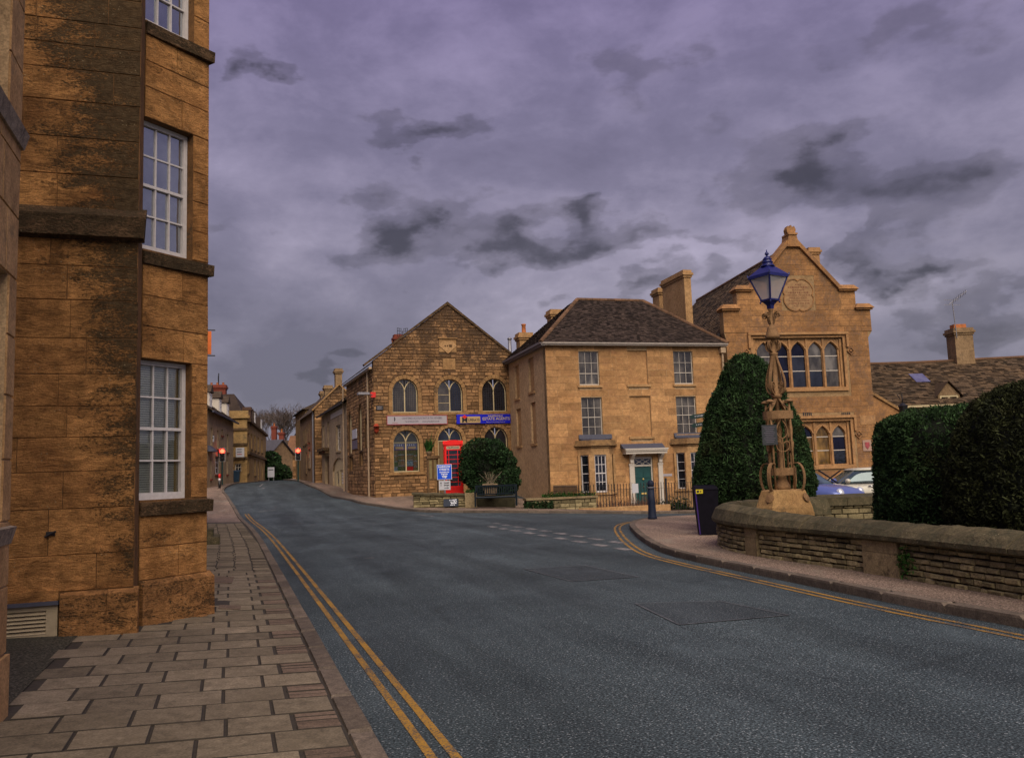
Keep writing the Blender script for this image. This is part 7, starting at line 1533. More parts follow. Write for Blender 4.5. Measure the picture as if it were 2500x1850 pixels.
for k in range(4):
    a = math.pi / 4 + k * math.pi / 2 + .25; c_, s_ = math.cos(a), math.sin(a)
    m = MB(); m.tube([(c_ * .245, s_ * .245, 1.1), (c_ * .245, s_ * .245, 2.74)], .021, 8); po = m.build('post', BRONZE, lamp, True); m = MB(); m.lathe([(.03, 2.73), (.085, 2.74), (.075, 2.765), (.03, 2.79)], 12, (c_ * .245, s_ * .245, 0)); m.build('post_cap', BRONZE, po, True)
    a2 = a; m = MB(); pts = bz(0, 16, (.24, 1.58), (.42, 1.72), (.56, 1.35), (.40, 1.12), (.38, 1.06)); m.strap(radial(pts, a2), .065, .016, (-s_, c_, 0)); sc1 = m.build('base_scroll', BRONZE, lamp); m = MB(); o = len(m.v); m.lathe([(.085, 0), (.085, .016), (.02, .03)], 12); foot_r = .455
    m.v = [(c_ * foot_r + x * s_ * -1 * 1.0 + c_ * z * .9 + (-c_ * y * .35), s_ * foot_r + x * c_ + s_ * z * .9 + (-s_ * y * .35), .97 + y * .95 + z * .3) for x, y, z in m.v]; m.build('foot_plate', BRONZE, sc1)
    for b0 in (a + math.pi / 4,):       # lyre ornament on each side between the bands
        cb, sb = math.cos(b0), math.sin(b0); ctr = Vector((cb * .20, sb * .20, 0)); tv = Vector((-sb, cb, 0))
        ly_ = MB()
        for sg in (-1, 1):
            q_ = bz(0, 16, (0, 2.42), (.05, 2.34), (.16, 2.22), (.10, 2.08), (0, 2.06)); ly_.strap([ctr + tv * (sg * x) + Vector((0, 0, z)) for x, z in q_], .05, .014, (cb, sb, 0))
            q_ = bz(0, 14, (0.02, 1.97), (.12, 2.08), (.17, 1.93), (.10, 1.80), (0, 1.82)); ly_.strap([ctr + tv * (sg * x) + Vector((0, 0, z)) for x, z in q_], .05, .014, (cb, sb, 0))
        ly_.strap([ctr + Vector((0, 0, 1.40)), ctr + Vector((0, 0, 2.06))], .05, .016, (cb, sb, 0)); ly_.build('lyre_scroll', BRONZE, lamp)
    m = MB(); q_ = bz(0, 10, (.05, 2.84), (.07, 2.70), (.22, 2.66), (.24, 2.58)); m.strap(radial(q_, a), .06, .014, (-s_, c_, 0)); m.build('collar_brace', BRONZE, lamp)
    m = MB(); q_ = bz(0, 22, (.055, 3.64), (.07, 3.42), (.22, 3.25), (.26, 3.0), (.17, 2.88), (.05, 2.89)); m.strap(radial(q_, a), .055, .016, (-s_, c_, 0)); m.build('cage_strap', BRONZE, lamp)
    m = MB(); q_ = spiral((.10, 3.07), .07, .012, -1.6, 1.7); q_ = [(.06, 2.90)] + q_; m.strap(radial(q_, a), .04, .011, (-s_, c_, 0)); m.build('cage_scroll', BRONZE, lamp)
    m = MB(); q_ = bz(0, 16, (.06, 3.70), (.17, 3.72), (.19, 3.86), (.13, 3.98), (.075, 3.90), (.10, 3.86)); m.strap(radial(q_, a), .05, .014, (-s_, c_, 0)); m.build('upper_scroll', BRONZE, lamp)
    m = MB(); q_ = [(.045, 4.24), (.07, 4.31)] + spiral((.135, 4.40), .065, .014, math.pi, -1.6, 20); m.strap(radial(q_, a), .045, .012, (-s_, c_, 0)); m.build('crown_scroll', BRONZE, lamp)
# lantern
la = -math.pi / 2 - R(13.4) - math.atan2(-lx, ly); RT, RB_ = .345, .155; zT, zB = 5.13, 4.70
cor = lambda r_, z: [(r_ * math.cos(la + k * math.pi / 2), r_ * math.sin(la + k * math.pi / 2), z) for k in range(4)]
lan = link('lantern', None, lamp)
m = MB(); m.loft([cor(.06, 4.53), cor(.07, 4.60), cor(.13, 4.66), cor(RB_ + .025, 4.68), cor(RB_ + .025, 4.71)]); m.build('lantern_neck', LBLUE, lan)
for k in range(4):
    a, b = Vector(cor(RB_, zB)[k]), Vector(cor(RT, zT)[k]); m = MB(); m.tube([a, b], .017, 6); m.build('corner_bar', LBLUE, lan); c, d = Vector(cor(RB_, zB)[(k + 1) % 4]), Vector(cor(RT, zT)[(k + 1) % 4]); m = MB(); m.add([a, c, d, b], [(0, 1, 2, 3)]); m.build('glass_pane', LPANE, lan)
    m = MB(); m.ball(cor(RB_ + .02, 4.655)[k], .02, 8, 6); m.build('corner_ball', LBLUE, lan, True)
m = MB(); m.loft([cor(RT - .03, 5.12), cor(RT + .03, 5.12), cor(RT + .03, 5.175), cor(.13, 5.35), cor(.12, 5.35)]); m.build('lantern_roof', LBLUE, lan)
m = MB(); m.lathe([(.135, 5.345), (.13, 5.37), (.10, 5.39), (.10, 5.42), (.115, 5.43), (.08, 5.46), (.08, 5.48), (.09, 5.49), (.05, 5.54), (.02, 5.55), (.02, 5.57), (.035, 5.585), (.04, 5.60), (.025, 5.63), (.01, 5.64), (.008, 5.68)], 14); m.build('finial', LBLUE, lan, True)
for k in range(4): a = cor(RT + .03, 5.17)[k]; m = MB(); m.tube([(a[0], a[1], 5.16), (a[0] * 1.03, a[1] * 1.03, 5.215)], [.02, .006], 6); m.build('corner_spike', LBLUE, lan)
m = MB(); m.tube([(0, 0, 4.71), (0, 0, 5.05)], .016, 8); m.lathe([(.03, 5.05), (.05, 5.08), (.03, 5.12)], 10); m.build('lamp_stem', STEEL, lan, True)
plq_ = tag(MB().box(-.135, .135, -.012, .012, -.185, .185).build('inscription_plate', plain('slate_plate', (.045, .05, .055), .6, 0, .3, 8, 0, .2), None, False, None, (lx - .255, ly - .25, 2.13), math.atan2(-lx, ly) + .12), 'dark square inscription plate fixed to the ornate lamp standard', 'plaque')
for k in range(9): m = MB(); wv = .10 - .016 * (k % 3); m.box(-wv, wv, -.0145, -.0125, .135 - k * .034, .145 - k * .034); m.build('inscription_line', INKG, plq_)
# ------------------------------------------------------------------ bollard, bin, finger post
def face(x, y): return math.atan2(-x, y)
b = ground_at(1593, 1266, .11); bo = thing('bollard', 'dark navy cast iron bollard with domed head on the corner footway', 'bollard', (b.x, b.y, g(b.x, b.y) + .105), face(b.x, b.y))
m = MB(); m.lathe([(.135, 0), (.135, .05), (.12, .08), (.105, .5), (.095, .88)], 16); m.build('shaft', NAVY, bo, True); m = MB(); m.lathe([(.095, .881), (.115, .90), (.115, .93), (.085, .95)], 16); m.build('collar', plain('bollard_ring', (.10, .10, .12), .5), bo, True); m = MB(); m.lathe([(.085, .951), (.10, 1.0), (.10, 1.06), (.075, 1.11), (.03, 1.135), (.002, 1.14)], 16); m.build('head', NAVY, bo, True)
bi = thing('litter_bin', 'tall black litter bin with small yellow label beside the yew', 'bin', (4.19, 18.9, g(4.19, 18.9) + .105), face(4.19, 18.9) + .12)
m = MB(); m.hexa([(-.20, -.22, .0), (.19, -.22, 0), (.19, .22, 0), (-.20, .22, 0), (-.27, -.27, .98), (.23, -.27, .98), (.23, .27, .98), (-.27, .27, .98)]); m.build('body', BIN, bi); m = MB(); m.hexa([(-.28, -.28, .982), (.24, -.28, .982), (.24, .28, .982), (-.28, .28, .982), (-.25, -.2, 1.04), (.21, -.2, 1.04), (.21, .25, 1.07), (-.25, .25, 1.07)]); m.build('lid', BIN, bi)
m = MB(); m.hexa([(-.213, -.222, .02), (-.19, -.226, .02), (-.19, -.2, .02), (-.215, -.2, .02), (-.273, -.273, .97), (-.245, -.276, .97), (-.245, -.25, .97), (-.275, -.25, .97)]); m.build('edge_strip', BINP, bi)
m = MB(); m.box(-.25, -.10, -.285, -.28, .90, .99); yl_ = m.build('label_plate', YELLOW, bi); scrawl(yl_, -.175, -.288, .945, .11, .05, INK, 6)
fp = thing('finger_post', 'green finger post sign with two arms half hidden by the domed yew', 'sign post', (5.12, 21.6, g(5.12, 21.6) + .1), face(5.12, 21.6)); FPF = Frame(5.12, 21.6, 0, 90 - math.degrees(face(5.12, 21.6)))
oz = g(5.12, 21.6) + .1
m = MB(); m.tube([(0, 0, -.1), (0, 0, 3.35)], .045, 10); m.build('post', GREENIRON, fp, True)
for (py, xl, sl) in ((1018, 1684, .05), (1039, 1688, .07)):
    a = FPF.at(xl, py); z = a[1] - oz; m = MB(); m.prism([(a[0] + .06, z - .055), (0, z - .055 + sl), (0, z + .055 + sl), (a[0] + .06, z + .055), (a[0] + .02, z + .04), (a[0], z), (a[0] + .02, z - .04)], -.02, .02); ar = m.build('arm', GREENIRON, fp); scrawl(ar, a[0] * .5, -.0225, z + sl * .5, -a[0] * .6, .05, SIGNWHITE, 7, sl / -a[0])
a = FPF.at(1742, 981); m = MB(); z = a[1] - oz; n = 18; m.loft([[((.135) * math.cos(t), -.02, z + .135 * math.sin(t)), (.135 * math.cos(t), .02, z + .135 * math.sin(t)), (.085 * math.cos(t), .02, z + .085 * math.sin(t)), (.085 * math.cos(t), -.02, z + .085 * math.sin(t))] for t in [2 * math.pi * k / n for k in range(n + 1)]], True, False); m.build('ring_finial', IRON, fp)
# ------------------------------------------------------------------ front garden of the house: railings, gate, plinth, plants
rail = thing('iron_railing', 'black iron spear railing on a low plinth before the honey stone house', 'railing', HF.o, HF.rz); RYl = -2.2
ra, rb_ = HP(490, 1400, Q6, RYl)[0], HP(1020, 1400, Q6, RYl)[0]; rtop = HP(760, 1372, Q6, RYl)[1]; rbot = HP(760, 1520, Q6, RYl)[1] + .05
gz = lambda x, y: (lambda p: g(p.x, p.y) - HF.o.z + .1)(HF.w(x, y))
bm = MB(); bm.tube([(0, 0, 0), (0, 0, 1)], .018, 6); bme = bm.mesh('bar'); bme.materials.append(IRON); tm_ = MB(); tm_.lathe([(.012, 0), (.026, .04), (.002, .12)], 6); tme = tm_.mesh('spear'); tme.materials.append(IRON)
def bars(parent, p, q_, n, z0, z1, tips=True):
    for k in range(n):
        t = k / max(1, n - 1); o = link('bar', bme, parent); o.location = (p[0] + (q_[0] - p[0]) * t, p[1] + (q_[1] - p[1]) * t, z0); o.scale = (1, 1, z1 - z0)
        if tips: s_ = link('spear', tme, parent); s_.location = (o.location.x, o.location.y, z1)
bars(rail, (ra, RYl), (rb_, RYl), int((rb_ - ra) / .145), rbot, rtop - .1); bars(rail, (.05, -.35), (ra - .1, RYl), 26, rbot + .02, rtop - .1)
for z in (rbot + .12, rtop - .28):
    m = MB(); m.strap([(ra, RYl, z), (rb_, RYl, z)], .04, .012, (0, 1, 0)); m.build('rail', IRON, rail); m = MB(); m.strap([(.05, -.35, z), (ra, RYl, z)], .04, .012, (.6, .8, 0)); m.build('rail', IRON, rail)
m = MB(); m.box(ra - .1, rb_ + .2, RYl - .18, RYl + .18, -1.0, rbot); m.build('plinth', ST_HOUSE2, rail)
gp_ = HP(1032, 1400, Q6, RYl)[0]; ge = HP(1200, 1400, Q6, RYl)[0]; gate = thing('iron_gate', 'black iron garden gate with curved lower rail beside the railing', 'gate', HF.o, HF.rz)
for x in (gp_, ge): m = MB(); m.box(x - .04, x + .04, RYl - .04, RYl + .04, -.4, rtop + .08); m.ball((x, RYl, rtop + .13), .06, 10, 6); m.build('gate_post', IRON, gate)
bars(gate, (gp_ + .15, RYl), (ge - .12, RYl), 9, rbot - .25, rtop - .05, False)
for z in (rtop - .06, rbot + .35): m = MB(); m.strap([(gp_, RYl, z), (ge, RYl, z)], .04, .012, (0, 1, 0)); m.build('rail', IRON, gate)
m = MB(); c = (gp_ + ge) / 2; m.strap([(c + (ge - gp_) * .42 * math.cos(t), RYl, rbot - .15 + .45 * math.sin(t)) for t in [math.pi * k / 14 for k in range(15)]], .03, .012, (0, 1, 0)); m.build('arched_rail', GREENIRON, gate)
nt_ = HP(840, 1402, Q6, RYl - .03); m = MB(); m.box(nt_[0] - .16, nt_[0] + .16, RYl - .05, RYl - .03, nt_[1] - .22, nt_[1] + .22); tag(m.build('paper_notice', SIGNWHITE, None, False, None, HF.o, HF.rz), 'white paper notice tied to the iron railing by the teal door', 'notice')
# front garden soil and dry stems
m = MB(); m.add([(*HF.w(x, y)[:2], HF.o.z + .02) for x, y in ((-.1, -.2), (ra, RYl + .1), (HW, RYl + .1), (HW, -.02), (-.1, -.02))], [(0, 1, 2, 3, 4)]); m.build('front_garden_soil', EARTH, None, False, 'structure')
rd = random.Random(71); m = MB()
for k in range(420):
    x = rd.uniform(ra + .2, rb_ - .1); y = rd.uniform(RYl + .25, RYl + 1.2); h = rd.uniform(.25, .75) * (1.2 if rd.random() < .3 else .8); p = Vector((x, y, .0)); d = Vector((rd.gauss(0, .25), rd.gauss(0, .2), 1)); m.tube([p, p + d * h * .6, p + d * h + Vector((rd.gauss(0, .1), 0, 0))], [.012, .009, .004], 3, rd.random(), False)
m.build('dry_border_stems', DRYTWIG, None, False, 'stuff', HF.o, HF.rz)
P = np.array([(rd.uniform(ra - .4, ra + 1.0) if rd.random() < .6 else rd.uniform(gp_ - .2, ge), rd.uniform(RYl + .3, RYl + 1.0), abs(rd.gauss(.1, .2))) for _ in range(2600)]); o = foliage('border_plants', SHRUB, None, P, np.tile([0, -.4, .8], (2600, 1)), .10, .05, 8, .5); o.location = HF.o; o.rotation_euler = (0, 0, HF.rz)
# ivy-covered low wall between bench and railing
IW = Frame(*HF.w(-1.9, RYl - .1), 74.5); IWF = IW; iw = thing('ivy_wall', 'low garden wall overgrown with ivy between the bench and the railing', 'wall', IW.o + Vector((0, 0, -.3)), IW.rz)
blocks(iw, ST_GARDEN, 0, 3.4, 0, 1.05, [], .16, (.2, .5), (), .03, .014, .008, .016, single=60, name='rubble_stone', rnd=rd, vary=.2); m = MB(); m.box(0, 3.4, .005, .45, -.5, 1.06); m.build('wall_core', ST_GJOINT, iw); m = MB(); m.box(-.05, 3.45, -.08, .5, 1.062, 1.16); m.build('coping', ST_PIER, iw)
P = np.array([(rd.uniform(-.2, 2.2), -.06 - abs(rd.gauss(0, .06)), rd.uniform(.1, 1.0)) for _ in range(2200)]); P = P[lump(P, 2.5, 4) > -.2]; foliage('ivy', SHRUB, iw, P, np.tile([0, -1., .1], (len(P), 1)), .09, .07, 9, .5)
P = np.array([(rd.uniform(.8, 3.4), .2 + rd.gauss(0, .1), 1.15 + abs(rd.gauss(0, .10))) for _ in range(900)]); foliage('wall_top_plants', FERN, iw, P, np.tile([0, -.3, 1.], (900, 1)), .09, .04, 10, .6)
m = MB(); m.box(.9, 2.4, -.75, -.25, -.3, .42); m.build('stone_block', ST_LAMP, iw)
# ------------------------------------------------------------------ planted corner before the chapel: low wall, sign, box, notice board, bench, bush
PWF = Frame(*(lambda p: (p.x, p.y))(EYE + ray(1009, 1222) * (39.6 / ray(1009, 1222).y)), 0, 93.0)
pwz = lambda px, py: PWF.at(px, py)
x1 = pwz(1146, 1230)[0]; zt0 = pwz(1012, 1203)[1]; zt1 = pwz(1140, 1206)[1]; pw = thing('planter_wall', 'low mossy rubble wall in front of the red telephone box', 'wall', PWF.o, PWF.rz)
m = MB(); m.prism([(0, -.6), (x1, -.8), (x1, zt1 - .1), (0, zt0 - .1)], .02, .42); m.build('wall_core', ST_GJOINT, pw)
blocks(pw, ST_GARDEN, 0, x1, -.1, zt0 - .06, [], .12, (.2, .5), [(-(zt1 - zt0) / x1, 1, zt0 - .1)], .035, .014, .008, .016, single=120, name='rubble_stone', rnd=rd, vary=.25, y0=.02)
m = MB(); rings = []
for k in range(9): x = -.06 + (x1 + .1) * k / 8; z = zt0 + (zt1 - zt0) * k / 8 + rd.uniform(-.02, .02); rings.append([(x, -.07, z - .10), (x, -.08, z - .02), (x, .1, z + .03), (x, .36, z + .02), (x, .48, z - .1)])
m.loft([r_[::-1] for r_ in rings]); m.build('coping', ST_COPE, pw)
m = MB(); m.hexa([(0, .3, -1.2), (x1 + 2.1, .3, -1.2), (x1 + 1.6, 4.2, -1.2), (0, 4.2, -1.2), (0, .3, zt0 - .15), (x1 + 2.1, .3, zt1 - .15), (x1 + 1.6, 4.2, zt1 - .1), (0, 4.2, zt0 - .1)]); m.build('planting_bed', EARTH, None, False, 'structure', PWF.o, PWF.rz)
ch = thing('chalk_board', 'small dark board with white chalk writing leaning on the planter wall', 'board', PWF.w(0, -.2, 0), PWF.rz); CHF = Frame(*PWF.w(0, -.2, 0), 93.0); a, b = CHF.at(1083, 1236), CHF.at(1119, 1217)
m = MB(); m.hexa([(a[0], -.06, a[1]), (b[0], -.06, a[1]), (b[0], -.03, a[1]), (a[0], -.03, a[1]), (a[0], .06, b[1]), (b[0], .06, b[1]), (b[0], .09, b[1]), (a[0], .09, b[1])]); m.build('panel', CHALK, ch)
H_ = b[1] - a[1]; tilt = math.atan2(.12, H_)
for k in range(4): scrawl(ch, (a[0] + b[0]) / 2 - .03 + .05 * (k % 2), -.064 + .12 * (1 - (k + .95) / 4.5), a[1] + H_ * (1 - (k + .75) / 4.5), (b[0] - a[0]) * (.85, .7, .9, .5)[k], .055, INKW, 20 + k, .07, .12 / H_)
# road sign on its post
SGF = Frame(*(lambda p: (p.x, p.y))(EYE + ray(1086, 1200) * (40.4 / ray(1086, 1200).y)), 0, 92.0); rsn = thing('tourist_sign', 'blue NARROW STREETS sign above a white local shops sign on one post', 'sign', SGF.o, SGF.rz)
def sp(x, y): return SGF.at(x, y)
a, b = sp(1068.5, 1170), sp(1101.5, 1134); m = MB(); m.box(a[0] - .02, b[0] + .02, -.02, .0, a[1] - .02, b[1] + .02); pn = m.build('blue_panel_border', INKW, rsn); m = MB(); m.box(a[0], b[0], -.026, -.021, a[1], b[1]); pn = m.build('blue_panel', SIGNBLUE2, rsn); W_, H_ = b[0] - a[0], b[1] - a[1]; cx = (a[0] + b[0]) / 2
for k, (t, s_) in enumerate((('NARROW', .135), ('STREETS', .135), ('Unsuitable for', .085), ('long/wide', .085), ('vehicles', .085))): text(t, s_, INKW, pn, (cx, -.028, b[1] - .09 - [0, .13, .25, .34, .43][k]), ext=.001, bold=.004, sx=.95)
m = MB(); z = a[1] + .09; m.box(cx - .1, cx + .03, -.029, -.027, z - .014, z + .014); m.prism([(cx + .02, z - .05), (cx + .12, z), (cx + .02, z + .05)], -.029, -.0272); m.build('arrow', INKW, pn)
a, b = sp(1072, 1196), sp(1099.5, 1172.5); m = MB(); m.box(a[0], b[0], -.026, -.006, a[1], b[1]); pn = m.build('white_panel', SIGNWHITE, rsn); cx = (a[0] + b[0]) / 2; W_, H_ = b[0] - a[0], b[1] - a[1]
text('Local', .11, INK, pn, (cx + .09, -.028, b[1] - .10), ext=.001, bold=.004); text('shops', .11, INK, pn, (cx + .09, -.028, b[1] - .21), ext=.001, bold=.004)
def arrow(x0, z0, x1_, z1_):
    d = Vector((x1_ - x0, 0, z1_ - z0)); n_ = Vector((-d.z, 0, d.x)).normalized(); L = d.length; d.normalize(); p0 = Vector((x0, -.0275, z0)); m = MB(); m.strap([p0, p0 + d * (L - .05)], .002, .025, (0, 1, 0)); q_ = p0 + d * L; m.add([q_, q_ - d * .08 + n_ * .05, q_ - d * .05, q_ - d * .08 - n_ * .05], [(0, 1, 2), (0, 2, 3)]); m.build('arrow', INK, pn)
arrow(a[0] + .1, a[1] + .18, a[0] + .1, b[1] - .05); arrow(cx - .02, a[1] + .09, b[0] - .07, a[1] + .09)
m = MB(); m.tube([(cx, .03, -.4), (cx, .03, sp(1085, 1134)[1])], .045, 10); m.build('post', STEEL, rsn, True)
# telephone box
KX = EYE + ray(1109, 1200) * (42.0 / ray(1109, 1200).y); KB = Frame(KX.x - .45, KX.y - .2, .62, 84.0); kb = thing('telephone_box', 'red cast iron telephone box half hidden by the dark bush', 'telephone box', KB.o, KB.rz)
kt = KB.at(1105, 1073)[1]; S_ = .92; zc_ = kt - .42
m = MB(); m.box(0, S_, 0, S_, -.3, .40); m.box(-.03, S_ + .03, -.03, S_ + .03, -.3, .12); m.build('base', RED, kb)
pn = MB(); pn.box(0, 1, 0, .006, 0, 1); pme = pn.mesh('pane'); pme.materials.append(GLASS_D)
for f in range(4):
    fr = link('side', None, kb); fr.location = (S_ / 2, S_ / 2, 0); fr.rotation_euler = (0, 0, f * math.pi / 2); h = S_ / 2; z0, z1 = .42, zc_ - .1
    m = MB(); m.box(-h, -h + .13, -h, -h + .06, .401, zc_ + .15); m.box(h - .13, h, -h + .001, -h + .06, .401, zc_ + .15); m.box(-h + .13, h - .13, -h + .01, -h + .05, z1, zc_ + .15); m.box(-h + .13, h - .13, -h + .01, -h + .05, .401, z0 + .02)
    xs_ = [-h + .13, -h + .24, h - .24, h - .13]; nz = 8
    for k in range(1, 3): m.box(xs_[k] - .012, xs_[k] + .012, -h + .015, -h + .045, z0, z1)
    for k in range(1, nz): z = z0 + (z1 - z0) * k / nz; m.box(-h + .13, h - .13, -h + .016, -h + .044, z - .012, z + .012)
    m.build('door_frame' if f == 0 else 'side_frame', RED, fr)
    if f in (0, 3):
        for c in range(3):
            for k in range(nz): o = link('pane', pme, fr); o.location = (xs_[c], -h + .03, z0 + (z1 - z0) * k / nz); o.scale = (xs_[c + 1] - xs_[c], 1, (z1 - z0) / nz)
    m = MB(); m.box(-h + .14, h - .14, -h - .01, -h + .009, zc_ - .04, zc_ + .10); sgn = m.build('telephone_panel', INKT, fr); text('TELEPHONE', .105, INK, sgn, (0, -h - .012, zc_ + .03), ext=.001, bold=.003)
    m = MB(); pts = [(-h - .03, zc_ + .152), (h + .03, zc_ + .152)] + [((h + .03) * math.cos(t), zc_ + .2 + .19 * math.sin(t)) for t in [math.pi * k / 12 for k in range(13)]]; m.prism(pts, -h - .03, -h + .2); m.build('pediment', RED, fr)
m = MB(); rings = []
for k in range(7): t = math.pi / 2 * k / 6; r_ = (S_ / 2 + .02) * math.cos(t * .94); z = zc_ + .19 + .23 * math.sin(t); rings.append([(S_ / 2 + sx * r_, S_ / 2 + sy * r_, z) for sx, sy in ((-1, -1), (1, -1), (1, 1), (-1, 1))])
m.loft(rings); m.build('roof_dome', RED, kb)
m = MB(); m.box(.1, S_ - .1, .1, S_ - .1, .4, zc_ - .1); m.build('interior', plain('box_interior', (.07, .03, .03), .8), kb)
# notice board on posts, with a pot of spiky leaves on top
NBF = Frame(*(lambda p: (p.x, p.y))(EYE + ray(1045, 1180) * (42.6 / ray(1045, 1180).y)), 0, 62.0); nbd = thing('oak_notice_board', 'oak framed notice board on posts beside the chapel door', 'notice board', NBF.o, NBF.rz)
a, b = NBF.at(1045, 1174), NBF.at(1070, 1113); bz0, bz1 = a[1], b[1]; W_ = b[0]
m = MB(); m.box(0, .08, 0, .1, -.5, bz1); m.box(W_ - .08, W_, 0, .1, -.5, bz1); m.build('post', WOOD, nbd); m = MB(); m.box(-.05, W_ + .05, -.06, .14, bz1 - .12, bz1 + .02); m.box(0, W_, -.02, .1, bz0, bz0 + .12); m.box(W_ / 2 - .04, W_ / 2 + .04, -.01, .1, bz0, bz1 - .1); m.build('frame', WOOD, nbd)
for sgx in (0, 1): m = MB(); m.box(.1 + sgx * (W_ / 2 - .04), W_ / 2 - .05 + sgx * (W_ / 2 - .05), .02, .04, bz0 + .12, bz1 - .12); m.build('notice_panel', WOODP, nbd)
sp_ = thing('spiky_plant', 'spiky green plant in a pot above the oak notice board', 'plant', NBF.w(.15, .15, bz1 + .02), NBF.rz); m = MB(); m.lathe([(.1, 0), (.15, .2), (.16, .22)], 12); m.build('pot', CONCRETE, sp_, True); P = np.array([(rd.gauss(0, .06), rd.gauss(0, .06), .22) for _ in range(160)]); foliage('leaves', FERN, sp_, P, np.tile([0, 0, 1.], (160, 1)), .55, .05, 14, .95, .28, None, .4)
# dark bush
def bush(label, c, blobs, seed, n, L, wd, mat):
    t = thing('rounded_bush', label, 'shrub', c); r = np.random.RandomState(seed); Ps, Ns = [], []; wts = np.array([b_[3] * b_[3] for b_ in blobs]); wts /= wts.sum()
    for b_, w_ in zip(blobs, wts):
        k = int(n * w_); d = r.normal(0, 1, (k, 3)); d /= np.linalg.norm(d, axis=1)[:, None]; p = d * b_[3] * (1 - np.abs(r.normal(0, .12, k)))[:, None] + np.array(b_[:3]); p += d * (lump(p, 3, seed) * .12)[:, None]; Ps.append(p); Ns.append(d)
    P, Nn = np.concatenate(Ps), np.concatenate(Ns); ok = P[:, 2] > .02; foliage('crown', mat, t, P[ok], Nn[ok], L, wd, seed, .4, .9)
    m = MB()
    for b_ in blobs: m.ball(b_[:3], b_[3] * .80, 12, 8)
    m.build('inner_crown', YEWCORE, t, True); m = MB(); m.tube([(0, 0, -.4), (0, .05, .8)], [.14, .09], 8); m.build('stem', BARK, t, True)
bc = EYE + ray(1187, 1215) * (41.0 / ray(1187, 1215).y); bush('large rounded dark green bush beside the red telephone box', (bc.x, bc.y, .45), [(.1, 0, 1.35, 1.2), (-.55, -.1, 1.25, .75), (.8, 0, 1.05, .85), (.35, -.2, 1.95, .85), (-.45, 0, 2.05, .75), (.0, -.2, 2.35, .55), (1.1, .1, .7, .6), (.9, -.1, 1.7, .6), (-.15, -.4, .8, .7), (.5, -.5, .8, .8)], 17, 30000, .11, .06, SHRUB)
# bench
BE = EYE + ray(1159, 1236) * (38.5 / ray(1159, 1236).y); BN = Frame(BE.x, BE.y, BE.z - .02, 92.0); be = thing('park_bench', 'dark stained slatted bench in front of the rounded bush', 'bench', BN.o, BN.rz); bw = BN.at(1262, 1210)[0]
for x in (0, bw - .07):
    m = MB(); m.box(x, x + .07, -.06, .0, 0, .64); m.build('front_leg', BENCHW, be); m = MB(); m.hexa([(x, .42, 0), (x + .07, .42, 0), (x + .07, .5, 0), (x, .5, 0), (x, .55, .95), (x + .07, .55, .95), (x + .07, .6, .95), (x, .6, .95)]); m.build('back_leg', BENCHW, be); m = MB(); m.box(x - .01, x + .08, -.08, .5, .642, .69); m.build('armrest', BENCHW, be)
for k in range(5): m = MB(); m.box(.07, bw - .07, -.05 + k * .1, .03 + k * .1, .41, .44); m.build('seat_slat', BENCHW if k else plain('bench_edge', (.05, .06, .075), .5), be)
m = MB(); m.box(.07, bw - .07, .54, .58, .87, .95); m.build('top_rail', BENCHW, be); m = MB(); m.box(.07, bw - .07, .49, .53, .50, .56); m.build('lower_rail', BENCHW, be)
for k in range(18): x = .12 + (bw - .24) * k / 17; m = MB(); m.hexa([(x - .02, .5, .56), (x + .02, .5, .56), (x + .02, .52, .56), (x - .02, .52, .56), (x - .02, .55, .87), (x + .02, .55, .87), (x + .02, .57, .87), (x - .02, .57, .87)]); m.build('back_slat', BENCHW, be)
m = MB(); m.box(.07, bw - .07, -.03, .0, .36, .41); m.build('apron', BENCHW, be)
# planters
pc_ = BN.w((BN.at(1194, 1200)[0]), .95); pz_ = BN.at(1194, 1181, .95)[1] + BN.o.z; pt = thing('concrete_planter', 'pale square planter of bare twigs behind the bench', 'planter', (pc_.x, pc_.y, BN.o.z + .48), BN.rz); hh = pz_ - BN.o.z - .48; m = MB(); m.hexa([(-.26, -.26, 0), (.26, -.26, 0), (.26, .26, 0), (-.26, .26, 0), (-.31, -.31, hh - .15), (.31, -.31, hh - .15), (.31, .31, hh - .15), (-.31, .31, hh - .15)]); m.box(-.34, .34, -.34, .34, hh - .148, hh); m.build('tub', CONCRETE, pt); m = MB()
for k in range(24): d = Vector((rd.gauss(0, .4), rd.gauss(0, .3), 1)); L = rd.uniform(.3, .6); m.tube([(rd.gauss(0, .1), rd.gauss(0, .1), hh - .02), d * L * .5 + Vector((0, 0, hh)), d * L + Vector((rd.gauss(0, .06), 0, hh))], [.012, .009, .004], 4, rd.random(), False)
m.build('twigs', TWIG, pt, False, 'stuff')
P = np.array([(rd.gauss(0, .18), rd.gauss(0, .15), hh + abs(rd.gauss(.2, .15))) for _ in range(200)]); foliage('sparse_leaves', leaf('grey_leaf', (.12, .11, .06), (.09, .08, .05), .2), pt, P, np.tile([0, 0, 1.], (200, 1)), .08, .025, 15, .5, .8)
tp = BN.w(BN.at(1146, 1200)[0], .6); tr = thing('stone_trough', 'low grey green trough of plants next to the bench end', 'planter', (tp.x, tp.y, BN.o.z + .35), BN.rz); m = MB(); m.box(-.25, .28, -.18, .18, -.4, .28); m.build('trough', ST_PIER, tr); P = np.array([(rd.uniform(-.22, .25), rd.uniform(-.15, .15), .28 + abs(rd.gauss(0, .06))) for _ in range(260)]); foliage('plants', FERN, tr, P, np.tile([0, 0, 1.], (260, 1)), .08, .03, 16, .6)
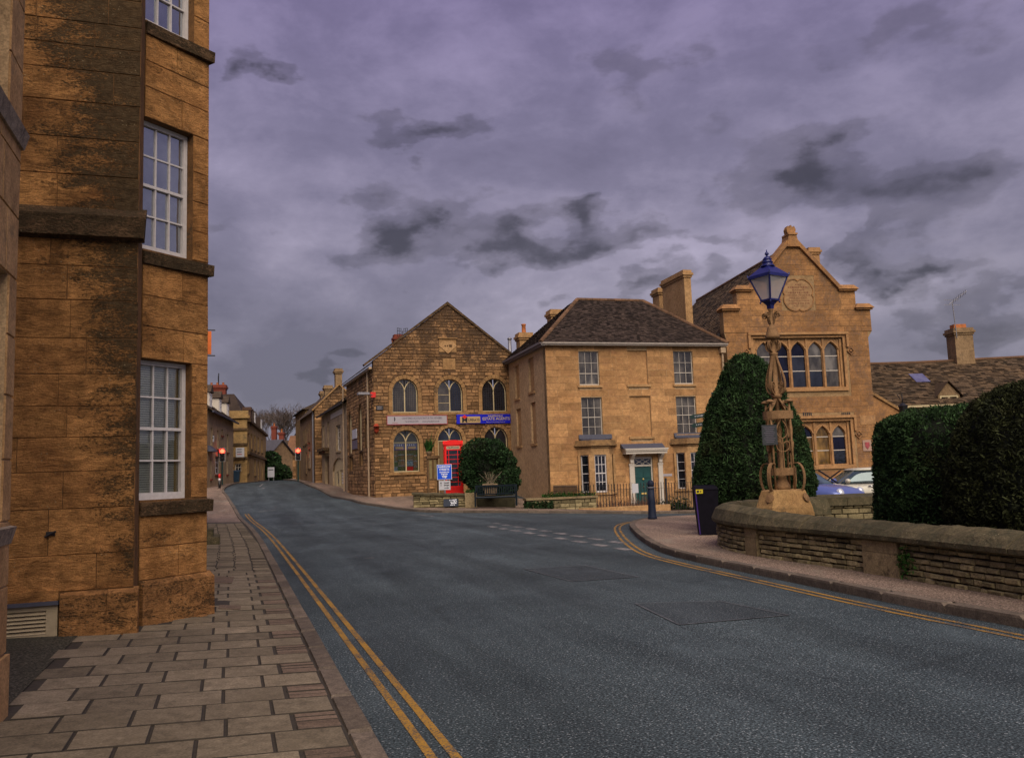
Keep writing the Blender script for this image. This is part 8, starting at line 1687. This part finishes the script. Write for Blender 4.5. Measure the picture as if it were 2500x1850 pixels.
# ------------------------------------------------------------------ parked cars
def car(label, loc, rz, paintm, roofm):
    t = thing('parked_car', label, 'car', loc, rz, 'cars parked behind the garden'); body = MB(); secs = []
    for x, zb, w_, zl in ((1.84, .52, .50, .42), (1.80, .66, .68, .30), (1.66, .78, .78, .24), (1.35, .86, .82, .22), (1.0, .91, .83, .22), (.8, .94, .84, .22), (0, .95, .84, .2), (-.9, .96, .84, .2), (-1.4, .97, .83, .22), (-1.68, .95, .78, .28), (-1.80, .82, .70, .34), (-1.83, .6, .6, .42)):
        hp = [(0, zl), (w_ * .85, zl), (w_ * .98, zl + .1), (w_, (zl + zb) / 2), (w_ * .985, zb - .14), (w_ * .93, zb - .05), (w_ * .80, zb), (w_ * .45, zb + .035), (0, zb + .045)]
        secs.append([(x, y, z) for y, z in hp] + [(x, -y, z) for y, z in hp[-2:0:-1]])
    body.loft(secs); bo_ = body.build('body', paintm, t, True)
    gh = MB(); rings = []
    for z, xf, xb, w_ in ((.94, .92, -1.62, .78), (1.02, .80, -1.60, .765), (1.2, .54, -1.52, .71), (1.34, .33, -1.44, .655)):
        ring = []
        for k in range(32):
            a = 2 * math.pi * k / 32; c_, s_ = math.cos(a), math.sin(a); e = .38; cx_ = (xf + xb) / 2; ring.append((cx_ + (xf - xb) / 2 * math.copysign(abs(c_) ** e, c_), w_ * math.copysign(abs(s_) ** e, s_), z))
        rings.append(ring)
    gh.loft(rings); gh.build('glasshouse', CARGLASS, t, True)
    rm = MB(); rings = []
    for z, xf, xb, w_ in ((1.335, .38, -1.48, .675), (1.37, .36, -1.47, .67), (1.405, .22, -1.36, .60), (1.42, -.1, -1.0, .35)):
        ring = []
        for k in range(32): a = 2 * math.pi * k / 32; c_, s_ = math.cos(a), math.sin(a); e = .42; cx_ = (xf + xb) / 2; ring.append((cx_ + (xf - xb) / 2 * math.copysign(abs(c_) ** e, c_), w_ * math.copysign(abs(s_) ** e, s_), z))
        rings.append(ring)
    rm.loft(rings); rm.build('roof', roofm, t, True)
    for sg in (-1, 1):
        for (xb, xt) in ((.88, .36), (-.42, -.48), (-1.45, -1.36)): m = MB(); m.strap([(xb, sg * .80, .95), ((xb + xt) / 2, sg * .735, 1.16), (xt, sg * .675, 1.35)], .06 if xb > -.4 else .09, .03, (1, 0, 0)); m.build('pillar', BLACK, t)
        m = MB(); m.ball((.66, sg * .96, 1.03), .11, 14, 10, (.75, .95, .68)); mi = m.build('mirror', paintm, t, True); m = MB(); m.tube([(.66, sg * .80, .97), (.66, sg * .93, .99)], .03, 8); m.build('mirror_stalk', BLACK, mi)
        m = MB(); m.ball((1.62, sg * .58, .70), .16, 14, 10, (.75, .8, 1.0)); m.build('headlight', HEADL, t, True)
        m = MB(); m.tube([(-.2, sg * .86, .85), (.02, sg * .86, .85)], .02, 8); m.build('door_handle', CHROME, t, True)
        m = MB(); m.strap([(.75, sg * .845, .93), (-1.55, sg * .835, .945)], .02, .02, (0, 0, 1)); m.build('waist_trim', CHROME, t)
        for x in (1.18, -1.28):
            m = MB(); m.lathe([(.2, -.09), (.29, -.10), (.31, -.06), (.31, .06), (.29, .10), (.2, .09)], 24); m.v = [(x + a, sg * .76 + c_, .31 + b_) for a, b_, c_ in m.v]; wh = m.build('wheel', RUBBER, t, True); m = MB(); m.lathe([(.19, -.085), (.19, .085)], 20); m.v = [(x + a, sg * .77 + c_, .31 + b_) for a, b_, c_ in m.v]; m.build('rim', CHROME, wh)
        m = MB(); m.tube([(.80, sg * .25 - .2, .985), (.62, sg * .25 + .3, 1.10)], .012, 6); m.build('wiper', BLACK, t)
    m = MB(); m.box(1.80, 1.86, -.45, .45, .44, .62); m.build('grille', BLACK, t)
    return t
def ground_obj(px, dep): x = (px - 1250) / FPX * dep; return (x, dep, g(x, dep) + .02)
p = ground_obj(2082, 27.4); p = (p[0], p[1], -.04); car('cream small car with black pillars parked side on by the school', p, math.pi - R(4), CARWHITE, CARWHITE)
car('blue small car with its bonnet pointing right behind the rear garden wall', (8.3, 25.3, g(8.3, 25.3) + .02), R(-48), CARBLUE, CARBLUE)
hd_ = EYE + ray(668, 1168) * (105 / ray(668, 1168).y); bush('dark green overgrown hedge at the far end of the street', (hd_.x, hd_.y, 1.5), [(0, 0, 1.2, 1.5), (-1.2, .3, 1.4, 1.5), (1.0, .3, .9, 1.2), (-.4, .5, 2.6, 1.2), (-1.6, .6, 2.9, 1.1)], 27, 5000, .35, .2, SHRUB)
# ------------------------------------------------------------------ keep to three levels: a window of a wing or bay belongs to the building itself
kids = {}
for o in list(col.objects):
    if o.parent: kids.setdefault(o.parent.name, []).append(o)
for T in [o for o in list(col.objects) if o.parent is None]:
    for P_ in list(kids.get(T.name, [])):
        for S_ in kids.get(P_.name, []):
            if S_.name in kids: mm = P_.matrix_basis @ S_.matrix_basis; S_.parent = T; S_.matrix_basis = mm
